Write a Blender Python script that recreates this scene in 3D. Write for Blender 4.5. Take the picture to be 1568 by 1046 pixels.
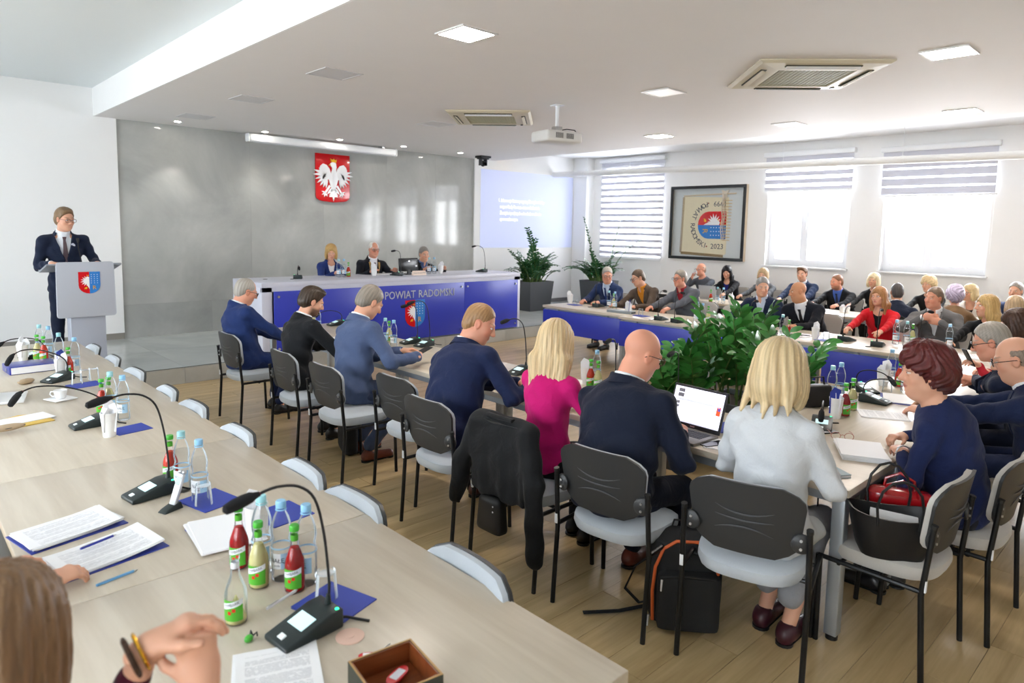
import bpy, math, random, time
import numpy as np
from mathutils import Vector, Matrix, Euler
T0 = time.time()
PI = math.pi
R = math.radians
for o in list(bpy.data.objects):
    bpy.data.objects.remove(o)
SC = bpy.context.scene
COL = SC.collection
random.seed(7)

# ------------------------------------------------------------------ camera
CAMZ = 1.9
FPX, PITCH, YAW, ROLL = 1037.54, R(6.0651), R(43.4532), R(1.0954)
PCX, PCY = 784.0, 461.93
_f = Vector((math.sin(YAW) * math.cos(PITCH), math.cos(YAW) * math.cos(PITCH), -math.sin(PITCH)))
_r0 = Vector((math.cos(YAW), -math.sin(YAW), 0))
_u0 = _r0.cross(_f)
_r = _r0 * math.cos(ROLL) + _u0 * math.sin(ROLL)
_u = -_r0 * math.sin(ROLL) + _u0 * math.cos(ROLL)
cam_data = bpy.data.cameras.new('camera')
cam = bpy.data.objects.new('camera', cam_data)
COL.objects.link(cam)
cam.matrix_world = Matrix(((_r.x, _u.x, -_f.x, 0), (_r.y, _u.y, -_f.y, 0), (_r.z, _u.z, -_f.z, CAMZ), (0, 0, 0, 1)))
cam_data.sensor_width = 36
cam_data.lens = FPX / 1568 * 36
cam_data.shift_x = (784 - PCX) / 1568
cam_data.shift_y = -(523 - PCY) / 1568
cam_data.clip_start = 0.05
cam_data.dof.use_dof = True
cam_data.dof.focus_distance = 4.6
cam_data.dof.aperture_fstop = 3.2
SC.camera = cam

# ------------------------------------------------------------------ world, lights, exposure
W = bpy.data.worlds.new('World')
SC.world = W
W.use_nodes = True
_bg = W.node_tree.nodes['Background']
_bg.inputs[0].default_value = (0.95, 0.97, 1.0, 1)
_bg.inputs[1].default_value = 5.0
SC.view_settings.view_transform = 'Standard'
SC.view_settings.look = 'None'
SC.view_settings.gamma = 1
SC.view_settings.use_curve_mapping = False
SC.view_settings.exposure = 1.05
SC.cycles.use_denoising = True
SC.cycles.max_bounces = 8
SC.cycles.diffuse_bounces = 4
SC.cycles.glossy_bounces = 5
SC.cycles.transmission_bounces = 8
SC.cycles.transparent_max_bounces = 16
SC.cycles.caustics_reflective = False
SC.cycles.caustics_refractive = False
SC.cycles.sample_clamp_indirect = 6
SC.cycles.use_adaptive_sampling = True


def area(name, loc, rot, sx, sy, power, color=(1, 1, 1), portal=False):
    l = bpy.data.lights.new(name, 'AREA')
    l.shape = 'RECTANGLE'; l.size = sx; l.size_y = sy
    l.energy = power; l.color = color
    if portal:
        l.cycles.is_portal = True
    o = bpy.data.objects.new(name, l)
    o.location = loc; o.rotation_euler = rot
    COL.objects.link(o)
    return o


# daylight coming in through the window row on the wall_right (x = 12.7) and the one on the wall_left (x = -3)
WIN_Y = [(8.66, 10.28), (4.72, 6.25), (2.62, 4.17), (0.50, 2.05)]
WIN_Z = (1.31, 3.30)
LWIN_Y = [(7.6, 9.9), (4.6, 6.9), (1.6, 3.9), (-1.4, 0.9)]
for a, b in WIN_Y:
    area('window_daylight', (13.12, (a + b) / 2, (WIN_Z[0] + WIN_Z[1]) / 2), (0, R(90), 0), WIN_Z[1] - WIN_Z[0] - 0.1, b - a - 0.1, 74, (0.985, 0.98, 0.985))
for a, b in LWIN_Y:
    area('window_daylight', (-3.42, (a + b) / 2, 2.0), (0, R(-90), 0), 1.9, b - a - 0.1, 27, (0.90, 0.965, 1.0))


# ------------------------------------------------------------------ small helpers
def lin(c):
    if isinstance(c, str):
        c = c.lstrip('#')
        c = [int(c[i:i + 2], 16) / 255 for i in (0, 2, 4)]
        return tuple((x / 12.92 if x <= 0.04045 else ((x + 0.055) / 1.055) ** 2.4) for x in c)
    return tuple(c)


MATS = {}


def mat(name, color, rough=0.5, metal=0.0, spec=0.5, var=0.0, scale=20.0, bump=0.0, bscale=None, coat=0.0, emit=0.0, alpha=1.0,
        trans=0.0, ior=1.45, stretch=(1, 1, 1), sheen=0.0, sss=0.0, attr=None, detail=4.0, rnd=0.0):
    """principled material; var mixes a noise-driven darker tone, bump adds fine relief, rnd varies value per object, attr multiplies a colour attribute"""
    if name in MATS:
        return MATS[name]
    m = bpy.data.materials.new(name)
    MATS[name] = m
    m.use_nodes = True
    nt = m.node_tree
    p = nt.nodes['Principled BSDF']
    c = lin(color)
    p.inputs['Base Color'].default_value = (*c, 1)
    p.inputs['Roughness'].default_value = rough
    p.inputs['Metallic'].default_value = metal
    p.inputs['Specular IOR Level'].default_value = spec
    p.inputs['IOR'].default_value = ior
    p.inputs['Coat Weight'].default_value = coat
    p.inputs['Transmission Weight'].default_value = trans
    p.inputs['Alpha'].default_value = alpha
    if sheen:
        p.inputs['Sheen Weight'].default_value = sheen
    if sss:
        p.inputs['Subsurface Weight'].default_value = sss
        p.inputs['Subsurface Radius'].default_value = (0.012, 0.005, 0.003)
        p.inputs['Subsurface Scale'].default_value = 1.0
    if emit:
        p.inputs['Emission Color'].default_value = (*c, 1)
        p.inputs['Emission Strength'].default_value = emit
    src = None
    if var or bump:
        tc = nt.nodes.new('ShaderNodeTexCoord')
        mp = nt.nodes.new('ShaderNodeMapping')
        mp.inputs['Scale'].default_value = stretch
        nt.links.new(tc.outputs['Object'], mp.inputs['Vector'])
        nz = nt.nodes.new('ShaderNodeTexNoise')
        nz.inputs['Scale'].default_value = scale
        nz.inputs['Detail'].default_value = detail
        nt.links.new(mp.outputs[0], nz.inputs['Vector'])
        if var:
            mx = nt.nodes.new('ShaderNodeMix'); mx.data_type = 'RGBA'
            mx.inputs[6].default_value = (*[x * (1 - var) for x in c], 1)
            mx.inputs[7].default_value = (*[min(1, x * (1 + var * 0.6)) for x in c], 1)
            nt.links.new(nz.outputs['Fac'], mx.inputs[0])
            src = mx.outputs[2]
        if bump:
            bp = nt.nodes.new('ShaderNodeBump')
            bp.inputs['Strength'].default_value = bump
            bp.inputs['Distance'].default_value = 0.004 if not bscale or bscale > 50 else 0.016
            h = nz
            if bscale:
                h = nt.nodes.new('ShaderNodeTexNoise')
                h.inputs['Scale'].default_value = bscale
                if bscale < 50: h.inputs['Distortion'].default_value = 1.2; h.inputs['Detail'].default_value = 3
                nt.links.new(mp.outputs[0], h.inputs['Vector'])
            nt.links.new(h.outputs['Fac'], bp.inputs['Height'])
            nt.links.new(bp.outputs[0], p.inputs['Normal'])
    if attr:
        at = nt.nodes.new('ShaderNodeAttribute'); at.attribute_name = attr
        mu = nt.nodes.new('ShaderNodeMix'); mu.data_type = 'RGBA'; mu.blend_type = 'MULTIPLY'
        mu.inputs[0].default_value = 1
        if src:
            nt.links.new(src, mu.inputs[6])
        else:
            mu.inputs[6].default_value = (*c, 1)
        nt.links.new(at.outputs['Color'], mu.inputs[7])
        src = mu.outputs[2]
    if rnd:
        oi = nt.nodes.new('ShaderNodeObjectInfo')
        mr = nt.nodes.new('ShaderNodeMapRange')
        mr.inputs[3].default_value = 1 - rnd; mr.inputs[4].default_value = 1 + rnd
        nt.links.new(oi.outputs['Random'], mr.inputs[0])
        mu = nt.nodes.new('ShaderNodeMix'); mu.data_type = 'RGBA'; mu.blend_type = 'MULTIPLY'
        mu.inputs[0].default_value = 1
        if src:
            nt.links.new(src, mu.inputs[6])
        else:
            mu.inputs[6].default_value = (*c, 1)
        nt.links.new(mr.outputs[0], mu.inputs[7])
        src = mu.outputs[2]
    if src:
        nt.links.new(src, p.inputs['Base Color'])
    return m


def glassy(name, color=(1, 1, 1), rough=0.02, mixw=0.25, tint=(1, 1, 1), milk=0.0):
    """thin clear material: transparent mixed with a glossy coat by fresnel"""
    if name in MATS:
        return MATS[name]
    m = bpy.data.materials.new(name); MATS[name] = m
    m.use_nodes = True
    nt = m.node_tree
    for n in list(nt.nodes):
        nt.nodes.remove(n)
    out = nt.nodes.new('ShaderNodeOutputMaterial')
    tr = nt.nodes.new('ShaderNodeBsdfTransparent'); tr.inputs[0].default_value = (*tint, 1)
    gl = nt.nodes.new('ShaderNodeBsdfGlossy'); gl.inputs['Roughness'].default_value = rough
    gl.inputs[0].default_value = (*color, 1)
    lw = nt.nodes.new('ShaderNodeLayerWeight'); lw.inputs[0].default_value = mixw
    mx = nt.nodes.new('ShaderNodeMixShader')
    nt.links.new(lw.outputs['Fresnel'], mx.inputs[0])
    if milk:
        df = nt.nodes.new('ShaderNodeBsdfDiffuse'); df.inputs[0].default_value = (.80, .88, .93, 1)
        m2 = nt.nodes.new('ShaderNodeMixShader'); m2.inputs[0].default_value = milk
        nt.links.new(gl.outputs[0], m2.inputs[1]); nt.links.new(df.outputs[0], m2.inputs[2]); gl = m2
    nt.links.new(tr.outputs[0], mx.inputs[1]); nt.links.new(gl.outputs[0], mx.inputs[2])
    nt.links.new(mx.outputs[0], out.inputs[0])
    return m


def wood_mat(name, c1, c2, along='x', scale=1.0, rough=0.35, rnd=0.0, spec=0.5):
    if name in MATS:
        return MATS[name]
    m = bpy.data.materials.new(name); MATS[name] = m
    m.use_nodes = True
    nt = m.node_tree
    p = nt.nodes['Principled BSDF']
    p.inputs['Roughness'].default_value = rough
    p.inputs['Specular IOR Level'].default_value = spec
    tc = nt.nodes.new('ShaderNodeTexCoord')
    mp = nt.nodes.new('ShaderNodeMapping')
    s = (0.6, 9, 9) if along == 'x' else (9, 0.6, 9)
    mp.inputs['Scale'].default_value = tuple(v * scale for v in s)
    nt.links.new(tc.outputs['Object'], mp.inputs['Vector'])
    vec = mp.outputs[0]
    if rnd:
        oi = nt.nodes.new('ShaderNodeObjectInfo')
        ad = nt.nodes.new('ShaderNodeVectorMath'); ad.operation = 'MULTIPLY_ADD'
        ad.inputs[1].default_value = (37, 53, 71)
        nt.links.new(oi.outputs['Random'], ad.inputs[0])
        nt.links.new(mp.outputs[0], ad.inputs[2])
        vec = ad.outputs[0]
    n1 = nt.nodes.new('ShaderNodeTexNoise'); n1.inputs['Scale'].default_value = 1.2; n1.inputs['Detail'].default_value = 6
    n1.inputs['Distortion'].default_value = 0.6
    nt.links.new(vec, n1.inputs['Vector'])
    n2 = nt.nodes.new('ShaderNodeTexNoise'); n2.inputs['Scale'].default_value = 9; n2.inputs['Detail'].default_value = 3
    nt.links.new(vec, n2.inputs['Vector'])
    mm = nt.nodes.new('ShaderNodeMath'); mm.operation = 'MULTIPLY_ADD'; mm.inputs[1].default_value = 0.3
    nt.links.new(n2.outputs['Fac'], mm.inputs[0]); nt.links.new(n1.outputs['Fac'], mm.inputs[2])
    cr = nt.nodes.new('ShaderNodeValToRGB')
    cr.color_ramp.elements[0].position = 0.38; cr.color_ramp.elements[0].color = (*lin(c2), 1)
    cr.color_ramp.elements[1].position = 0.85; cr.color_ramp.elements[1].color = (*lin(c1), 1)
    nt.links.new(mm.outputs[0], cr.inputs[0])
    src = cr.outputs[0]
    if rnd:
        mr = nt.nodes.new('ShaderNodeMapRange')
        mr.inputs[3].default_value = 1 - rnd; mr.inputs[4].default_value = 1 + rnd
        nt.links.new(oi.outputs['Random'], mr.inputs[0])
        mu = nt.nodes.new('ShaderNodeMix'); mu.data_type = 'RGBA'; mu.blend_type = 'MULTIPLY'; mu.inputs[0].default_value = 1
        nt.links.new(src, mu.inputs[6]); nt.links.new(mr.outputs[0], mu.inputs[7])
        src = mu.outputs[2]
    nt.links.new(src, p.inputs['Base Color'])
    bp = nt.nodes.new('ShaderNodeBump'); bp.inputs['Strength'].default_value = 0.06; bp.inputs['Distance'].default_value = 0.002
    nt.links.new(n2.outputs['Fac'], bp.inputs['Height']); nt.links.new(bp.outputs[0], p.inputs['Normal'])
    return m


class MB:
    """collects shapes, builds ONE mesh object"""
    def __init__(s):
        s.v = []; s.f = []

    def add(s, vs, fs, M=None):
        n = len(s.v)
        if M is not None:
            vs = [M @ Vector(v) for v in vs]
        s.v.extend([tuple(v) for v in vs])
        s.f.extend([tuple(i + n for i in f) for f in fs])
        return s

    def box(s, c, d, M=None, rz=0.0):
        x, y, z = d[0] / 2, d[1] / 2, d[2] / 2
        vs = [(-x, -y, -z), (x, -y, -z), (x, y, -z), (-x, y, -z), (-x, -y, z), (x, -y, z), (x, y, z), (-x, y, z)]
        L = Matrix.Translation(c) @ Matrix.Rotation(rz, 4, 'Z')
        if M is not None:
            L = M @ L
        return s.add(vs, [(0, 3, 2, 1), (4, 5, 6, 7), (0, 1, 5, 4), (1, 2, 6, 5), (2, 3, 7, 6), (3, 0, 4, 7)], L)

    def b2(s, x0, x1, y0, y1, z0, z1):
        return s.box(((x0 + x1) / 2, (y0 + y1) / 2, (z0 + z1) / 2), (x1 - x0, y1 - y0, z1 - z0))

    def tube(s, pts, r, n=8, caps=True, M=None, flat=None):
        pts = [Vector(p) for p in pts]
        rs = r if isinstance(r, (list, tuple)) else [r] * len(pts)
        vs = []; fs = []
        t = (pts[1] - pts[0]).normalized()
        a = t.orthogonal().normalized()
        if abs(t.z) < 0.99:
            a = t.cross(Vector((0, 0, 1))).normalized()
        for i, p in enumerate(pts):
            if i == 0:
                t = pts[1] - pts[0]
            elif i == len(pts) - 1:
                t = pts[-1] - pts[-2]
            else:
                t = (pts[i + 1] - p).normalized() + (p - pts[i - 1]).normalized()
            t.normalize()
            a = (a - t * a.dot(t)).normalized()
            b = t.cross(a)
            for k in range(n):
                w = 2 * PI * k / n
                fb = flat if flat else 1.0
                vs.append(p + (a * math.cos(w) + b * math.sin(w) * fb) * rs[i])
        m = len(pts)
        for i in range(m - 1):
            for k in range(n):
                k2 = (k + 1) % n
                fs.append((i * n + k, i * n + k2, (i + 1) * n + k2, (i + 1) * n + k))
        if caps:
            fs.append(tuple(range(n - 1, -1, -1)))
            fs.append(tuple((m - 1) * n + k for k in range(n)))
        return s.add(vs, fs, M)

    def cyl(s, c, r, h, n=20, M=None):
        return s.tube([(c[0], c[1], c[2]), (c[0], c[1], c[2] + h)], r, n, M=M)

    def lathe(s, prof, n=20, M=None, close=True):
        """prof: list of (r, z) from bottom to top"""
        vs = []; fs = []
        for r, z in prof:
            for k in range(n):
                w = 2 * PI * k / n
                vs.append((r * math.cos(w), r * math.sin(w), z))
        for i in range(len(prof) - 1):
            for k in range(n):
                k2 = (k + 1) % n
                fs.append((i * n + k, i * n + k2, (i + 1) * n + k2, (i + 1) * n + k))
        if close:
            if prof[0][0] > 1e-6:
                fs.append(tuple(range(n - 1, -1, -1)))
            if prof[-1][0] > 1e-6:
                fs.append(tuple((len(prof) - 1) * n + k for k in range(n)))
        return s.add(vs, fs, M)

    def prism(s, poly, h, M=None):
        """poly: 2D points (counter-clockwise) in xy, extruded 0..h in z"""
        n = len(poly)
        vs = [(x, y, 0) for x, y in poly] + [(x, y, h) for x, y in poly]
        fs = [tuple(range(n - 1, -1, -1)), tuple(range(n, 2 * n))] + [(i, (i + 1) % n, n + (i + 1) % n, n + i) for i in range(n)]
        return s.add(vs, fs, M)

    def ellip(s, c, r, M=None, nu=16, nv=10):
        vs = []; fs = []
        for j in range(1, nv):
            t = PI * j / nv
            for i in range(nu):
                w = 2 * PI * i / nu
                vs.append((c[0] + r[0] * math.sin(t) * math.cos(w), c[1] + r[1] * math.sin(t) * math.sin(w), c[2] - r[2] * math.cos(t)))
        for j in range(nv - 2):
            for i in range(nu):
                i2 = (i + 1) % nu
                fs.append((j * nu + i, j * nu + i2, (j + 1) * nu + i2, (j + 1) * nu + i))
        b = len(vs); vs.append((c[0], c[1], c[2] - r[2])); vs.append((c[0], c[1], c[2] + r[2]))
        for i in range(nu):
            i2 = (i + 1) % nu
            fs.append((b, i2, i)); fs.append((b + 1, (nv - 2) * nu + i, (nv - 2) * nu + i2))
        return s.add(vs, fs, M)

    def build(s, name, m, parent=None, smooth=False, bevel=0.0, seg=2, loc=None, rz=0.0):
        me = bpy.data.meshes.new(name)
        me.from_pydata(s.v, [], s.f)
        return link(name, me, m, parent, smooth, bevel, seg, loc, rz)


def link(name, me, m, parent=None, smooth=False, bevel=0.0, seg=2, loc=None, rz=0.0):
    if m is not None and not me.materials:
        me.materials.append(m)
    if smooth:
        me.shade_smooth()
        if smooth == 'auto':
            me.set_sharp_from_angle(angle=R(40))
    o = bpy.data.objects.new(name, me)
    COL.objects.link(o)
    if parent is not None:
        o.parent = parent
    if loc is not None:
        o.location = loc
    o.rotation_euler.z = rz
    if bevel:
        md = o.modifiers.new('bevel', 'BEVEL'); md.width = bevel; md.segments = seg; md.limit_method = 'ANGLE'
        me.shade_smooth()
    return o


def tag(o, label=None, cat=None, group=None, kind=None):
    if label: o['label'] = label
    if cat: o['category'] = cat
    if group: o['group'] = group
    if kind: o['kind'] = kind
    return o


def thing(name, label, cat, loc=(0, 0, 0), rz=0.0, group=None, rot=None):
    o = bpy.data.objects.new(name, None)
    o.empty_display_size = 0.1
    COL.objects.link(o)
    o.location = loc
    o.rotation_euler = rot if rot else (0, 0, rz)
    return tag(o, label, cat, group)


CHILD = {}


def dup(root, loc, rz=None, label=None, group=None, rot=None):
    """copy of a thing with copies of its parts and sub-parts (mesh data shared)"""
    def kids(o):
        if o.name not in CHILD:
            CHILD[o.name] = list(o.children)
        return CHILD[o.name]
    r = root.copy(); COL.objects.link(r)
    r.location = loc
    if rot is not None:
        r.rotation_euler = rot
    elif rz is not None:
        r.rotation_euler = (0, 0, rz)
    if label: r['label'] = label
    if group: r['group'] = group
    for ch in kids(root):
        c = ch.copy(); COL.objects.link(c); c.parent = r
        for g in kids(ch):
            d = g.copy(); COL.objects.link(d); d.parent = c
    return r


def pix(px, py, z):
    """the point at height z (a table top, the floor) that the photograph shows at pixel px, py"""
    d = _r * ((px - PCX) / FPX) + _u * (-(py - PCY) / FPX) + _f
    t = (z - CAMZ) / d.z
    return Vector((d.x * t, d.y * t, z))


_tcache = {}


def text_mesh(body, size, extrude=0.0, align='CENTER'):
    key = (body, size, extrude, align)
    if key not in _tcache:
        cu = bpy.data.curves.new('text', 'FONT')
        cu.body = body; cu.size = size; cu.extrude = extrude
        cu.align_x = align; cu.align_y = 'CENTER'; cu.resolution_u = 2
        o = bpy.data.objects.new('text', cu)
        COL.objects.link(o)
        dg = bpy.context.evaluated_depsgraph_get()
        me = bpy.data.meshes.new_from_object(o.evaluated_get(dg))
        me.materials.clear()
        bpy.data.objects.remove(o)
        _tcache[key] = me
    return _tcache[key]


def text(name, body, size, M, m, parent, extrude=0.0, align='CENTER', sx=1.0):
    me = text_mesh(body, size, extrude, align).copy()
    me.transform(M @ Matrix.Diagonal((sx, 1, 1, 1)))
    return link(name, me, m, parent)


def frame(o, x, y, z=None):
    """matrix with columns x, y, x-cross-y and origin o"""
    x = Vector(x).normalized(); y = Vector(y); y = (y - x * y.dot(x)).normalized(); z = x.cross(y)
    return Matrix(((x.x, y.x, z.x, o[0]), (x.y, y.y, z.y, o[1]), (x.z, y.z, z.z, o[2]), (0, 0, 0, 1)))
# ================================================================== the room
TZ, STZ, YB, XR, ZC, ZU = 0.75, 0.20, 11.06, 12.7, 3.36, 3.74
white = mat('white_paint', '#efefee', 0.6, var=0.02, scale=3, bump=0.03, bscale=120)
ceilw = mat('ceiling_paint', '#e6e3e1', 0.7, var=0.02, scale=3)
metal_grey = mat('grey_lacquer', '#b4b9c4', 0.4)
steel = mat('brushed_steel', '#c9cbce', 0.3, metal=1.0)
black_pl = mat('black_plastic', '#1a1b1d', 0.45)
dark_grey = mat('dark_grey', '#3a3d42', 0.5)
wht_pl = mat('white_plastic', '#eceef0', 0.35)


def stone_mat(name, ca, cb, rough, sc=0.7, rnd=0.0):
    if name in MATS: return MATS[name]
    m = bpy.data.materials.new(name); MATS[name] = m
    m.use_nodes = True
    nt = m.node_tree; p = nt.nodes['Principled BSDF']
    p.inputs['Roughness'].default_value = rough
    p.inputs['Specular IOR Level'].default_value = .3
    tc = nt.nodes.new('ShaderNodeTexCoord')
    vec = tc.outputs['Object']
    if rnd:
        oi = nt.nodes.new('ShaderNodeObjectInfo')
        ad = nt.nodes.new('ShaderNodeVectorMath'); ad.operation = 'MULTIPLY_ADD'
        ad.inputs[1].default_value = (17, 23, 31)
        nt.links.new(oi.outputs['Random'], ad.inputs[0]); nt.links.new(vec, ad.inputs[2]); vec = ad.outputs[0]
    n1 = nt.nodes.new('ShaderNodeTexNoise'); n1.inputs['Scale'].default_value = sc; n1.inputs['Detail'].default_value = 9
    n1.inputs['Roughness'].default_value = 0.62; n1.inputs['Distortion'].default_value = 0.5
    nt.links.new(vec, n1.inputs['Vector'])
    cr = nt.nodes.new('ShaderNodeValToRGB')
    cr.color_ramp.elements[0].position = 0.32; cr.color_ramp.elements[0].color = (*lin(cb), 1)
    cr.color_ramp.elements[1].position = 0.7; cr.color_ramp.elements[1].color = (*lin(ca), 1)
    nt.links.new(n1.outputs['Fac'], cr.inputs[0])
    nt.links.new(cr.outputs[0], p.inputs['Base Color'])
    return m


stone = stone_mat('concrete_look_stone', '#bcbdb9', '#9a9c99', 0.07, 0.7, 0)
tile = stone_mat('stage_tile', '#bcc0bf', '#9fa4a4', 0.16, 0.8, 1)
riser_m = stone_mat('riser_tile', '#b9b8b2', '#a3a29c', 0.3, 1.2, 1)
floorm = wood_mat('oak_plank', '#cdb386', '#a58b60', 'x', 1.0, 0.32, rnd=0.04)
grout = mat('floor_underlay', '#8a7656', 0.7)


def struct(mb, name, m, **k):
    return tag(mb.build(name, m, **k), kind='structure')


XL, YF = -3.0, -3.0
# floor: a base slab and loose-laid planks running along x
fl = struct(MB().b2(XL, XR, YF, YB + .3, -0.1, -0.004), 'floor', grout)
rows = []
pw = 0.19
y = YF
k = 0
plank_me = {}
near, rest = [], MB()
while y < 8.43 - 1e-3:
    y1 = min(y + pw, 8.43)
    x = XL - (k * 0.47) % 1.38
    while x < XR:
        x0, x1 = max(x, XL), min(x + 1.38, XR)
        x += 1.38
        if x1 - x0 < 0.02: continue
        inview = 1.2 < (x0 + x1) / 2 < 7.4 and y1 > 0.2
        near.append((x0, x1, y, y1)) if inview else rest.b2(x0 + .0012, x1 - .0012, y + .001, y1 - .001, -0.004, -0.0003)
    y = y1; k += 1
near.sort(key=lambda q: (q[0] - 3.4) ** 2 * 0.4 + (q[2] - 3.5) ** 2 * 0.5)
for i, (x0, x1, ya, yb) in enumerate(near):
    if i < 290:
        key = (round(x1 - x0, 3), round(yb - ya, 3))
        if key not in plank_me:
            mb = MB().box((0, 0, 0), (x1 - x0 - .0024, yb - ya - .002, 0.004))
            plank_me[key] = bpy.data.meshes.new('plank'); plank_me[key].from_pydata(mb.v, [], mb.f)
        link('plank', plank_me[key], floorm, fl, loc=((x0 + x1) / 2, (ya + yb) / 2, -0.002))
    else:
        rest.b2(x0 + .0012, x1 - .0012, ya + .001, yb - .001, -0.004, -0.0003)
tag(rest.build('far_planks', floorm, fl), kind='stuff')

# stage: a low tiled platform along the back wall
st = struct(MB().b2(XL, XR, 8.445, YB + .2, -.004, STZ - .012), 'floor_stage', riser_m)
tile_me = {}
def slab(x0, x1, y0, y1, z0, z1, m, par, name='tile', gap=0.0015):
    key = (round(x1 - x0, 3), round(y1 - y0, 3), round(z1 - z0, 3), m.name)
    if key not in tile_me:
        mb = MB().box((0, 0, 0), (x1 - x0 - (2 * gap if x1 - x0 > .05 else 0), y1 - y0 - (2 * gap if y1 - y0 > .05 else 0), z1 - z0 - (2 * gap if z1 - z0 > .05 else 0)))
        tile_me[key] = bpy.data.meshes.new(name); tile_me[key].from_pydata(mb.v, [], mb.f)
    return link(name, tile_me[key], m, par, loc=((x0 + x1) / 2, (y0 + y1) / 2, (z0 + z1) / 2))
xs = [XL + 0.1] + [2.64 + 1.3 * i for i in range(-4, 9)]
xs = sorted(set([XL] + [v for v in xs if XL < v < XR] + [XR]))
for i in range(len(xs) - 1):
    for y0, y1 in ((8.43, 9.75), (9.75, YB)):
        slab(xs[i], xs[i + 1], y0, y1, STZ - .012, STZ, tile, st)
    slab(xs[i], xs[i + 1], 8.43, 8.445, 0.0, STZ - .012, riser_m, st, 'riser_tile')
struct(MB().b2(XL, XR, 8.4285, 8.4315, STZ - .004, STZ + .001), 'trim_1', dark_grey)

# back wall: white plaster at both ends, big concrete-look slabs between
wb = struct(MB().b2(XL, XR + .4, YB + .02, YB + .3, 0, 4.1), 'wall_back', white)
MB().b2(XL, 2.64, YB - .03, YB + .02, STZ + .09, 4.0).build('plaster_panel', white, wb)
MB().b2(9.31, XR, YB - .03, YB + .02, STZ + .09, 4.0).build('plaster_panel', white, wb)
MB().b2(2.64, 9.31, YB + .012, YB + .02, STZ, ZC).build('slab_backing', mat('joint_grey', '#8f918f', .8), wb)
for z0, z1, sx in ((STZ, .69, [2.64, 3.90, 5.16, 6.42, 7.68, 9.31]), (.69, ZC, [2.64, 4.56, 5.86, 7.16, 8.30, 9.31])):
    for i in range(5):
        slab(sx[i], sx[i + 1], YB, YB + .012, z0, z1, stone, wb, 'slab', 0.0006)
skirt = mat('taupe_skirting', '#8f8b84', 0.5)
struct(MB().b2(XL, 2.64, YB - .028, YB + .02, STZ, STZ + .09), 'baseboard_back', skirt)
struct(MB().b2(9.31, XR, YB - .042, YB + .02, STZ, STZ + .08), 'baseboard_back', mat('dark_skirting', '#77777a', 0.5))

# ceilings: a lowered middle field between x = 2.38 and x = 9.8, higher strips either side
XB, XC = 2.38, 9.85
lc = struct(MB().b2(XB, XC, YF, YB + .02, ZC, ZC + .03), 'ceiling', ceilw)
struct(MB().b2(XB - .02, XB, YF, YB + .02, ZC, ZU + .05), 'trim_3', white)
struct(MB().b2(XL, XB, YF, YB + .02, ZU, ZU + .1), 'ceiling_left', mat('ceiling_cool_paint', '#dfe5e6', 0.6))
struct(MB().b2(XB, XR + .3, YF, YB + .02, 3.62, 3.72), 'ceiling_right', white)
struct(MB().b2(XC - .02, XC, YF, YB, ZC + .03, ZC + .06), 'trim_4', ceilw)
led = mat('warm_led', '#ffdca8', emit=6.0)
tag(MB().b2(XC - .10, XC - .07, YF + .5, YB - .1, ZC + .031, ZC + .045).build('led_strip', led),
    'warm strip light hidden on the ceiling edge facing the windows', 'light')

# right wall with its windows
wr = MB()
ys = [YF] + [v for a, b in sorted(WIN_Y) for v in (a, b)] + [YB + .3]
for i in range(0, len(ys), 2):
    wr.b2(XR, XR + .3, ys[i], ys[i + 1], 0, 3.7)
for a, b in WIN_Y:
    wr.b2(XR, XR + .3, a, b, 0, WIN_Z[0]); wr.b2(XR, XR + .3, a, b, WIN_Z[1], 3.7)
struct(wr, 'wall_right', white)
# corner pilaster by the projection wall
struct(MB().b2(12.42, XR, 10.62, YB - .03, STZ, 3.62), 'trim_2', white)
struct(MB().b2(XR - .012, XR, YF, 8.43, 0, .08), 'baseboard_right', skirt)
# left wall and the wall behind the camera
wl = MB()
ys = [YF] + [v for a, b in sorted(LWIN_Y) for v in (a, b)] + [YB + .3]
for i in range(0, len(ys), 2):
    wl.b2(XL - .3, XL, ys[i], ys[i + 1], 0, 3.84)
for a, b in LWIN_Y:
    wl.b2(XL - .3, XL, a, b, 0, 1.0); wl.b2(XL - .3, XL, a, b, 3.0, 3.84)
struct(wl, 'wall_left', white)
struct(MB().b2(XL - .3, XR + .3, YF - .2, YF, 0, 3.84), 'wall_rear', white)

pvc = mat('white_window_frame', '#eef1f6', 0.3)
pane_m = glassy('window_glass', tint=(0.97, 0.985, 1.0), mixw=0.1)
sill_m = mat('window_sill_white', '#f1f2f4', 0.3)


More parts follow.
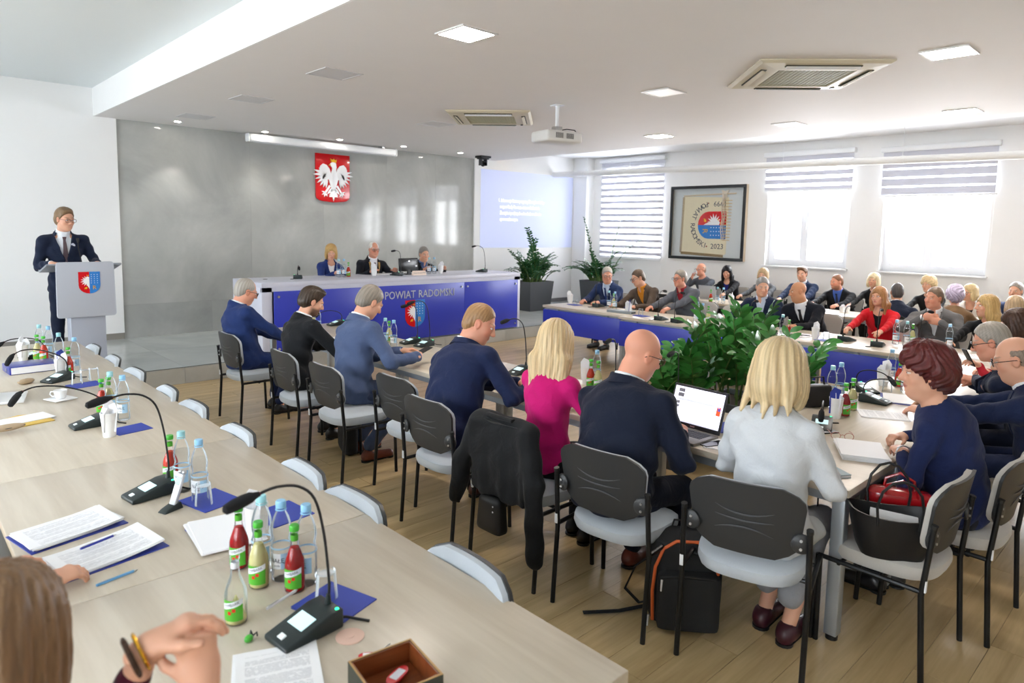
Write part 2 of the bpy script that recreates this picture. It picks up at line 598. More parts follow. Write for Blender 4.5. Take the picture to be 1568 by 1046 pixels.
def window(idx, a, b, z0, z1, x, inward):
    """two-sash window standing in the wall at x; inward is the sign towards the room"""
    xo = x - inward * 0.2
    fr = MB()
    t = .055
    fr.b2(xo - .03, xo + .03, a, a + t, z0, z1); fr.b2(xo - .03, xo + .03, b - t, b, z0, z1)
    fr.b2(xo - .03, xo + .03, a + t, b - t, z0, z0 + t); fr.b2(xo - .03, xo + .03, a + t, b - t, z1 - t, z1)
    w = struct(fr, 'window_%d' % idx, pvc)
    mid = a + (b - a) * 0.56
    for (p, q) in ((a + t, mid), (mid, b - t)):
        s = MB(); u = .07
        s.b2(xo - .035, xo + .035, p, p + u, z0 + t, z1 - t); s.b2(xo - .035, xo + .035, q - u, q, z0 + t, z1 - t)
        s.b2(xo - .035, xo + .035, p + u, q - u, z0 + t, z0 + t + u); s.b2(xo - .035, xo + .035, p + u, q - u, z1 - t - u, z1 - t)
        so = s.build('sash', pvc, w)
        MB().b2(xo - .004, xo + .004, p + u, q - u, z0 + t + u, z1 - t - u).build('pane', pane_m, so)
    h = MB().box((xo + inward * .05, mid - .035, z0 + (z1 - z0) * .40), (.02, .025, .06)).box((xo + inward * .065, mid - .035, z0 + (z1 - z0) * .40 - .04), (.016, .02, .11))
    h.build('handle', wht_pl, w)
    x_in = x + inward * .07
    MB().b2(min(x - inward * .17, x_in), max(x - inward * .17, x_in), a - .03, b + .03, z0 - .03, z0).build('sill', sill_m, w, bevel=.004)
    return w


for i, (a, b) in enumerate(WIN_Y):
    window(i + 1, a, b, WIN_Z[0], WIN_Z[1], XR, -1)
for i, (a, b) in enumerate(LWIN_Y):
    window(i + 5, a, b, 1.0, 3.0, XL, 1)

# day-and-night roller blinds in front of the windows: opaque bands with sheer gaps
band_m = bpy.data.materials.new('grey_blind_fabric'); band_m.use_nodes = True
_nt = band_m.node_tree
_p = _nt.nodes['Principled BSDF']; _p.inputs['Base Color'].default_value = (*lin('#d2d3dc'), 1); _p.inputs['Roughness'].default_value = .8
_t = _nt.nodes.new('ShaderNodeBsdfTranslucent'); _t.inputs[0].default_value = (*lin('#c4c5d2'), 1)
_x = _nt.nodes.new('ShaderNodeMixShader'); _x.inputs[0].default_value = .10
_nt.links.new(_p.outputs[0], _x.inputs[1]); _nt.links.new(_t.outputs[0], _x.inputs[2]); _nt.links.new(_x.outputs[0], _nt.nodes['Material Output'].inputs[0])
sheer_m = bpy.data.materials.new('sheer_blind_fabric'); MATS['sheer'] = sheer_m
sheer_m.use_nodes = True
_nt = sheer_m.node_tree
for n in list(_nt.nodes): _nt.nodes.remove(n)
_o = _nt.nodes.new('ShaderNodeOutputMaterial'); _t = _nt.nodes.new('ShaderNodeBsdfTransparent'); _d = _nt.nodes.new('ShaderNodeBsdfTranslucent')
_x = _nt.nodes.new('ShaderNodeMixShader'); _x.inputs[0].default_value = 0.3; _d.inputs[0].default_value = (.9, .9, .95, 1)
_nt.links.new(_t.outputs[0], _x.inputs[1]); _nt.links.new(_d.outputs[0], _x.inputs[2]); _nt.links.new(_x.outputs[0], _o.inputs[0])


def blind(a, b, ztop, zbot, sheer_h, band_h, label):
    t = thing('roller_blind', label, 'blind', (XR - .06, (a + b) / 2, zbot), group='blinds over the window row')
    w = (b - a) / 2
    MB().b2(-.05, .05, -w, w, ztop - zbot - .09, ztop - zbot).build('cassette', wht_pl, t, bevel=.012)
    z = ztop - zbot - .09
    while z > .03:
        h = min(band_h, z - .02)
        MB().b2(.008, .012, -w + .03, w - .03, z - h, z).build('band', band_m, t)
        z -= h
        h = min(sheer_h, z - .02)
        if h > .005:
            MB().b2(.009, .011, -w + .03, w - .03, z - h, z).build('sheer_band', sheer_m, t)
        z -= sheer_h
    MB().b2(-.005, .025, -w + .01, w - .01, -.005, .025).build('bottom_bar', wht_pl, t)
    MB().tube([(-.03, -w + .02, ztop - zbot - .05), (-.03, -w + .02, -1.0 + (zbot - 2.5))], .002, 5).build('chain', wht_pl, t)
    return t


blind(8.57, 10.38, 3.57, 1.31, .075, .070, 'white striped day-night blind pulled all the way down')
blind(4.66, 6.33, 3.45, 2.72, .055, .085, 'half raised striped blind between the framed banner and the widest pier')
blind(2.55, 4.24, 3.41, 2.58, .028, .120, 'half raised striped blind with the broadest grey bands')
blind(0.42, 2.12, 3.41, 2.58, .028, .120, 'half raised striped blind nearest the room corner out of view')

# hanging white tube along the window side, starting at the back wall
t = thing('heating_pipe', 'long white horizontal pipe running in front of the windows', 'pipe', (11.7, YB - .036, 3.19))
tb = [(0, 0, 0), (0, -5.5, -.075), (0, -13.5, -.19)]
MB().tube(tb, .06, 16).build('pipe', mat('pipe_white', '#e6e6e4', .45), t, smooth='auto')
for yy in (-2.2, -5.5, -7.4):
    MB().tube([(0, yy - .03, yy * .0138), (0, yy + .03, yy * .0138)], .064, 16).build('joint', mat('pipe_white', '#e6e6e4', .45), t, smooth='auto')
    MB().tube([(0, yy, yy * .0138 + .05), (0, yy, .42)], .003, 6).build('hanger', wht_pl, t)

# ------------------------------------------------------------------ ceiling fittings
lamp_on = mat('lamp_diffuser_on', '#fff4ea', emit=62.0)
lamp_dim = mat('lamp_diffuser_dim', '#f4f0ec', 0.4, emit=0.2)
trimw = mat('lamp_frame', '#e2e0de', 0.4)


def square_lamp(x, y, on, label):
    t = thing('ceiling_light', label, 'light', (x, y, ZC), group='square recessed ceiling lights')
    s = .17
    f = MB()
    for (a, b, c, d) in ((-s, s, -s, -s + .02), (-s, s, s - .02, s), (-s, -s + .02, -s + .02, s - .02), (s - .02, s, -s + .02, s - .02)):
        f.b2(a, b, c, d, -.012, 0)
    f.build('frame', trimw, t)
    MB().b2(-s + .02, s - .02, -s + .02, s - .02, -.008, -.001).build('diffuser', lamp_on if on else lamp_dim, t)


for x, y, on, lb in ((3.35, 4.09, 1, 'bright square ceiling light by itself near the ceiling beam'),
                     (6.29, 1.67, 1, 'bright square ceiling light beside the near air conditioner'),
                     (9.26, 2.27, 1, 'bright square ceiling light over the seats near the cove edge'),
                     (8.82, 6.12, 1, 'bright square ceiling light beyond the projector near the cove'),
                     (8.94, 4.17, 0, 'unlit square ceiling light between two lit ones along the cove'),
                     (6.13, 4.22, 0, 'unlit square ceiling light between the two air conditioners')):
    square_lamp(x, y, on, lb)
spot_on = mat('spot_lens_on', '#fff6e8', emit=60.0)
for i, (x, y) in enumerate(((3.33, 10.60), (4.63, 10.61), (5.88, 10.52), (7.11, 10.43), (8.41, 10.41))):
    t = thing('ceiling_spot', 'small round ceiling spot above the stone wall, %s of the row from the plaster end' % ('first', 'second', 'third', 'fourth', 'fifth')[i],
              'light', (x, y, ZC), group='spots above the stone wall')
    MB().lathe([(.045, -.004), (.06, -.006), (.062, -.002), (.062, 0)], 20).build('ring', trimw, t, smooth='auto')
    MB().cyl((0, 0, -.005), .042, .004, 16).build('lens', spot_on, t)
    lt = bpy.data.lights.new('spot', 'SPOT'); lt.energy = 22; lt.spot_size = R(80); lt.spot_blend = .6; lt.color = (1, .95, .88); lt.shadow_soft_size = .04
    lo = bpy.data.objects.new('ceiling_spot_lamp', lt); lo.location = (x, y, ZC - .03); COL.objects.link(lo)
hatch_m = mat('hatch_grey', '#cfcecf', .5)
for i, (x, y, lb) in enumerate(((3.35, 6.08, 'square flush hatch in the ceiling nearest the camera'), (3.35, 8.03, 'square flush hatch in the ceiling between two others'),
                                (3.35, 9.9, 'square flush hatch in the ceiling close to the stone wall'), (5.9, 7.86, 'square flush hatch in the ceiling behind the far air conditioner'))):
    t = thing('ceiling_hatch', lb, 'hatch', (x, y, ZC), group='flush ceiling hatches')
    f = MB()
    for (a, b, c, d) in ((-.2, .2, -.2, -.18), (-.2, .2, .18, .2), (-.2, -.18, -.18, .18), (.18, .2, -.18, .18)):
        f.b2(a, b, c, d, -.006, 0)
    f.build('rim', hatch_m, t)
    MB().b2(-.175, .175, -.175, .175, -.003, 0).build('panel', hatch_m, t)

cream = mat('cream_plastic', '#cfc6ae', .45)
def cassette_ac(x, y, rz, label, sz):
    t = thing('air_conditioner', label, 'air conditioner', (x, y, ZC - .001), rz, group='ceiling cassette air conditioners')
    s = sz / 2; u = .30 * sz
    f = MB()
    # sloping panel with a square opening in the middle
    o_ = [(-s, -s), (s, -s), (s, s), (-s, s)]
    rings = [(s, 0), (s, -.012), (s * .95, -.03), (u * 1.05, -.045), (u, -.045), (u, -.02)]
    vs = []; fs = []
    for (q, z) in rings:
        vs += [(-q, -q, z), (q, -q, z), (q, q, z), (-q, q, z)]
    for i in range(len(rings) - 1):
        for k in range(4):
            fs.append((i * 4 + k, i * 4 + (k + 1) % 4, (i + 1) * 4 + (k + 1) % 4, (i + 1) * 4 + k))
    f.add(vs, fs)
    f.build('panel', cream, t)
    MB().b2(-u, u, -u, u, -.02, -.012).build('filter', mat('ac_dark', '#4c4a40', .7), t)
    g = MB()
    n = 18
    for i in range(n + 1):
        q = -u + 2 * u * i / n
        g.box((q, 0, -.032), (.008, 2 * u, .012)); g.box((0, q, -.032), (2 * u, .006, .010))
    tag(g.build('grille', mat('ac_grille', '#a8a284', .5), t), kind='stuff')
    for k in range(4):
        M = Matrix.Rotation(k * PI / 2, 4, 'Z')
        MB().box((0, s * .82, -.037), (u * 1.9, .05, .012), M).build('slot', mat('ac_dark', '#4c4a40', .7), t)
        Mf = M @ Matrix.Translation((0, s * .82, -.047)) @ Matrix.Rotation(R(25), 4, 'X')
        MB().box((0, 0, 0), (u * 1.85, .045, .005), Mf).build('flap', wht_pl if k % 2 else cream, t)
    MB().box((s * .7, -s * .72, -.045), (.05, .03, .01)).build('receiver', black_pl, t)


cassette_ac(6.27, 2.81, R(43), 'large cream air conditioner with a mesh grille in the ceiling near the camera', 1.1)
cassette_ac(6.0, 6.79, R(43), 'cream ceiling air conditioner beyond the projector, lit bluish on one side', 1.05)

# projector on its pole
t = thing('projector', 'white projector hanging from the ceiling on a pole', 'projector', (5.95, 5.57, ZC), R(-12))
MB().tube([(0, 0, 0), (0, 0, -.26)], .022, 12).build('pole', wht_pl, t, smooth='auto')
MB().box((0, 0, -.005), (.12, .12, .01)).build('ceiling_plate', wht_pl, t)
MB().box((0, 0, -.275), (.09, .09, .05)).box((0, 0, -.30), (.2, .14, .008)).build('bracket', steel, t)
pb = MB().box((0, 0, -.375), (.50, .36, .13)).build('body', mat('projector_white', '#d9d9d6', .4), t, bevel=.03, seg=3)
MB().tube([(.16, .175, -.375), (.16, .20, -.375)], .045, 20).build('lens', black_pl, pb, smooth='auto')
for sx_ in (-.13, .02):
    g = MB()
    for i in range(6):
        g.box((sx_ + i * .018, -.181, -.37), (.008, .004, .06))
    tag(g.build('grille', dark_grey, pb), kind='stuff')
MB().tube([(.03, .02, -.29), (.12, -.03, -.27), (.2, -.08, -.28), (.22, -.1, -.32)], .006, 6).build('cable', black_pl, t)

# projector screen housing above the stone wall
t = thing('screen_case', 'long white projection screen housing above the stone wall', 'screen', (5.8, 10.8, 3.27))
MB().b2(-1.36, 1.36, -.06, .06, -.06, .06).build('case', wht_pl, t, bevel=.03, seg=3)
for s in (-1, 1):
    MB().b2(s * 1.375 - .02, s * 1.375 + .02, -.065, .065, -.065, .065).build('end_cap', wht_pl, t, bevel=.02)
    MB().box((s * 1.1, .03, .075), (.06, .14, .03)).build('bracket', steel, t)
MB().b2(-1.3, 1.3, -.012, .012, -.075, -.06).build('slot_bar', mat('slot_grey', '#b9bbbf', .5), t)

# dome camera
t = thing('conference_camera', 'black pan-tilt camera hanging under the ceiling by the stone wall', 'camera', (9.07, 10.5, ZC))
MB().box((0, 0, -.02), (.26, .2, .04)).box((0, 0, -.05), (.2, .15, .03)).build('bracket', black_pl, t, bevel=.005)
for s in (-1, 1):
    MB().box((s * .065, 0, -.125), (.03, .09, .13)).build('yoke', dark_grey, t, bevel=.008)
MB().ellip((0, 0, -.15), (.055, .06, .06)).build('head', black_pl, t, smooth=True)
MB().tube([(0, -.05, -.155), (0, -.085, -.165)], .03, 16).build('lens', mat('lens_glass', '#0a0a0c', .05), t, smooth='auto')

# projected slide: a faintly glowing sheet stands in for the projector's light
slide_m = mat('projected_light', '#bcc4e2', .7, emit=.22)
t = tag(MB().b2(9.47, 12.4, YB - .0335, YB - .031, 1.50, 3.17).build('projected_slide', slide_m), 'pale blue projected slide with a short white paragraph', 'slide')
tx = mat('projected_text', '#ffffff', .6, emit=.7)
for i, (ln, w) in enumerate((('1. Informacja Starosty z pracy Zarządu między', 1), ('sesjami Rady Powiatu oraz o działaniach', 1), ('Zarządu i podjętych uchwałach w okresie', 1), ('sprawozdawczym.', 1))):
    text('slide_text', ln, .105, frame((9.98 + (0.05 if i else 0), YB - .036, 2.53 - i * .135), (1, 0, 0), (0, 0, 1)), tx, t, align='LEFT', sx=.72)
# ================================================================== tables
oak = wood_mat('table_oak', '#cfc5b4', '#b8ab98', 'y', 0.8, 0.32)
oakx = wood_mat('table_oak_across', '#cfc5b4', '#b8ab98', 'x', 0.8, 0.32)
edge_m = mat('table_edge', '#cbb894', .45)
silver = mat('silver_frame', '#aab0b6', .38, metal=.55)
blue = mat('blue_panel', '#3440b4', .32, var=.04, scale=4)
foot_m = mat('black_foot', '#111214', .5)


def table(x0, x1, y0, y1, label, group, m=None, panel=None, box=False, loc_z=0.0):
    """a table unit: top, four square legs with feet, two rails; panel is the side carrying a blue modesty panel"""
    cx, cy = (x0 + x1) / 2, (y0 + y1) / 2
    hx, hy = (x1 - x0) / 2, (y1 - y0) / 2
    t = thing('conference_table', label, 'table', (cx, cy, loc_z), group=group)
    g = .0015
    top = MB().b2(-hx + g, hx - g, -hy + g, hy - g, TZ - .036, TZ).build('tabletop', m or oak, t, bevel=.002)
    e = .06
    for sx_ in (-1, 1):
        for sy_ in (-1, 1):
            lx, ly = sx_ * (hx - .05), sy_ * (hy - .05)
            lg = MB().box((lx, ly, (TZ - .05) / 2 + .012), (e, e, TZ - .075)).build('leg', silver, t, bevel=.006)
            MB().cyl((lx, ly, 0), .028, .025, 14).build('foot', foot_m, lg)
    MB().b2(-hx + .08, hx - .08, -hy + .03, -hy + .07, TZ - .085, TZ - .037).build('rail', silver, t)
    MB().b2(-hx + .08, hx - .08, hy - .07, hy - .03, TZ - .085, TZ - .037).build('rail', silver, t)
    MB().b2(-hx + .03, -hx + .07, -hy + .08, hy - .08, TZ - .085, TZ - .037).build('rail', silver, t)
    MB().b2(hx - .07, hx - .03, -hy + .08, hy - .08, TZ - .085, TZ - .037).build('rail', silver, t)
    if panel == '-x':
        p = MB().b2(-hx - .012, -hx + .006, -hy + .03, hy - .03, TZ - .40, TZ - .06).build('modesty_panel', blue, t, bevel=.002)
        for yy in (-hy * .6, hy * .6):
            MB().b2(-hx - .004, -hx + .03, yy - .02, yy + .02, TZ - .07, TZ - .045).build('bracket', silver, p)
    if box:
        MB().b2(hx * .1, hx * .9, -hy + .1, hy - .1, TZ - .2, TZ - .09).build('cable_tray', silver, t)
    return t


EX = 3.162
gl = 'oak tables of the row with backs to the camera'
yl = [1.09, 2.645, 4.20, 5.755, 7.31]
for i, nm in enumerate(('corner end of the row under the grey-blazer woman and the open laptop', 'second from the corner end, beyond the pink top',
                        'third from the corner end, beside the grey-blue suit', 'far end of the row nearest the blue desk')):
    table(EX, EX + .8, yl[i], yl[i + 1], 'oak conference table, ' + nm, gl, box=(i == 0))
gc = 'oak tables closing the near end of the square'
xc = [EX + .8, 5.15, 6.23, 7.31]
for i, nm in enumerate(('in front of the red-haired woman', 'in front of the man with glasses holding his hands together', 'at the corner with the panelled row')):
    table(xc[i], xc[i + 1], 1.09, 1.89, 'oak conference table ' + nm, gc, oakx)
gr = 'oak tables with blue panels facing the middle'
yr = [7.26, 5.68, 4.22, 2.92, 1.09]
for i, nm in enumerate(('at the far end beside the potted plants', 'with the grey-jacketed man in the red shirt', 'with the navy-jacketed man and the bald man', 'with the woman in the red blazer')):
    table((7.53, 7.39, 7.31, 7.31)[i], 8.22, yr[i + 1], yr[i], 'blue-panelled conference table ' + nm, gr, panel='-x')
gb = 'oak tables of the back row along the windows'
BX0, BX1 = 10.14, 10.90
for i, nm in enumerate(('with the open silver laptop under the framed banner', 'under the narrower half-raised blind', 'under the widest half-raised blind')):
    yy = [7.55, 5.95, 4.35, 2.75][i:i + 2]
    table(BX0, BX1, yy[1], yy[0], 'plain oak back-row table ' + nm, gb)
# long foreground table
gf = 'oak tables of the foreground row'
FX0, FX1 = 0.299, 1.39
yf = [1.0, 3.62, 5.6, 7.62]
yf = [0.99, 2.3, 3.62, 5.6, 7.62]
for i, nm in enumerate(('nearest the camera with the small brown box', 'with the three juice bottles and blue cards', 'with the coffee cup and yellow envelope', 'at the far end by the lectern')):
    table(FX0, FX1, yf[i], yf[i + 1], 'wide oak foreground table ' + nm, gf)

# ================================================================== chairs
chair_frame = mat('black_steel_tube', '#17181a', .35, metal=.3)
shell_m = mat('charcoal_shell', '#2c2d2e', .42, bump=.05, bscale=300)
fab = mat('light_grey_fabric', '#b6bdc4', .9, var=.06, scale=160, bump=.15, bscale=500, sheen=.2)
fab2 = mat('warm_grey_fabric', '#b9b5ae', .9, var=.06, scale=160, bump=.15, bscale=500, sheen=.2)
sticker_m = mat('sticker_white', '#e8eaee', .5)


def back_grid(yoff, t, sc):
    """curved rounded-trapezoid panel of thickness t"""
    nu, nv = 14, 12
    vs = []; fs = []
    for side in (0, 1):
        for j in range(nv + 1):
            v = j / nv
            e = max(0.0, (abs(v - .5) - .22) / .28)
            low = 1 - .16 * (1 - v)
            w = .250 * sc * low * (1 - .40 * e ** 2.6)
            for i in range(nu + 1):
                u = -1 + 2 * i / nu
                x = u * w
                z = .545 + (v - .5) * .325 * sc + .1625 - (.018 * abs(u) ** 3 * (1 if v < .5 else -1)) * 0
                y = -.238 - .055 * (v - .2) + .035 * (x / .23) ** 2 + yoff - (t if side == 0 else 0)
                if 0 < i < nu and 0 < j < nv and side == 1:
                    y += .006
                vs.append((x, y, z))
    n = (nu + 1) * (nv + 1)
    for j in range(nv):
        for i in range(nu):
            a = j * (nu + 1) + i
            fs.append((a, a + 1, a + nu + 2, a + nu + 1))
            fs.append((n + a, n + a + nu + 1, n + a + nu + 2, n + a + 1))
    ring = [i for i in range(nu + 1)] + [j * (nu + 1) + nu for j in range(1, nv + 1)] + [nv * (nu + 1) + i for i in range(nu - 1, -1, -1)] + [j * (nu + 1) for j in range(nv - 1, 0, -1)]
    for k in range(len(ring)):
        a, b = ring[k], ring[(k + 1) % len(ring)]
        fs.append((a, n + a, n + b, b))
    return MB().add(vs, fs)


def make_chair(fabm):
    t = thing('conference_chair', 'x', 'chair')
    for s in (-1, 1):
        MB().tube([(s * .262, -.25, 0), (s * .262, -.222, .40), (s * .257, -.25, .71)], .0125, 10).build('leg', chair_frame, t, smooth='auto')
        MB().tube([(s * .262, .225, 0), (s * .26, .21, .42)], .0125, 10).build('leg', chair_frame, t, smooth='auto')
        MB().tube([(s * .261, -.225, .415), (s * .26, .21, .415)], .0115, 8).build('side_rail', chair_frame, t, smooth='auto')
    MB().tube([(-.26, -.06, .405), (.26, -.06, .405)], .010, 8).build('cross_bar', chair_frame, t, smooth='auto')
    MB().tube([(-.26, .12, .405), (.26, .12, .405)], .010, 8).build('cross_bar', chair_frame, t, smooth='auto')
    # seat: a rounded cushion with a waterfall front
    n = 36; rings = []
    for (sc_, z, dz) in ((.80, .415, 0), (.96, .42, 0), (1.0, .445, 0), (.985, .470, 0), (.90, .484, 0), (.55, .489, 0)):
        ring = []
        for k in range(n):
            w = 2 * PI * k / n
            c, s_ = math.cos(w), math.sin(w)
            p = 3.2
            r = (abs(c) ** p + abs(s_) ** p) ** (-1 / p)
            x = .235 * r * c * sc_ * (1.0 + .06 * s_); y = .235 * r * s_ * sc_ - .005
            zz = z - .018 * max(0, (y - .12) / .1) ** 2 + .012 * (x / .23) ** 2 * (1 if z > .45 else 0)
            ring.append((x, y, zz))
        rings.append(ring)
    vs = [p for r_ in rings for p in r_]; fs = []
    for j in range(len(rings) - 1):
        for k in range(n):
            fs.append((j * n + k, j * n + (k + 1) % n, (j + 1) * n + (k + 1) % n, (j + 1) * n + k))
    fs.append(tuple(range(n - 1, -1, -1))); fs.append(tuple((len(rings) - 1) * n + k for k in range(n)))
    MB().add(vs, fs).build('seat', fabm, t, smooth='auto')
    sh = back_grid(0, .014, 1.0).build('back_shell', shell_m, t, smooth='auto')
    back_grid(.024, .022, .975).build('back_cushion', fabm, t, smooth='auto')
    for dz, bow in ((.05, .012), (.022, 0.004), (-.008, -.012)):
        pts = []
        for i in range(9):
            u = -1 + i / 4
            x = u * .12
            v = ((.70 + dz) - .545 - .1625) / .325 + .5
            y = -.238 - .055 * (v - .2) + .035 * (x / .23) ** 2 - .015
            pts.append((x, y, .68 + dz + bow * u * u * 2))
        MB().tube(pts, [.0008, .002, .003, .0035, .0035, .0035, .003, .002, .0008], 6).build('rib', mat('shell_rib', '#45474a', .35), sh, smooth='auto')
    for s in (-1, 1):
        M = Matrix.Translation((s * .226, -.236, .645)) @ Matrix.Rotation(R(90), 4, 'X') @ Matrix.Rotation(R(s * 16), 4, 'Y')
        br = MB().lathe([(.042, -.004), (.042, .006), (.034, .012), (0, .014)], 16, M).build('ear', shell_m, t, smooth='auto')
        for dz in (-.018, .018):
            MB().tube([(s * .226, -.25, .645 + dz), (s * .226, -.256, .645 + dz)], .006, 8).build('bolt', steel, br)
        MB().tube([(s * .257, -.2475, .70), (s * .257, -.2515, .716)], .0145, 10).build('post_cap', black_pl, t)
    MB().box((-.262, -.2375, .445), (.016, .006, .05)).build('sticker', sticker_m, t)
    return t


chair_proto = make_chair(fab)
chair_protoB = make_chair(fab2)
_used = set()


def chair(x, y, rz, label, group=None, warm=False, z=0.0):
    p = chair_protoB if warm else chair_proto
    if p.name not in _used:
        _used.add(p.name)
        for ch in p.children: CHILD[ch.name] = list(ch.children)
        CHILD[p.name] = list(p.children)
        p.location = (x, y, z); p.rotation_euler = (0, 0, rz)
        tag(p, label, None, group)
        return p
    return dup(p, (x, y, z), rz, label, group)


g1 = 'chairs along the row with backs to the camera'
CH = [(2.68, 6.50, -90, 'charcoal-backed chair under the balding man in navy, farthest of its row'),
      (2.67, 5.30, -92, 'charcoal-backed chair behind the dark-haired man in black'),
      (2.67, 4.60, -90, 'charcoal-backed chair behind the man in the grey-blue suit'),
      (2.86, 3.94, -90, 'empty charcoal-backed chair between the grey-blue suit and the navy suit'),
      (2.66, 3.29, -90, 'charcoal-backed chair behind the navy-suited man with cropped hair'),
      (2.68, 2.62, -90, 'chair with a black jacket hung over its back'),
      (2.72, 2.00, -84, 'charcoal-backed chair behind the bald man at the laptop'),
      (2.86, 1.38, -74, 'charcoal-backed chair of the woman in the pale grey blazer')]
for x, y, a, lb in CH:
    chair(x, y, R(a), lb, g1)
chair(3.40, .98, R(-2), 'grey-upholstered chair holding the red bag and the black tote', 'chairs at the near end', True)
chair(3.96, .86, R(-2), 'grey-upholstered chair under the red-haired woman in navy', 'chairs at the near end', True)
chair(4.95, .70, R(0), 'grey-upholstered chair under the bald man in navy at the picture edge', 'chairs at the near end', True)
chair(5.62, .82, R(0), 'grey-upholstered chair under the grey-haired man in glasses', 'chairs at the near end', True)
chair(6.38, .82, R(0), 'grey-upholstered chair under the dark-haired person in red sleeves', 'chairs at the near end', True)
# chairs pushed under the foreground table, their backs showing past its edge
fy = [6.93, 6.26, 5.60, 4.85, 4.32, 3.63, 2.87, 2.40, 1.68]
fo = ['farthest', 'second farthest', 'third farthest', 'fourth farthest', 'fifth farthest', 'sixth farthest', 'third nearest', 'second nearest', 'nearest']
for y, o_ in zip(fy, fo):
    chair(1.155, y, R(90 + random.uniform(-4, 4)), 'pale chair back showing past the foreground table edge, %s of nine' % o_, 'chairs tucked under the foreground table').scale = (1, 1, .91)

for x, y, a, lb in ((8.92, 6.95, 90, 'under the man in the blue suit at the far end'), (8.92, 6.05, 90, 'under the man in the brown jacket'), (8.92, 5.42, 90, 'under the man with the red shirt'),
                    (8.92, 4.20, 90, 'under the man in the open pale shirt'), (8.92, 3.62, 90, 'under the bald man in black'), (9.04, 2.86, 90, 'under the woman in the red blazer'),
                    (9.04, 2.22, 90, 'under the man with folded arms'), (8.92, 1.66, 90, 'under the blonde woman in black at the corner'), (8.9, 4.86, 88, 'standing empty between the red shirt and the navy jacket')):
    chair(x, y, R(a), 'panelled-row chair ' + lb, 'chairs behind the blue panels', True)
for x, y, a, lb in ((12.02, 7.06, 90, 'under the man drinking from a cup'), (12.02, 6.50, 90, 'under the black-haired woman'), (12.02, 5.82, 90, 'under the fair-haired woman in grey'), (12.02, 5.08, 90, 'under the brown-haired man'),
                    (11.9, 4.42, 90, 'under the bearded man'), (12.02, 3.92, 90, 'under the blonde woman in black'), (11.84, 3.08, 90, 'under the woman behind the folded arms'), (11.54, 2.48, 90, 'under the woman in dark glasses'),
                    (11.84, 2.0, 90, 'under the grey-haired person at the edge'), (9.99, 3.10, -75, 'under the dark suit seen from behind'), (9.90, 2.38, -80, 'under the leopard print top'), (9.62, 1.66, -80, 'under the ash-blonde woman'),
                    (9.95, 6.6, -90, 'pushed empty up to the laptop table')):
    chair(x, y, R(a), 'back-row chair ' + lb, 'chairs of the back row', True)
for x, y, lb in ((5.13, 9.82, 'under the woman in blue'), (5.89, 9.84, 'under the chairman'), (6.87, 9.82, 'under the man behind the monitor')):
    chair(x, y, R(180), 'stage chair ' + lb, 'chairs on the stage', True, STZ)
for x, y, lb in ((-.1, 1.36, 'of the woman with gold bracelets'), (-.14, 2.52, 'of the woman with both hands on papers')):
    chair(x, y, R(-90), 'pale foreground chair ' + lb, 'chairs of the foreground women', False)

# ================================================================== chairman's desk on the stage
lilac = mat('lilac_white_lacquer', '#c9cbd9', .35)
DX0, DX1, DY, DZ0, DZ1 = 3.62, 8.24, 8.50, STZ, 1.155
t = thing('council_desk', 'long white desk with blue front panels and a crest on the stage', 'desk', ((DX0 + DX1) / 2, DY, STZ))
hw = (DX1 - DX0) / 2; hh = DZ1 - STZ
MB().b2(-hw, hw, .0, .95, hh - .06, hh).build('desktop', lilac, t, bevel=.004)
MB().b2(-hw, hw, .0, .03, hh - .12, hh - .06).build('top_rail', lilac, t)
for s in (-1, 1):
    MB().b2(min(s * hw, s * (hw - .14)), max(s * hw, s * (hw - .14)), .0, .95, 0, hh - .06).build('side_panel', lilac, t, bevel=.004)
MB().b2(-hw + .07, hw - .07, .16, .19, 0.0, hh - .06).build('inner_panel', mat('desk_inner', '#a9adbe', .5), t)
pxs = [-2.16, -.72, 1.03, 2.23]
pz0, pz1 = .0, hh - .115
for i in range(3):
    p = MB().b2(pxs[i] + .002, pxs[i + 1] - .002, -.030, -.012, pz0 + .01, pz1).build('front_panel', blue, t, bevel=.002)
    for xx in (pxs[i] + .06, pxs[i + 1] - .06):
        for zz in (pz1 - .07, pz0 + .08):
            MB().tube([(xx, .01, zz), (xx, -.045, zz)], .016, 14).build('standoff', steel, p, smooth='auto')
lt_m = mat('brushed_letters', '#c3c7ce', .35, metal=.4)
for wd, x0, w in (('POWIAT', -.21, 1), ('RADOMSKI', .47, 1)):
    text('lettering', wd, .165, frame((x0, -.0305, pz1 - .15), (1, 0, 0), (0, 0, 1)), lt_m, t, extrude=.006, sx=.86)


def outline_shield(w, h, flat_top=True, n=10):
    pts = [(-w / 2, h / 2), (-w / 2, -h * .12)]
    for i in range(1, n):
        a = PI + i * PI / n
        pts.append((w / 2 * math.cos(a), -h * .12 + (h * .38) * math.sin(a)))
    pts += [(w / 2, -h * .12), (w / 2, h / 2)]
    return pts


def half(poly, s):
    """the part of a polygon with s * x >= 0"""
    out = []
    for i in range(len(poly)):
        a, b = poly[i], poly[(i + 1) % len(poly)]
        if s * a[0] >= 0: out.append(a)
        if s * a[0] * s * b[0] < 0:
            f_ = a[0] / (a[0] - b[0]); out.append((0, a[1] + f_ * (b[1] - a[1])))
    return out


red_e = mat('emblem_red', '#d3141c', .25, coat=.3)
white_e = mat('emblem_white', '#f3f4f7', .35)
gold_e = mat('emblem_gold', '#f0b51c', .3, metal=.2)
blue_e = mat('emblem_blue', '#2f7fd0', .35)


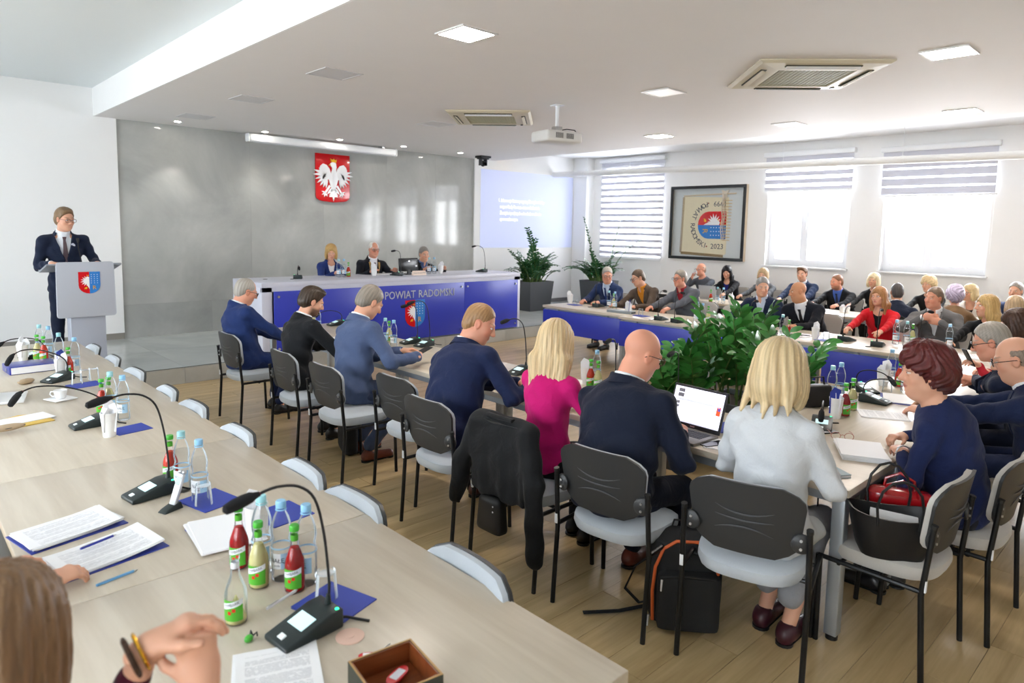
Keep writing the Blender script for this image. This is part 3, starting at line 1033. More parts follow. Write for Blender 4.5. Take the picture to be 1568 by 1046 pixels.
def leaf_shape(L, w, n=7, tip=.25):
    """slender feather outline from the origin along +x"""
    up = []
    for i in range(n + 1):
        s = i / n
        up.append((L * s, w * math.sin(PI * min(1, s * .93 + .07) ** .8) * (1 if s < .97 else 0)))
    return [(x, -y) for x, y in up] + [(x, y) for x, y in reversed(up[:-1])][:-1]


def place2(poly, x, y, a):
    c, s = math.cos(a), math.sin(a)
    return [(x + px * c - py * s, y + px * s + py * c) for px, py in poly]


def county_crest(w, M, parent, half_only=True):
    """shield split in two: white half-eagle on red, golden letter and stars on blue; w its width; M its frame"""
    h = w * 1.15
    sh = outline_shield(w, h)
    L = MB().prism(half(sh, -1), .006, M).build('crest_red_field', red_e, parent)
    MB().prism(half(sh, 1), .006, M).build('crest_blue_field', blue_e, L)
    M2 = M @ Matrix.Translation((0, 0, .006))
    eg = MB()
    eg.prism([(-.005 * w, .30 * w), (-.10 * w, .33 * w), (-.17 * w, .27 * w), (-.13 * w, .20 * w), (-.10 * w, .08 * w), (-.12 * w, -.10 * w), (-.06 * w, -.24 * w), (-.005 * w, -.34 * w)], .002, M2)
    for k in range(7):
        a = R(118 + k * 24)
        eg.prism(place2(leaf_shape((.34 - .02 * abs(k - 3)) * w, .034 * w), -.09 * w, .10 * w, a), .002 + k * .0002, M2)
    eg.build('crest_eagle', white_e, L)
    g = MB()
    g.prism(place2(leaf_shape(.13 * w, .03 * w), -.16 * w, -.24 * w, R(230)), .003, M2).prism(place2(leaf_shape(.12 * w, .03 * w), -.14 * w, -.22 * w, R(265)), .0032, M2)
    g.prism([(-.17 * w, .29 * w), (-.24 * w, .25 * w), (-.16 * w, .25 * w)], .003, M2).prism([(-.11 * w, .36 * w), (-.02 * w, .36 * w), (-.01 * w, .42 * w), (-.06 * w, .38 * w), (-.12 * w, .42 * w)], .003, M2)
    g.build('crest_gold', gold_e, L)
    text('crest_letter', 'R', .30 * w, M @ Matrix.Translation((.22 * w, -.27 * w, .0075)), gold_e, L, extrude=.001)
    st_ = MB()
    for r_ in range(5):
        for c_ in range(3):
            st_.prism([(.09 * w + .14 * w * c_ + dx * w * .022, .42 * w - .11 * w * r_ + dy * w * .022) for dx, dy in ((1, 0), (0, 1), (-1, 0), (0, -1))], .002, M2)
    tag(st_.build('crest_stars', white_e, L), kind='stuff')
    return L


county_crest(.36, frame((.06, -.0305, pz1 - .44), (1, 0, 0), (0, 0, 1)), t)
MB().tube([(-2.0, .6, hh - .002), (-2.0, .6, hh + .004)], .03, 14).build('cable_grommet', dark_grey, t)

# ================================================================== lectern
t = thing('lectern', 'light grey lectern with a county crest panel on the stage', 'lectern', (1.755, 8.93, STZ), R(2))
fp = [(-.285, 1.245), (.285, 1.245), (.295, .62), (-.295, .62)]


def rounded(poly, r, n=5):
    out = []
    m_ = len(poly)
    for i in range(m_):
        p, a, b = Vector(poly[i]), Vector(poly[i - 1]), Vector(poly[(i + 1) % m_])
        da, db = (a - p).normalized(), (b - p).normalized()
        A, B = p + da * r, p + db * r
        for k in range(n + 1):
            q = k / n
            out.append(tuple((A * (1 - q) ** 2 + p * 2 * q * (1 - q) + B * q * q)))
    return out


Mf = frame((0, -.03, 0), (1, 0, 0), (0, 0, 1))
pn = MB().prism(rounded(fp[::-1], .035), .025, Mf).build('front_panel', metal_grey, t, bevel=.003)
county_crest(.215, frame((.03, -.0555, 1.01), (1, 0, 0), (0, 0, 1)), pn)
MB().b2(-.16, .19, -.01, .16, .02, .62).build('column', mat('lectern_column', '#a6abb7', .4), t, bevel=.004)
MB().b2(-.28, .28, -.14, .30, 0, .022).build('base', metal_grey, t, bevel=.006)
Ms = Matrix.Translation((0, .15, 1.17)) @ Matrix.Rotation(R(-14), 4, 'X')
MB().box((0, 0, 0), (.74, .40, .02), Ms).build('reading_shelf', mat('lectern_shelf', '#8d929b', .4), t, bevel=.003)
MB().box((0, .0, .02), (.74, .02, .03), Ms @ Matrix.Translation((0, .2, 0))).build('shelf_lip', metal_grey, t)
MB().tube([(.0, .02, 1.12), (.0, .12, 1.26), (.0, .22, 1.40), (.01, .27, 1.47)], .006, 8).build('microphone_stem', black_pl, t, smooth='auto')
MB().tube([(.01, .262, 1.455), (.012, .29, 1.50)], [.013, .016], 10).build('microphone_head', black_pl, t, smooth='auto')

# ================================================================== national eagle on the stone wall
ex, ez, ew, eh = 6.03, 2.74, .66, .84
t = thing('eagle_emblem', 'red shield with a crowned white eagle on the stone wall', 'emblem', (ex, YB - .001, ez - eh / 2))
Me = frame((0, 0, eh / 2), (1, 0, 0), (0, 0, 1))
sp = [(-ew / 2, eh / 2), (-ew / 2, -eh * .36)] + [(-ew / 2 + .13 * (1 - math.cos(a)), -eh * .36 - eh * .12 * math.sin(a)) for a in (R(30), R(60), R(90))] + [(0, -eh * .5)] + \
     [(ew / 2 - .13 * (1 - math.cos(a)), -eh * .36 - eh * .12 * math.sin(a)) for a in (R(90), R(60), R(30))] + [(ew / 2, -eh * .36), (ew / 2, eh / 2)]
MB().prism(sp, .03, Me).build('shield', red_e, t, bevel=.004)
Mg = Me @ Matrix.Translation((0, 0, .03))
bd = MB()
bd.prism([(-.035, .20), (-.075, .235), (-.04, .275), (.01, .285), (.05, .265), (.06, .20), (.05, .14), (.07, .06), (.09, -.02), (.06, -.12), (.03, -.2), (-.03, -.2), (-.06, -.12), (-.09, -.02), (-.06, .06), (-.03, .13), (-.02, .18)], .022, Mg)
bd.build('eagle_body', white_e, t, bevel=.005)
for s in (-1, 1):
    wg = MB()
    def pl(poly, h): wg.prism([(s * x, y) for x, y in (poly if s > 0 else poly[::-1])], h, Mg)
    pl([(.05, .08), (.075, .16), (.13, .225), (.20, .245), (.25, .20), (.27, .12), (.24, .02), (.14, -.03), (.07, -.02)], .018)
    for k in range(9):
        a = R(48 - k * 17)
        L_ = .20 + .03 * math.sin(k * .5)
        pl(place2(leaf_shape(L_ * (.72 if k < 2 else 1), .024), .135 + .01 * k * (k < 4), .10 - .012 * k, a), .012 + .0012 * k)
    for k in range(5):
        pl(place2(leaf_shape(.13, .02), .10 + .02 * k, .09 - .01 * k, R(15 - k * 22)), .022)
    wg.build('wing', white_e, t)
    lg = MB()
    def pq(poly, h): lg.prism([(s * x, y) for x, y in (poly if s > 0 else poly[::-1])], h, Mg)
    pq([(.05, -.14), (.085, -.12), (.17, -.25), (.145, -.265)], .016)
    for a in (-120, -75, -30, 20):
        pq(place2(leaf_shape(.075, .012), .158, -.255, R(a)), .016)
    lg.build('talon', white_e, t)
tl = MB()
for a in (-90, -112, -68, -135, -45):
    tl.prism(place2(leaf_shape(.24 if a == -90 else .17, .026), 0, -.16, R(a)), .016 + .001 * (a == -90), Mg)
for s in (-1, 1):
    tl.prism(place2(leaf_shape(.10, .016), 0, -.25, R(-90 + s * 60)), .018, Mg)
    tl.prism(place2(leaf_shape(.09, .016), 0, -.30, R(-90 + s * 75)), .018, Mg)
tl.build('tail', white_e, t)
cw = MB().prism([(-.04, .285), (.05, .275), (.065, .335), (.035, .315), (.01, .345), (-.02, .32), (-.055, .34)], .024, Mg)
cw.prism([(-.06, .245), (-.095, .225), (-.055, .215)], .024, Mg)
cw.build('crown_and_beak', gold_e, t)

# ================================================================== framed banner on the window wall
t = thing('framed_banner', 'county banner in a black frame hung sideways between the windows', 'picture', (XR - .101, 7.52, 1.35), group=None)
hb, hv = .865, 1.53
bk = mat('black_frame', '#232629', .35)
fm = MB()
for (a, b, c, d) in ((-hb, hb, 0, .06), (-hb, hb, hv - .06, hv), (-hb, -hb + .06, .06, hv - .06), (hb - .06, hb, .06, hv - .06)):
    fm.b2(-.01, .012, a, b, c, d)
fm.build('frame', bk, t, bevel=.003)
sd = MB()
wood_s = mat('pale_wood_side', '#d9c9ae', .5)
for (a, b, c, d) in ((-hb, hb, 0, .02), (-hb, hb, hv - .02, hv), (-hb, -hb + .02, .02, hv - .02), (hb - .02, hb, .02, hv - .02)):
    sd.b2(.012, .098, a, b, c, d)
sd.build('box_side', wood_s, t)
MB().b2(.085, .097, -hb + .02, hb - .02, .02, hv - .02).build('backing', mat('banner_backing', '#cfd6d8', .7), t)
MB().b2(.0, .003, -hb + .06, hb - .06, .06, hv - .06).build('glass', glassy('picture_glass', mixw=.12), t)
# the frame's own picture axes: u runs to the right as seen from the room (towards -y), v runs up
def ban(u, v, d): return Vector((.085 - d, .0 - u, v))
Mb = Matrix(((0, 0, -1, .083), (-1, 0, 0, 0), (0, 1, 0, 0), (0, 0, 0, 1)))
cloth_b = [(-.60, .15), (.40, .11), (.44, .14), (.46, 1.28), (-.57, 1.32), (-.60, 1.29)]
cl = MB().prism(cloth_b, .006, Mb).build('banner_cloth', mat('banner_cream', '#e4dcc0', .8, var=.05, scale=20), t)
ribm = mat('banner_fringe', '#9d8355', .7)
fr_ = MB()
for (x0, y0, x1, y1) in ((-.60, .15, .40, .11), (-.60, .15, -.57, 1.32)):
    n = 40
    for i in range(n):
        q = i / n
        x_, y_ = x0 + (x1 - x0) * q, y0 + (y1 - y0) * q
        dx, dy = (0, -.04) if y1 - y0 < .5 else (-.035, 0)
        fr_.box((x_ + dx / 2, y_ + dy / 2, .005), (.018 + abs(dx), .018 + abs(dy), .006), Mb)
tag(fr_.build('fringe', ribm, cl), kind='stuff')
MB().tube([Mb @ Vector((-.58, 1.33, .02)), Mb @ Vector((.62, 1.36, .02))], .014, 10).build('pole', wood_s, t, smooth='auto')
txt_b = mat('banner_letters', '#353b50', .7)
cx_, cy_, rr = .07, .72, .44
# arc of letters reading up the curved side: POWIAT RADOMSKI, then the years
arc = 'POWIAT RADOMSKI'
for i, ch in enumerate(arc):
    if ch == ' ': continue
    a = R(100 + (i + .5) * 160 / len(arc))
    px_, py_ = cx_ + rr * math.cos(a) * .96, cy_ + rr * math.sin(a)
    Ml = Mb @ Matrix.Translation((px_, py_, .0065)) @ Matrix.Rotation(a - PI / 2 + PI, 4, 'Z')
    text('letter', ch, .15, Ml, txt_b, cl, extrude=.001)
text('year', '1999', .15, Mb @ Matrix.Translation((.27, cy_ + rr + .0, .0065)) @ Matrix.Rotation(PI, 4, 'Z'), txt_b, cl, extrude=.001)
text('year', '2023', .15, Mb @ Matrix.Translation((.24, cy_ - rr + .0, .0065)), txt_b, cl, extrude=.001)
for yy in (cy_ + rr + .01, cy_ - rr):
    MB().cyl((0, 0, 0), .016, .003, 10, Mb @ Matrix.Translation((-.0, yy, .006))).build('rosette', mat('rosette_red', '#8a3a34', .6), cl)
Mc = Mb @ Matrix.Translation((.10, cy_, .0062)) @ Matrix.Rotation(-PI / 2, 4, 'Z')
county_crest(.56, Mc, cl)
rb = MB()
for k, (u0, w_) in enumerate(((.33, .022), (.37, .03), (.40, .022))):
    pts = []
    for i in range(12):
        v = 1.36 - i * .085
        pts.append(Mb @ Vector((u0 + .012 * math.sin(i * 1.3 + k), v, .03 + .006 * math.sin(i))))
    rb.tube(pts, w_ * .6, 6, flat=.3)
rb.build('ribbon', mat('ribbon_cream', '#e9dfcf', .6, var=.1, scale=9), t, smooth='auto')
rb = MB()
for i in range(14):
    rb.box((.44, 1.22 - i * .062, .03), (.22 - .004 * i, .016, .004), Mb)
tag(rb.build('tassels', mat('ribbon_tan', '#cdb68e', .6), t), kind='stuff')
bw = MB()
for a in (40, 140, 250, 290):
    bw.prism(place2(leaf_shape(.11, .03), .39, 1.36, R(a)), .02, Mb @ Matrix.Translation((0, 0, .03)))
bw.build('bow', mat('ribbon_cream', '#e9dfcf', .6), t)

# ================================================================== plants
leaf_a = mat('leaf_green', '#3d8038', .35, var=.25, scale=9, spec=.6, rnd=.25)
leaf_b = mat('leaf_dark_green', '#2f6338', .35, var=.2, scale=9, spec=.6)
stem_m = mat('stem_green', '#5d7a3e', .5, var=.2, scale=30)
pot_m = mat('graphite_planter', '#54585d', .55)
soil_m = mat('soil', '#3a2d22', .95, var=.4, scale=60)


def leaf_mesh(L, w):
    """glossy leaflet: folded along its midrib and drooping at the tip"""
    vs = []; fs = []
    n = 6
    for i in range(n + 1):
        s = i / n
        ww = w * math.sin(PI * (s * .94 + .03)) ** .75
        z = .04 * L * math.sin(PI * s) - .18 * L * s * s
        vs += [(L * s, -ww, z + .25 * ww), (L * s, 0, z), (L * s, ww, z + .25 * ww)]
    for i in range(n):
        a = i * 3
        fs += [(a, a + 3, a + 4, a + 1), (a + 1, a + 4, a + 5, a + 2)]
    me = bpy.data.meshes.new('leaf')
    me.from_pydata(vs, [], fs); me.shade_smooth()
    me.materials.append(leaf_a)
    return me


LEAVES = [leaf_mesh(.115, .026), leaf_mesh(.092, .023), leaf_mesh(.062, .018)]


def zz_plant(name, label, x, y, z, pot, stems, seed, single, lsc=1.0, group=None, rz=0.0):
    """pot = (width, depth, height); stems: (length, lean in degrees, heading)"""
    rnd = random.Random(seed)
    t = thing('potted_plant', label, 'plant', (x, y, z), rz, group)
    w, d, h = pot
    p = MB()
    ring = lambda s, zz: [(-w / 2 * s, -d / 2 * s, zz), (w / 2 * s, -d / 2 * s, zz), (w / 2 * s, d / 2 * s, zz), (-w / 2 * s, d / 2 * s, zz)]
    vs = ring(.84, 0) + ring(1, h) + ring(.93, h) + ring(.9, h - .07)
    fs = [(3, 2, 1, 0)] + [(i * 4 + k, i * 4 + (k + 1) % 4, (i + 1) * 4 + (k + 1) % 4, (i + 1) * 4 + k) for i in range(3) for k in range(4)]
    p.add(vs, fs).build('planter', pot_m, t, bevel=.008)
    MB().box((0, 0, h - .06), (w * .9, d * .9, .02)).build('soil', soil_m, t)
    far = MB()
    count = 0
    for (L, lean, head) in stems:
        bx, by = rnd.uniform(-.3, .3) * w, rnd.uniform(-.3, .3) * d
        hd = R(head)
        pts = []; n = 9
        q = Vector((bx, by, h - .06)); ang = R(lean * .35)
        for i in range(n + 1):
            pts.append(q.copy())
            a = ang + R(lean) * (i / n) ** 1.4
            q = q + Vector((math.sin(a) * math.cos(hd), math.sin(a) * math.sin(hd), math.cos(a))) * (L / n)
        so = MB().tube(pts, [.011 * (1 - .75 * i / n) for i in range(n + 1)], 6)
        so = so.build('stem', stem_m, t, smooth='auto')
        m_ = max(8, int(L / .042 / lsc))
        for k in range(m_):
            s = .22 + .78 * (k + .5) / m_
            f_ = s * n; i = min(n - 1, int(f_)); f_ -= i
            P = pts[i].lerp(pts[i + 1], f_)
            T = (pts[i + 1] - pts[i]).normalized()
            side = T.cross(Vector((0, 0, 1)))
            side = side.normalized() if side.length > .05 else Vector((1, 0, 0))
            up = side.cross(T).normalized()
            sg = 1 if k % 2 else -1
            dirv = (side * sg * rnd.uniform(.75, 1) + T * rnd.uniform(.5, .9) + up * rnd.uniform(-.1, .35)).normalized()
            nz = (up + T * -.2 + Vector((rnd.uniform(-.2, .2), rnd.uniform(-.2, .2), .1))).normalized()
            M = frame(P, dirv, nz.cross(dirv))
            sc_ = lsc * rnd.uniform(.8, 1.15) * (.75 + .5 * math.sin(PI * min(1, s * .9)))
            if single and count < 296:
                me = LEAVES[0 if sc_ > .9 else 1]
                lf = bpy.data.objects.new('leaf', me)
                COL.objects.link(lf); lf.parent = so
                lf.matrix_local = M @ Matrix.Scale(sc_, 4)
                count += 1
            else:
                me = LEAVES[1]
                far.add([v.co for v in me.vertices], [tuple(f.vertices) for f in me.polygons], M @ Matrix.Scale(sc_, 4))
    if far.v:
        tag(far.build('foliage', leaf_a if single else leaf_b, t, smooth=True), kind='stuff')
    return t


rs = random.Random(3)
def stems(n, l0, l1, a0, a1): return [(rs.uniform(l0, l1), rs.uniform(a0, a1), rs.uniform(0, 360)) for _ in range(n)]
pb_ = pix(818, 474.5, STZ)
zz_plant('potted_plant', 'dark green plant in a square graphite planter beside the blue desk', 10.25, 10.2, STZ, (.72, .6, .62), stems(54, .40, .85, 25, 95) + [(1.35, 38, 205), (1.1, 40, 20)], 11, False, .9, 'potted plants by the stage')
zz_plant('potted_plant', 'dark green plant with two tall shoots behind the man in glasses', 11.75, 9.6, STZ, (.66, .6, .62), stems(48, .40, .85, 25, 95) + [(1.45, 16, 150), (1.45, 14, 300), (1.2, 50, 300), (1.1, 55, 320)], 12, False, .9, 'potted plants by the stage')
zz_plant('potted_plant', 'bright green plant of the middle of the square, by the bald man', 4.82, 3.12, 0, (.6, .5, .42), [(rs.uniform(.45, .85), rs.uniform(10, 60), rs.uniform(0, 360)) for _ in range(17)], 13, True, 1.15, 'plants in the middle of the square')
zz_plant('potted_plant', 'bright green plant of the middle of the square, by the woman in the grey blazer', 5.20, 2.38, 0, (.6, .5, .42), [(rs.uniform(.5, .9), rs.uniform(10, 60), rs.uniform(0, 360)) for _ in range(17)], 14, True, 1.15, 'plants in the middle of the square')
zz_plant('potted_plant', 'bright green plant of the middle of the square with the tallest leafy shoots', 5.66, 2.98, 0, (.6, .5, .42), [(rs.uniform(.6, 1.0), rs.uniform(8, 50), rs.uniform(0, 360)) for _ in range(17)], 15, True, 1.2, 'plants in the middle of the square')
# ================================================================== people: bodies and clothes as smooth distance-field surfaces
def V3(*a): return np.array(a, dtype=np.float64)
def nrm(v):
    v = np.asarray(v, float); return v / max(1e-9, np.linalg.norm(v))


class Field:
    """a list of rounded shapes joined, cut and kept, meshed as ONE continuous surface"""
    def __init__(s):
        s.ops = []; s.folds = None

    # shapes: each is a function points -> distance, with a bounding sphere for the mesher
    def ell(s, c, r, A=None, k=.02, op='+'):
        c = np.asarray(c, float); r = np.asarray(r, float)
        A = np.eye(3) if A is None else np.asarray(A)      # rows are the axes
        def f(p):
            q = (p - c) @ A.T
            k0 = np.sqrt(((q / r) ** 2).sum(-1)); k1 = np.sqrt(((q / (r * r)) ** 2).sum(-1))
            return k0 * (k0 - 1) / np.maximum(k1, 1e-9)
        s.ops.append((op, f, k, c, r.max())); return s

    def cap(s, a, b, ra, rb, k=.02, op='+', u=None, fl=1.0):
        a = np.asarray(a, float); b = np.asarray(b, float); ab = b - a; L = max(1e-9, ab @ ab)
        if u is not None:
            u = nrm(u)
            abf = ab + (1 / fl - 1) * (ab @ u) * u; Lf = max(1e-9, abf @ abf)
        def f(p):
            q = p - a
            if u is not None:
                q = q + ((1 / fl - 1) * (q @ u))[..., None] * u
                t = np.clip((q @ abf) / Lf, 0, 1)
                return (np.sqrt(((q - t[..., None] * abf) ** 2).sum(-1)) - (ra + (rb - ra) * t)) * (fl if fl < 1 else 1)
            t = np.clip((q @ ab) / L, 0, 1)
            return np.sqrt(((q - t[..., None] * ab) ** 2).sum(-1)) - (ra + (rb - ra) * t)
        s.ops.append((op, f, k, (a + b) / 2, math.sqrt(L) / 2 + max(ra, rb))); return s

    def half(s, n, p0, k=.004, op='&'):
        n = nrm(n); p0 = np.asarray(p0, float)
        s.ops.append((op, lambda p: (p - p0) @ n, k, None, None)); return s

    def fn(s, f, k=.004, op='-'):
        s.ops.append((op, f, k, None, None)); return s

    @staticmethod
    def join(d, e, k, op):
        if op == '+':
            if k <= 0: return np.minimum(d, e)
            h = np.maximum(k - np.abs(d - e), 0) / k
            return np.minimum(d, e) - h * h * k * .25
        if op == '-': e = -e
        if k <= 0: return np.maximum(d, e)
        h = np.maximum(k - np.abs(d - e), 0) / k
        return np.maximum(d, e) + h * h * k * .25

    def at(s, p):
        d = np.full(p.shape[:-1], 9.0)
        for op, f, k, _c, _r in s.ops:
            d = s.join(d, f(p), k, op)
        if s.folds is not None: d = d + s.folds(p)
        return d

    def mesh(s, h):
        lo = np.min([c - r for op, f, k, c, r in s.ops if op == '+'], axis=0) - 2 * h
        hi = np.max([c + r for op, f, k, c, r in s.ops if op == '+'], axis=0) + 2 * h
        B = 8
        nb = np.ceil((hi - lo) / (B * h)).astype(int)
        N = nb * B
        gi = np.stack(np.meshgrid(*[np.arange(n) for n in nb], indexing='ij'), -1).reshape(-1, 3)
        cen = lo + (gi * B + (B - 1) / 2) * h
        Rb = .866 * B * h
        dc = s.at(cen)
        act = np.abs(dc) < Rb * 1.25 + .012
        bi = gi[act]; ac = cen[act]
        loc = np.stack(np.meshgrid(*[np.arange(B)] * 3, indexing='ij'), -1).reshape(-1, 3)
        P = lo + (bi[:, None, :] * B + loc[None]) * h
        d = np.full(P.shape[:2], 9.0)
        for op, f, k, _c, _r in s.ops:
            e = f(ac)
            if op == '&': m = e > -(Rb * 1.6 + k + .01)
            else: m = e < Rb * 1.6 + k + .01
            if not m.any(): continue
            d[m] = s.join(d[m], f(P[m]), k, op)
        if s.folds is not None: d += s.folds(P)
        V = np.repeat(np.repeat(np.repeat(dc.reshape(nb), B, 0), B, 1), B, 2).astype(np.float32)
        V6 = V.reshape(nb[0], B, nb[1], B, nb[2], B)
        V6[bi[:, 0], :, bi[:, 1], :, bi[:, 2], :] = d.reshape(-1, B, B, B)
        V = V6.reshape(N)
        V[0], V[-1] = 1, 1; V[:, 0], V[:, -1] = 1, 1; V[:, :, 0], V[:, :, -1] = 1, 1
        return nets(V, lo, h)


def nets(V, lo, h):
    nx, ny, nz = V.shape
    ins = V < 0
    st = (ny * nz, nz, 1)
    Vf = V.ravel()
    ids, pos, quads = [], [], []
    for ax in range(3):
        a = [slice(None)] * 3; b = [slice(None)] * 3
        a[ax] = slice(0, -1); b[ax] = slice(1, None)
        idx = np.argwhere(ins[tuple(a)] != ins[tuple(b)])
        if not len(idx): continue
        flat = idx @ np.array(st)
        v0 = Vf[flat]; v1 = Vf[flat + st[ax]]
        p = idx.astype(np.float64)
        p[:, ax] += v0 / (v0 - v1)
        o1, o2 = (ax + 1) % 3, (ax + 2) % 3
        c = [flat - st[o1] - st[o2], flat - st[o2], flat, flat - st[o1]]
        q = np.stack(c, 1)
        neg = v0 > 0
        q[neg] = q[neg][:, ::-1]
        quads.append(q)
        for cc in c:
            ids.append(cc); pos.append(p)
    ids = np.concatenate(ids); pos = np.concatenate(pos); quads = np.concatenate(quads)
    u, inv = np.unique(ids, return_inverse=True)
    cnt = np.bincount(inv)
    vs = np.stack([np.bincount(inv, weights=pos[:, i]) / cnt for i in range(3)], 1) * h + lo
    return vs, np.searchsorted(u, quads)


def cluster(vs, qs, coarse, cell):
    """merge the vertices flagged coarse (hidden under clothes) on a coarse grid; the surface stays joined"""
    key = np.floor(vs / cell).astype(np.int64)
    key = (key[:, 0] * 4001 + key[:, 1]) * 4001 + key[:, 2]
    key = np.where(coarse, key, np.arange(len(vs)) + 10 ** 13)
    u, inv = np.unique(key, return_inverse=True)
    cnt = np.bincount(inv)
    nv = np.stack([np.bincount(inv, weights=vs[:, i]) / cnt for i in range(3)], 1)
    q = inv[qs]
    t = np.concatenate([q[:, [0, 1, 2]], q[:, [0, 2, 3]]])
    ok = (t[:, 0] != t[:, 1]) & (t[:, 1] != t[:, 2]) & (t[:, 0] != t[:, 2])
    return nv, t[ok]


def np_mesh(name, vs, fs, col=None):
    me = bpy.data.meshes.new(name)
    n, m = fs.shape
    me.vertices.add(len(vs)); me.vertices.foreach_set('co', vs.astype(np.float32).ravel())
    me.loops.add(n * m); me.loops.foreach_set('vertex_index', fs.astype(np.int32).ravel())
    me.polygons.add(n); me.polygons.foreach_set('loop_start', np.arange(0, n * m, m, dtype=np.int32))
    me.polygons.foreach_set('use_smooth', np.ones(n, dtype=bool))
    if col is not None:
        at = me.color_attributes.new('Col', 'FLOAT_COLOR', 'POINT')
        c4 = np.concatenate([col, np.ones((len(col), 1))], 1).astype(np.float32)
        at.data.foreach_set('color', c4.ravel())
    me.update(calc_edges=True)
    return me


def rot(ax, a):
    c, s = math.cos(a), math.sin(a)
    if ax == 'x': return np.array([[1, 0, 0], [0, c, -s], [0, s, c]])
    if ax == 'y': return np.array([[c, 0, s], [0, 1, 0], [-s, 0, c]])
    return np.array([[c, -s, 0], [s, c, 0], [0, 0, 1]])


SKINS = {'fair': '#d9a58a', 'pink': '#d89a80', 'tan': '#c08a68', 'pale': '#e2b59b'}
def skin_mat(k): return mat('skin_' + k, SKINS[k], .48, sss=.12, attr='Col', spec=.4)
def cloth_mat(c, shiny=False): return mat('cloth_' + c.strip('#'), c, .82 if not shiny else .5, var=.10, scale=220, bump=.5, bscale=11, sheen=.06, detail=2, spec=.2)
def hair_mat(c): return mat('hair_' + c.strip('#'), c, .42, attr='Col', spec=.45)


_eye = {}
def eye_mesh(col='#3b4a52'):
    if col not in _eye:
        mb = MB().ellip((0, 0, 0), (.0125, .0125, .0125), nu=14, nv=10)
        n = len(mb.f)
        mb.ellip((0, .0095, 0), (.0058, .0042, .0058), nu=12, nv=6)
        k = len(mb.f)
        mb.ellip((0, .0128, 0), (.0026, .0014, .0026), nu=8, nv=6)
        me = bpy.data.meshes.new('eye'); me.from_pydata(mb.v, [], mb.f); me.shade_smooth()
        for m_ in (mat('eye_white', '#e4ddd6', .25), mat('iris_' + col.strip('#'), col, .2), mat('pupil', '#0b0b0c', .1)): me.materials.append(m_)
        me.polygons.foreach_set('material_index', np.array([0] * n + [1] * (k - n) + [2] * (len(mb.f) - k), dtype=np.int32))
        _eye[col] = me
    return _eye[col]


def head_shapes(F, Hc, Rh, s, sex, fat=0.0):
    """cranium, face, jaw, nose, brow, sockets, lips, ears in the head's own frame"""
    g = lambda x, y, z: Hc + Rh @ (V3(x, y, z) * s)
    A = Rh.T
    E = lambda c, r, k=.02, op='+', B=None: F.ell(g(*c), V3(*r) * s, (B @ A) if B is not None else A, k * s, op)
    jw = (1.0 if sex == 'm' else .90) + fat * .5
    E((0, -.018, .038), (.074, .094, .086), .03)
    E((0, .028, -.030), (.060 * jw, .062, .082), .035)
    E((0, .040, -.078), (.042 * jw, .044, .034), .03)
    E((0, .066, -.098), (.020 * jw, .020, .017), .018)
    for q in (-1, 1):
        E((q * .046 * jw, .000, -.068), (.018, .030, .026), .03)
        E((q * .038, .058, -.022), (.022, .022, .020), .022)
        E((q * .028, .078, .030), (.022, .012, .007), .014)
        E((q * .031, .0975, .0105), (.0155, .011, .0075), .008, '-')
        E((q * .031, .081, .0175), (.016, .011, .0055), .006)
        E((q * .031, .081, .0015), (.014, .0095, .0045), .006)
        E((q * .0755, -.006, -.004), (.009, .020, .031), .008, '+', rot('x', R(-12)))
        E((q * .085, -.004, -.004), (.006, .011, .019), .004, '-', rot('x', R(-12)))
        E((q * .011, .096, -.030), (.008, .010, .007), .008)
    F.cap(g(0, .086, .018), g(0, .109, -.024), .0085 * s, .0125 * s, .014 * s)
    E((0, .086, -.0555), (.023, .010, .0052), .006)
    E((0, .085, -.0655), (.019, .010, .0055), .005)
    if fat > .15:
        E((0, .02, -.115), (.05, .045, .03), .03)


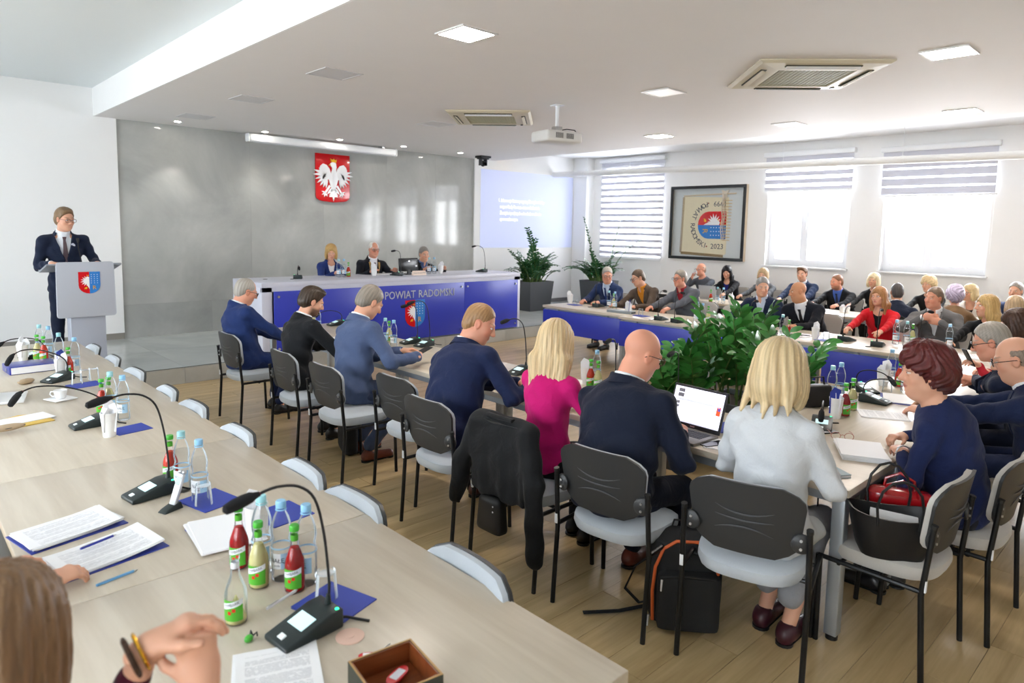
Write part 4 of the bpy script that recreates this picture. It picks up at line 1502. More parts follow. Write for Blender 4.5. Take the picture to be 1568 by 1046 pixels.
def head_paint(vs, Hc, Rh, s, sex, skin, brow, beard=None, lips=None, flush=.0):
    q = ((vs - Hc) @ Rh) / s
    col = np.ones((len(vs), 3))
    sk = np.array(lin(SKINS[skin]))
    x, y, z = np.abs(q[:, 0]), q[:, 1], q[:, 2]
    def blob(c, r, w, tgt):
        d = np.sqrt(((x - c[0]) / r[0]) ** 2 + ((y - c[1]) / r[1]) ** 2 + ((z - c[2]) / r[2]) ** 2)
        m = np.clip((1.25 - d) / .5, 0, 1)[:, None] * w
        col[:] = col * (1 - m) + (np.asarray(tgt) / sk) * m
    if flush: blob((.04, .07, -.025), (.025, .05, .03), flush, sk * (1.05, .72, .68))
    blob((0, .108, -.028), (.016, .02, .016), .35, sk * (1.0, .78, .74))
    blob((.078, 0, 0), (.015, .03, .035), .35, sk * (1.0, .74, .70))
    if beard is not None:
        m = (np.clip((-.038 - z) / .02, 0, 1) * np.clip((y + .015) / .03, 0, 1) * np.clip((z + .15) / .02, 0, 1))
        m *= 1 - np.clip(1.3 - np.sqrt((x / .026) ** 2 + ((z + .06) / .012) ** 2), 0, 1)
        m = np.maximum(m, np.clip(1.2 - np.sqrt((x / .03) ** 2 + ((z + .043) / .006) ** 2), 0, 1) * (y > .06))
        m = (np.clip(m, 0, 1) * beard[1])[:, None]
        col[:] = col * (1 - m) + np.array(lin(beard[0])) / sk * m
    bl = np.array(lin(brow))
    d = np.sqrt(((x - .031) / .019) ** 2 + ((z - .0335 - .08 * (x - .03)) / .0042) ** 2)
    m = (np.clip((1.3 - d) / .5, 0, 1) * (y > .055))[:, None] * .8
    col[:] = col * (1 - m) + bl / sk * m
    d = np.sqrt((x / .022) ** 2 + ((z + .0605) / .0095) ** 2)
    m = (np.clip((1.2 - d) / .4, 0, 1) * (y > .07))[:, None] * (.75 if sex == 'f' else .4)
    lp = np.array(lin(lips)) if lips else sk * np.array((.85, .5, .5))
    col[:] = col * (1 - m) + lp / sk * m
    d = np.sqrt((x / .019) ** 2 + ((z + .0605) / .0014) ** 2)
    m = (np.clip((1.4 - d) / .6, 0, 1) * (y > .07))[:, None] * .5
    col[:] = col * (1 - m) + np.array((.16, .05, .045)) / sk * m
    d = np.sqrt(((x - .031) / .017) ** 2 + ((z - .016) / .0035) ** 2)
    m = (np.clip((1.3 - d) / .5, 0, 1) * (y > .06))[:, None] * (.55 if sex == 'f' else .3)
    col[:] = col * (1 - m) + np.array((.07, .045, .035)) / sk * m
    return np.clip(col, 0, 6)


def hand_shapes(F, wr, d, n, side, s, curl, spread=.0, thumb=.35):
    """palm, four fingers and a thumb leaving the side of the palm; side +1 right, -1 left"""
    d = nrm(d); n = nrm(np.asarray(n) - d * (np.asarray(n) @ d)); w = np.cross(d, n) * side
    g = lambda a, b, c: wr + (d * a + w * b + n * c) * s
    A = np.stack([w, d, n])
    F.ell(g(.045, 0, .002), V3(.040, .054, .017) * s, A, .012)
    F.ell(g(.078, 0, -.002), V3(.040, .020, .014) * s, A, .012)
    F.cap(g(-.02, 0, 0), g(.02, 0, 0), .026 * s, .028 * s, .02, u=n, fl=.75)
    cl = curl if isinstance(curl, (list, tuple)) else [curl] * 4
    for i, (b, L) in enumerate(zip((.029, .0095, -.010, -.0285), (.074, .083, .076, .060))):
        p = g(.085 - .004 * abs(i - 1), b, 0)
        a = R(8); sp = R((1.5 - i) * 7 * spread)
        for j, (fr, bend) in enumerate(((.46, 42), (.30, 62), (.24, 40))):
            a += R(bend) * cl[i]
            dv = (d * math.cos(sp) + w * math.sin(sp)) * math.cos(a) + n * math.sin(a)
            q = p + dv * L * fr * s
            F.cap(p, q, (.0092 - .0008 * j) * s, (.0086 - .0008 * j) * s, .005)
            p = q
    p = g(.022, .026, .008)
    t1 = nrm(w * (1 - thumb * .6) + d * (.55 + thumb * .6) + n * (.25 + .4 * thumb))
    q = p + t1 * .046 * s
    F.cap(p, q, .0145 * s, .0105 * s, .012)
    t2 = nrm(t1 + d * .5 - w * .35 * thumb + n * .2)
    F.cap(q, q + t2 * .032 * s, .0105 * s, .0085 * s, .005)


def hair_field(kind, Hc, Rh, s):
    F = Field(); A = Rh.T
    g = lambda x, y, z: Hc + Rh @ (V3(x, y, z) * s)
    E = lambda c, r, k=.02, op='+', B=None: F.ell(g(*c), V3(*r) * s, (B @ A) if B is not None else A, k * s, op)
    H = lambda n, p, k=.006: F.half(Rh @ V3(*n), g(*p), k * s)
    if kind in ('short', 'crop', 'side', 'fade'):
        t = {'short': .010, 'crop': .004, 'side': .014, 'fade': .016}[kind]
        E((0, -.020, .040), (.075 + t * .7, .095 + t, .087 + t))
        if kind in ('side', 'fade'):
            E((.015, .030, .105), (.06, .055, .028), .03)
        E((0, -.06, -.02), (.066 + t * .5, .05 + t, .07), .03)
        H((0, .86, -.5), (0, .072, .092)); H((0, -.25, -1), (0, -.08, -.075))
        for q in (-1, 1): E((q * .086, -.002, -.012), (.022, .026, .045), .008, '-')
    elif kind == 'receding':
        E((0, -.022, .038), (.080, .102, .092))
        E((0, -.06, -.02), (.070, .056, .07), .03)
        H((0, .62, .45), (0, .022, .112)); H((0, -.25, -1), (0, -.08, -.075))
        H((0, 1, -.35), (0, .045, .02))
        for q in (-1, 1): E((q * .086, -.002, -.012), (.022, .026, .045), .008, '-')
    elif kind == 'fringe':                       # bald on top, a band left round the back
        E((0, -.020, .034), (.0775, .0975, .089)); E((0, -.06, -.02), (.069, .054, .07), .03)
        H((0, -.15, 1), (0, -.05, .055)); H((0, 1, 0), (0, .012, 0)); H((0, -.25, -1), (0, -.08, -.075))
        for q in (-1, 1): E((q * .086, -.002, -.012), (.022, .026, .045), .008, '-')
    elif kind == 'bob':
        E((0, -.026, .045), (.096, .112, .098)); E((0, -.060, -.045), (.098, .082, .085), .04)
        for q in (-1, 1): E((q * .076, .010, -.045), (.030, .050, .085), .03)
        E((0, .104, -.025), (.056, .062, .088), .014, '-'); E((0, .02, -.17), (.12, .09, .06), .02, '-')
    elif kind == 'flick':                        # collar-length, fuller at the crown, flicked tails
        E((0, -.030, .048), (.100, .116, .104)); E((0, -.068, -.040), (.106, .090, .095), .04)
        for q in (-1, 1): E((q * .080, -.005, -.050), (.034, .060, .090), .03)
        for q in (-.08, -.045, -.01, .03, .07): F.cap(g(q, -.10, -.08), g(q * 1.25, -.125, -.165 - .02 * math.cos(q * 60)), .022 * s, .006 * s, .02)
        E((0, .104, -.025), (.056, .062, .088), .014, '-')
    elif kind == 'long':
        E((0, -.024, .044), (.094, .110, .096)); E((0, -.075, -.055), (.096, .058, .115), .04)
        for q in (-1, 1):
            E((q * .078, .000, -.055), (.028, .048, .110), .03)
            F.cap(g(q * .075, -.02, -.10), g(q * .085, -.01, -.22), .034 * s, .016 * s, .03)
        for i, q in enumerate((-.09, -.055, -.02, .02, .055, .09)):
            F.cap(g(q, -.085, -.10), g(q * 1.15 + .01, -.105 + abs(q) * .3, -.275 - .03 * (i % 2)), .036 * s, .012 * s, .03)
        E((0, .104, -.025), (.055, .062, .090), .014, '-')
    elif kind == 'curly':                        # short, full, feathery
        E((0, -.022, .050), (.104, .122, .108)); E((0, -.075, -.015), (.092, .070, .085), .04)
        E((0, .02, .11), (.07, .06, .04), .04)
        for q in (-1, 1): E((q * .080, -.015, .01), (.028, .05, .06), .03)
        E((0, .105, -.035), (.075, .085, .088), .012, '-'); E((0, .085, -.055), (.13, .080, .085), .012, '-'); H((0, -.2, -1), (0, -.08, -.105))
        for q in (-1, 1): E((q * .10, .02, -.03), (.03, .03, .05), .01, '-')
    elif kind == 'tied':
        E((0, -.022, .041), (.082, .102, .092)); E((0, -.115, .0), (.045, .040, .045), .02)
        H((0, .86, -.5), (0, .072, .092)); H((0, -.25, -1), (0, -.08, -.07))
    amp, fr = {'curly': (.0055, 1), 'long': (.0040, 0), 'bob': (.0035, 0), 'flick': (.0042, 0)}.get(kind, (.0024, 0))
    Ri = Rh.T
    def folds(p):
        q = (p - Hc) @ Ri.T / s
        th = np.arctan2(q[..., 0], -q[..., 1] + .0)
        if fr:
            w_ = th + .35 * np.sin(q[..., 2] * 26 + 2 * th)
            return amp * (.75 * np.sin(w_ * 17 + 1.5 * np.sin(q[..., 2] * 31)) + .5 * np.sin(w_ * 39 + 2 * np.sin(q[..., 2] * 22)) + .5 * np.sin(q[..., 2] * 60 + 3 * np.sin(w_ * 5)))
        return amp * (np.sin(th * 26 + 2.2 * np.sin(q[..., 2] * 14)) * .6 + .5 * np.sin(th * 57 + 3 * np.sin(q[..., 2] * 9)))
    F.folds = folds
    return F


def hair_paint(vs, Hc, Rh, s, kind, seed, root=None):
    q = (vs - Hc) @ Rh / s
    th = np.arctan2(q[:, 0], -q[:, 1])
    a = np.sin(th * 23 + 3 * np.sin(q[:, 2] * 11 + seed)) * .5 + .5 * np.sin(th * 61 + seed + 4 * np.sin(q[:, 2] * 7))
    if kind == 'curly':
        w_ = th + .35 * np.sin(q[:, 2] * 26 + 2 * th)
        a = .7 * np.sin(w_ * 39 + 2 * np.sin(q[:, 2] * 22)) + .5 * np.sin(w_ * 17) + 1.2 * np.clip(q[:, 2] / .1, -1, 1)
    c = np.repeat((1 + .22 * a)[:, None], 3, 1)
    if root is not None:                          # darker strands near the parting and underneath
        m = np.clip((.5 - np.abs(th) / 3.2) * .5 + .35 * np.sin(th * 9 + 5 * q[:, 2]) , 0, 1)[:, None] * .7
        c = c * (1 - m) + c * np.asarray(root) * m
    return np.clip(c, .2, 2)


def bent(a, b, l1, l2, pole):
    """joint position of a two-bone limb from a to b bending towards pole; returns joint and the reachable end"""
    a = np.asarray(a, float); b = np.asarray(b, float)
    d = np.linalg.norm(b - a)
    if d > (l1 + l2) * .995:
        b = a + (b - a) / d * (l1 + l2) * .995; d = (l1 + l2) * .995
    d = max(d, abs(l1 - l2) * 1.05 + .01)
    u = nrm(b - a)
    x = (d * d + l1 * l1 - l2 * l2) / (2 * d)
    hh = math.sqrt(max(0, l1 * l1 - x * x))
    p = np.asarray(pole, float); p = nrm(p - u * (p @ u))
    return a + u * x + p * hh, b


PEOPLE_STAT = {}


def strip(pts, nrmls, widths, th):
    """a ribbon along points, facing the normals"""
    vs = []; fs = []
    n = len(pts)
    for i in range(n):
        t = pts[min(i + 1, n - 1)] - pts[max(i - 1, 0)]
        sd = nrm(np.cross(t, nrmls[i]))
        for sg, off in ((-1, 0), (1, 0), (1, th), (-1, th)):
            vs.append(pts[i] + sd * sg * widths[i] + nrmls[i] * off)
    for i in range(n - 1):
        for k in range(4):
            fs.append((i * 4 + k, i * 4 + (k + 1) % 4, (i + 1) * 4 + (k + 1) % 4, (i + 1) * 4 + k))
    fs.append((3, 2, 1, 0)); fs.append(tuple((n - 1) * 4 + k for k in range(4)))
    return MB().add(vs, fs)


def person(label, seat, rz, head, look=(0, 0, 0), hands=None, sex='m', size=1.0, fat=0.0, skin='fair', hair=('short', '#6d6a66'), wear=None, hvol=1.0,
           brow=None, beard=None, lips=None, flush=.15, glasses=None, res=.0065, z0=0.0, palm=None, curl=(.35, .35), stand=False, tuck=-.12,
           poles=None, group=None, root=None, crossed=False, hsize=None, cut=None, eyes=True, hdir=None, knees=None):
    """seat: world x, y of the seat (or feet); head: world point of the head's centre; hands: world points of the two wrists (right, left)"""
    seed = len(PEOPLE_STAT); PEOPLE_STAT[label] = 1
    w = dict(kind='suit', top='#1f2a44', shirt='#e8ecf2', tie=None, legs=None, shoes='#1a1a1c'); w.update(wear or {})
    s = size; hs = hsize or (s * (1.0 if sex == 'm' else .95))
    M = Matrix.Translation((seat[0], seat[1], z0)) @ Matrix.Rotation(rz, 4, 'Z')
    Mi = np.array(M.inverted())
    L = lambda p: Mi[:3, :3] @ np.asarray(p, float) + Mi[:3, 3]
    Hc = L(head)
    Rh = rot('z', R(look[0])) @ rot('x', R(-look[1])) @ rot('y', R(look[2]))
    root_o = thing('person', label, 'person', (seat[0], seat[1], z0), rz, group)
    sf = 1.0 if sex == 'm' else .88
    # --- spine
    Ab = Hc + Rh @ (V3(0, -.022, -.080) * hs)
    N = Ab + V3(0, -.030, -.085) * s + V3(*( (Rh @ V3(0, -.02, 0)) * V3(.5, .5, 0)))
    if stand:
        P = V3(N[0] * .5, N[1] - .02, .96 * s); Pz = P[2]
    else:
        Pz = .56
        dz = N[2] - Pz; Lt = .545 * s
        dy = math.sqrt(max(0.0, Lt * Lt - dz * dz))
        P = V3(np.clip(N[0] * .35, -.08, .08), np.clip(N[1] - dy, -.045, .13), Pz)
    up = nrm(N - P)
    rt = nrm(V3(1, 0, 0) - up * up[0])
    fw = np.cross(up, rt)
    Wp = P + (N - P) * .36 - fw * .010
    C = P + (N - P) * .70 - fw * .025
    Tm = np.stack([rt, fw, up])
    uc = nrm(N - Wp); fc = nrm(np.cross(uc, rt))
    Tc = np.stack([rt, fc, uc])
    sw = (.200 if sex == 'm' else .166) * s * (1 + fat * .25)
    Sh = [N + rt * sw * q - uc * .085 * s + fc * .008 for q in (1, -1)]
    la, lf = .285 * s, .250 * s
    El, Wr = [], []
    for i, q in enumerate((1, -1)):
        tgt = L(hands[i]) if hands and hands[i] is not None else (Sh[i] + rt * q * .06 + fc * .12 - V3(0, 0, .46) if not stand else Sh[i] - V3(0, -.05, .52))
        pole = poles[i] if poles else (q * .55, -.35, -.75)
        e, wv = bent(Sh[i], tgt, la, lf, pole)
        El.append(e); Wr.append(wv)
    if stand:
        hip = [P + rt * q * .09 * s - V3(0, 0, .02) for q in (1, -1)]
        kn = [V3(h_[0] * 1.15, h_[1] + .02, .50 * s) for h_ in hip]
        an = [V3(h_[0] * 1.2, h_[1] - .02, .09) for h_ in hip]
    else:
        hip = [P + rt * q * .085 * s for q in (1, -1)]
        kn = [V3(P[0] + q * (.12 if sex == 'm' else .07) * s, P[1] + .42 * s, .51) for q in (1, -1)]
        if knees: kn = [V3(P[0] + q * knees, P[1] + .42 * s, .51) for q in (1, -1)]
        an = [V3(k_[0] * 1.02, k_[1] + tuck + (.05 if j else 0), .085) for j, k_ in enumerate(kn)]
    toe = [V3(a_[0] * 1.05, a_[1] + .15 * s, .03) for a_ in an]
    # --- body: one continuous surface
    F = Field()
    F.ell(P, V3(.150, .112, .115) * s * (1 + fat * .5), Tm, .03); F.ell(Wp, V3(.125 * sf, .095, .15) * s * (1 + fat), Tm, .05)
    F.ell(C, V3(.145 * sf, .100, .17) * s * (1 + fat * .6), Tc, .05)
    for i in (0, 1):
        F.cap(N - uc * .02, Sh[i], .045 * s, .045 * s, .04)
        F.cap(Sh[i], El[i], .046 * s * sf, .038 * s * sf, .02); F.cap(El[i], Wr[i], .038 * s * sf, .026 * s * sf, .015)
        F.cap(hip[i], kn[i], .078 * s, .052 * s, .03); F.cap(kn[i], an[i], .052 * s, .034 * s, .02)
        F.cap(an[i] + V3(0, -.03, -.04), toe[i], .034, .026, .02)
    nr = (.056 if sex == 'm' else .046) * s * (1 + fat * .6)
    F.cap(N, Ab + Rh @ V3(0, 0, .01), nr * 1.12, nr, .03)
    head_shapes(F, Hc, Rh, hs, sex, fat)
    hn = []
    for i, q in enumerate((1, -1)):
        d = nrm(Wr[i] - El[i])
        if hdir and hdir[i] is not None: d = nrm(Mi[:3, :3] @ np.asarray(hdir[i], float))
        n_ = palm[i] if palm and palm[i] is not None else (-q * .25, 0, -1)
        if palm and palm[i] is not None: n_ = Mi[:3, :3] @ np.asarray(n_, float)
        hand_shapes(F, Wr[i], d, n_, q, s * (1.0 if sex == 'm' else .9), curl[i])
        hn.append(d)
    vs, qs = F.mesh(res)
    keep = np.linalg.norm(vs - Hc, axis=1) < .19 * hs
    for i in (0, 1): keep |= np.linalg.norm(vs - (Wr[i] + hn[i] * .07), axis=1) < .16 * s
    if w['kind'] in ('vneck', 'blouse', 'bare'): keep |= np.linalg.norm(vs - N, axis=1) < .16
    if w.get('bare_arms'):
        for i in (0, 1):
            ab = Wr[i] - El[i]; t = np.clip((vs - El[i]) @ ab / (ab @ ab), 0, 1)
            keep |= np.linalg.norm(vs - El[i] - t[:, None] * ab, axis=1) < .06
    if w.get('ankles'):
        for i in (0, 1): keep |= np.linalg.norm(vs - an[i], axis=1) < .16
    vs, fs = cluster(vs, qs, ~keep, .03)
    col = head_paint(vs, Hc, Rh, hs, sex, skin, brow or hair[1], beard, lips, flush)
    body = link('body', np_mesh('body', vs, fs, col), skin_mat(skin), root_o)
    # --- hair, eyes, glasses
    if hair[0]:
        HF = hair_field(hair[0], Hc, Rh, hs * hvol)
        hv, hq = HF.mesh(.0058 if res < .0075 else .0085)
        link('hair', np_mesh('hair', hv, hq, hair_paint(hv, Hc, Rh, hs, hair[0], seed, root)), hair_mat(hair[1]), root_o)
    hm = Matrix([[*(Rh[i] * hs), Hc[i]] for i in range(3)] + [[0, 0, 0, 1]])
    if eyes:
        for q in (-1, 1):
            e = bpy.data.objects.new('eye', eye_mesh()); COL.objects.link(e); e.parent = root_o
            e.matrix_local = hm @ Matrix.Translation((q * .031, .0785, .0095)) @ Matrix.Diagonal((1.0, .92, .62, 1))
    if glasses:
        gm = mat('spectacle_' + glasses.strip('#'), glasses, .3)
        G = MB()
        for q in (-1, 1):
            ring = []
            for k in range(15):
                a = 2 * PI * k / 14
                c_, s_ = math.cos(a), math.sin(a)
                r_ = (abs(c_) ** 3 + abs(s_) ** 3) ** (-1 / 3)
                ring.append((q * .033 + .026 * r_ * c_, .1035 - .10 * (.026 * r_ * c_ * q) , .006 + .018 * r_ * s_))
            G.tube(ring, .0021, 5, M=hm)
            G.tube([(q * .058, .100, .012), (q * .078, .06, .013), (q * .080, -.01, .006), (q * .079, -.03, -.01)], .0022, 5, M=hm)
        G.tube([(-.008, .1045, .010), (0, .107, .012), (.008, .1045, .010)], .002, 5, M=hm)
        gl_ = G.build('glasses', gm, root_o, smooth='auto')
        LN = MB()
        for q in (-1, 1):
            LN.box((q * .033, .1035, .006), (.046, .001, .030), hm)
        LN.build('lens', pane_m, gl_)
    # --- clothes
    fa = 1 + fat
    kind = w['kind']
    suit = kind in ('suit', 'blazer')
    ease = .012 if suit else .006
    J = Field()
    jl = mat_top = cloth_mat(w['top'])
    hipw = .165 if suit else .155
    J.ell(P + up * .03, V3(hipw + ease, .128 + ease, .135) * s * (1 + fat * .6), Tm, .03)
    J.ell(Wp, V3((.168 if suit else .146) * sf + ease, .105 + ease, .16) * s * fa, Tm, .05)
    J.ell(C + fc * .008, V3((.188 if suit else .166) * sf + ease, .112 + ease, .175) * s * (1 + fat * .6), Tc, .05)
    if sex == 'f':
        for q in (1, -1): J.ell(C + fc * .075 + rt * q * .065 - uc * .03, V3(.062, .055, .06) * s, Tc, .04)
    for i, q in enumerate((1, -1)):
        J.cap(N - uc * .035 * s, Sh[i] + uc * .012, .052 * s, (.050 if suit else .044) * s * (sf * .5 + .5), .06)
        if suit and sex == 'm': J.ell(Sh[i] + uc * .012 - rt * q * .012, V3(.062, .058, .048) * s, Tc, .04)
        J.cap(Sh[i], El[i], (.062 if suit else .054) * s * sf, (.055 if suit else .047) * s * sf, .035)
        if not w.get('bare_arms'):
            J.cap(El[i], Wr[i] - nrm(Wr[i] - El[i]) * (.012 + w.get('sleeve', 0)), (.051 if suit else .046) * s * sf, (.040 if suit else .034) * s * sf, .02)
    if suit and not stand:                        # the skirt of the jacket falls over the seat
        J.cap(P - fw * .05 - rt * .10 + up * .01, P - fw * .05 + rt * .10 + up * .01, .098 * s, .098 * s, .06)
        J.half(V3(0, 0, -1), (0, 0, .492), .01)
        for i in (0, 1): J.cap(P + rt * (1, -1)[i] * .08 + fw * .03, P + rt * (1, -1)[i] * .11 + fw * .16 - up * .02, .085 * s, .07 * s, .04)
    elif stand:
        J.cap(P + up * .05, P - up * .12, .165 * s, .178 * s, .05, u=fw, fl=.72)
        J.half(V3(0, 0, -1), P - V3(0, 0, .19), .01)
    else:
        J.half(V3(0, 0, -1), (0, 0, .482), .01)
    colr = nr * 1.12
    if suit:
        J.cap(N - uc * .04, N + (Ab - N) * .26 - fc * .004, colr + .030, colr + .022, .02)
        na = nrm(Ab - N); pc = N + (Ab - N) * .44
        def above(p):
            q = p - pc; t = q @ na
            return np.maximum(-t, np.sqrt(np.maximum((q * q).sum(-1) - t * t, 0)) - .11)
        J.fn(above, .004, '-')
        vz, vw = w.get('v', (-.11, .085))
        def wedge(p):
            q = (p - C) @ Tc.T
            wd = vw * s * np.clip((q[..., 2] - vz * s) / ((.20 - vz) * s), -.3, 1.25)
            return np.maximum(np.abs(q[..., 0]) - wd, np.maximum(.03 - q[..., 1], -(q[..., 2] - vz * s)))
        J.fn(wedge, .004, '-')
    else:
        if kind == 'turtle': J.cap(N - uc * .03, N + (Ab - N) * .75, colr + .010, colr + .008, .02)
        else:
            nd = .03 if kind == 'crew' else .075
            J.ell(N + fc * .05 + uc * .035, V3(.075, .085, nd) * s, Tc, .01, '-')
            J.cap(N - uc * .02, Ab, colr + .004, colr + .004, .006, '-')
    ph = seed * 1.7
    e0, e1 = El
    def folds(p):
        q = (p - C) @ Tc.T
        f_ = .0050 * np.sin(q[..., 2] * 44 + 12 * np.abs(q[..., 0]) + 2.5 * np.sin(q[..., 0] * 17 + ph)) * np.clip((-.02 - q[..., 2]) / .12, 0, 1)
        f_ = f_ + .0034 * np.sin(q[..., 0] * 33 + q[..., 2] * 21 + ph + 2 * np.sin(q[..., 2] * 13)) + .0026 * np.sin(q[..., 1] * 61 + q[..., 2] * 37 - q[..., 0] * 24 + ph)
        for e in (e0, e1):
            d2 = ((p - e) ** 2).sum(-1)
            f_ = f_ + .0065 * np.exp(-d2 / .008) * np.sin(95 * ((p - e) @ nrm(V3(.3, .8, .5))) + ph)
        return f_
    J.folds = folds
    jr = max(res * 1.5, .0095)
    jv, jq = J.mesh(jr)
    top_name = {'suit': 'jacket', 'blazer': 'jacket', 'crew': 'sweater', 'blouse': 'blouse', 'turtle': 'sweater', 'vneck': 'blouse'}.get(kind, 'top')
    jo = link(top_name, np_mesh(top_name, jv, jq), mat_top if not w.get('top_mat') else w['top_mat'], root_o)
    if suit:
        Sx = Field()
        Sx.ell(Wp, V3(.138 * sf, .104, .16) * s * fa, Tm, .05); Sx.ell(C + fc * .006, V3(.155 * sf, .108, .175) * s * (1 + fat * .6), Tc, .05)
        if sex == 'f':
            for q in (1, -1): Sx.ell(C + fc * .07 + rt * q * .062 - uc * .03, V3(.058, .05, .056) * s, Tc, .04)
        for i in (0, 1): Sx.cap(N - uc * .05, Sh[i] - uc * .01, .046 * s, .03 * s, .04)
        if sex == 'm' or w.get('collar'):
            Sx.cap(N - uc * .03, N + (Ab - N) * .46, colr + .013, colr + .009, .015)
            na = nrm(Ab - N)
            Sx.half(na, N + (Ab - N) * .58, .003)
            if not w['tie']:
                Sx.fn(lambda p: np.maximum(np.abs((p - N) @ rt) - .022 * np.clip(((p - N) @ uc + .05) / .06, 0, 1), .02 - (p - N) @ fc), .003, '-')
        else:
            Sx.ell(N + fc * .06 + uc * .02, V3(.07, .09, .085) * s, Tc, .01, '-'); Sx.cap(N - uc * .02, Ab, colr + .003, colr + .003, .006, '-')
        sv, sq = Sx.mesh(jr)
        so = link('shirt', np_mesh('shirt', sv, sq), cloth_mat(w['shirt']), root_o)
        def onto(F_, x, z, off=.002):
            """the front of a garment at chest coordinates x, z"""
            o = C + rt * x + uc * z + fc * .30
            t = 0.0
            for _ in range(40):
                dd = float(F_.at((o - fc * t)[None])[0])
                t += dd * .8
                if dd < .0008: break
            return o - fc * (t - off)
        if w['tie']:
            zz = np.linspace(.155 * s, -.16 * s, 9)
            pts = [onto(Sx, 0, z, .003) for z in zz]
            wd = [.020, .013] + [.017 + .0024 * i for i in range(7)]
            pts[0] = pts[0] + fc * .006
            strip(pts, [fc] * 9, wd, .006).build('tie', mat('tie_' + w['tie'].strip('#'), w['tie'], .5, var=.25, scale=120), root_o)
        if w.get('chain'):
            for q in (-1, 1):
                pts = [onto(J, q * x, z, .003) for x, z in zip(np.linspace(.085, .055, 8) * s, np.linspace(.16, -.14, 8) * s)]
                strip(pts, [fc] * 8, [.016] * 8, .005).build('ceremonial_chain', mat('gilt_chain', '#b8955a', .35, metal=.6, var=.4, scale=300), root_o)
        # turned-down collar round the back of the neck, and the centre seam of the back
        pts = []; nn = []
        for j in range(13):
            a = R(-128 + 256 * j / 12)
            o_ = rt * math.sin(a) - fc * math.cos(a)
            pts.append(N + (Ab - N) * (.20 - .16 * abs(math.sin(a / 2)) ** 2) + o_ * (colr + .027 + .006 * abs(math.sin(a / 2))) - fc * .004 - uc * .006)
            nn.append(nrm(o_ + uc * .45))
        strip(pts, nn, [.021 * s] * 13, .004).build('collar', mat_top, jo, smooth='auto')
        # lapels lie along the edges of the opening
        for q in (-1, 1):
            zs = np.linspace(.15, vz + .015, 8)
            pts = []; wd = []
            for j, z in enumerate(zs):
                e_ = vw * np.clip((z - vz) / (.20 - vz), 0, 1.2) + .006
                wj = .034 * math.sin(PI * min(1, .30 + .62 * (1 - j / 7.0))) ** .8 + .002
                pts.append(onto(J, q * (e_ + wj * .8) * s, z * s, .0015)); wd.append(wj * s * .85)
            strip(pts, [nrm(fc + rt * q * .35)] * 8, wd, .005).build('lapel', mat_top, jo)
        for i in (0, 1):
            d = nrm(Wr[i] - El[i])
            if sex == 'm' and not w.get('nocuff'):
                MB().tube([Wr[i] - d * .03, Wr[i] + d * .004], .0335 * s, 12).build('cuff', cloth_mat(w['shirt']), so, smooth='auto')
        if w.get('pocket'):
            a = onto(J, -.10 * s, .045 * s, .004); b = onto(J, -.06 * s, .055 * s, .004)
            M_ = MB(); M_.add([a, b, b + uc * .02, (a + b) / 2 + uc * .032, a + uc * .018, a + fc * .004, b + fc * .004, b + uc * .02 + fc * .004, (a + b) / 2 + uc * .032 + fc * .004, a + uc * .018 + fc * .004],
                      [(4, 3, 2, 1, 0), (5, 6, 7, 8, 9), (0, 1, 6, 5), (1, 2, 7, 6), (2, 3, 8, 7), (3, 4, 9, 8), (4, 0, 5, 9)])
            M_.build('pocket_square', mat('pocket_white', '#d6d9e2', .7), jo)
    T = Field()
    T.ell(P + V3(0, 0, .0), V3(.160, .122, .118) * s * (1 + fat * .5), Tm, .03)
    for i in (0, 1):
        T.cap(hip[i], kn[i], .090 * s, .068 * s, .03)
        T.cap(kn[i], an[i] + V3(0, 0, .05 if not w.get('ankles') else .14), .066 * s, (.052 if not w.get('ankles') else .060) * s, .02)
    T.half(V3(0, 0, 1), P + V3(0, 0, .10), .01)
    T.folds = lambda p: .0025 * np.sin(p[..., 2] * 50 + p[..., 1] * 31 + ph) + .002 * np.sin(p[..., 0] * 70 + p[..., 2] * 20)
    tv, tq = T.mesh(.016)
    link('trousers', np_mesh('trousers', tv, tq), cloth_mat(w['legs'] or w['top']), root_o)
    sm = mat('shoe_' + w['shoes'].strip('#'), w['shoes'], .4, coat=.15)
    for i in (0, 1):
        f_ = nrm(toe[i] - an[i]); f_[2] = 0; f_ = nrm(f_)
        Sf = Field()
        a0 = V3(an[i][0], an[i][1] - .035, .045); a1 = a0 + f_ * .20 * s + V3(0, 0, -.012)
        Sf.cap(a0, a1, .042, .036, .02); Sf.cap(an[i] + V3(0, -.01, -.02), a0 + f_ * .05, .045, .040, .02)
        Sf.half(V3(0, 0, -1), (0, 0, .012), .003)
        if w.get('ankles'): Sf.ell(an[i] + V3(0, .02, .03), V3(.034, .05, .05), None, .006, '-'); Sf.cap(a0 + V3(0, 0, -.02), a0 + V3(0, 0, -.02), .034, .034, .01)
        v_, q_ = Sf.mesh(.0115)
        sh_ = link('shoe', np_mesh('shoe', v_, q_), sm, root_o)
        SP = MB()
        SP.tube([a0 - V3(0, 0, a0[2]) + V3(0, 0, .000), a0 - V3(0, 0, a0[2]) + V3(0, 0, .014)], .040, 12)
        SP.tube([a1 - V3(0, 0, a1[2]), a1 - V3(0, 0, a1[2]) + V3(0, 0, .014)], .036, 12)
        SP.tube([a0 - V3(0, 0, a0[2] - .007), a1 - V3(0, 0, a1[2] - .007)], [.036, .033], 10, flat=.2)
        SP.build('sole', black_pl, sh_, smooth='auto')
    info = dict(root=root_o, M=M, hm=hm, Wr=[M @ Vector(p) for p in Wr], dir=[M.to_3x3() @ Vector(p) for p in hn], El=[M @ Vector(p) for p in El])
    return info
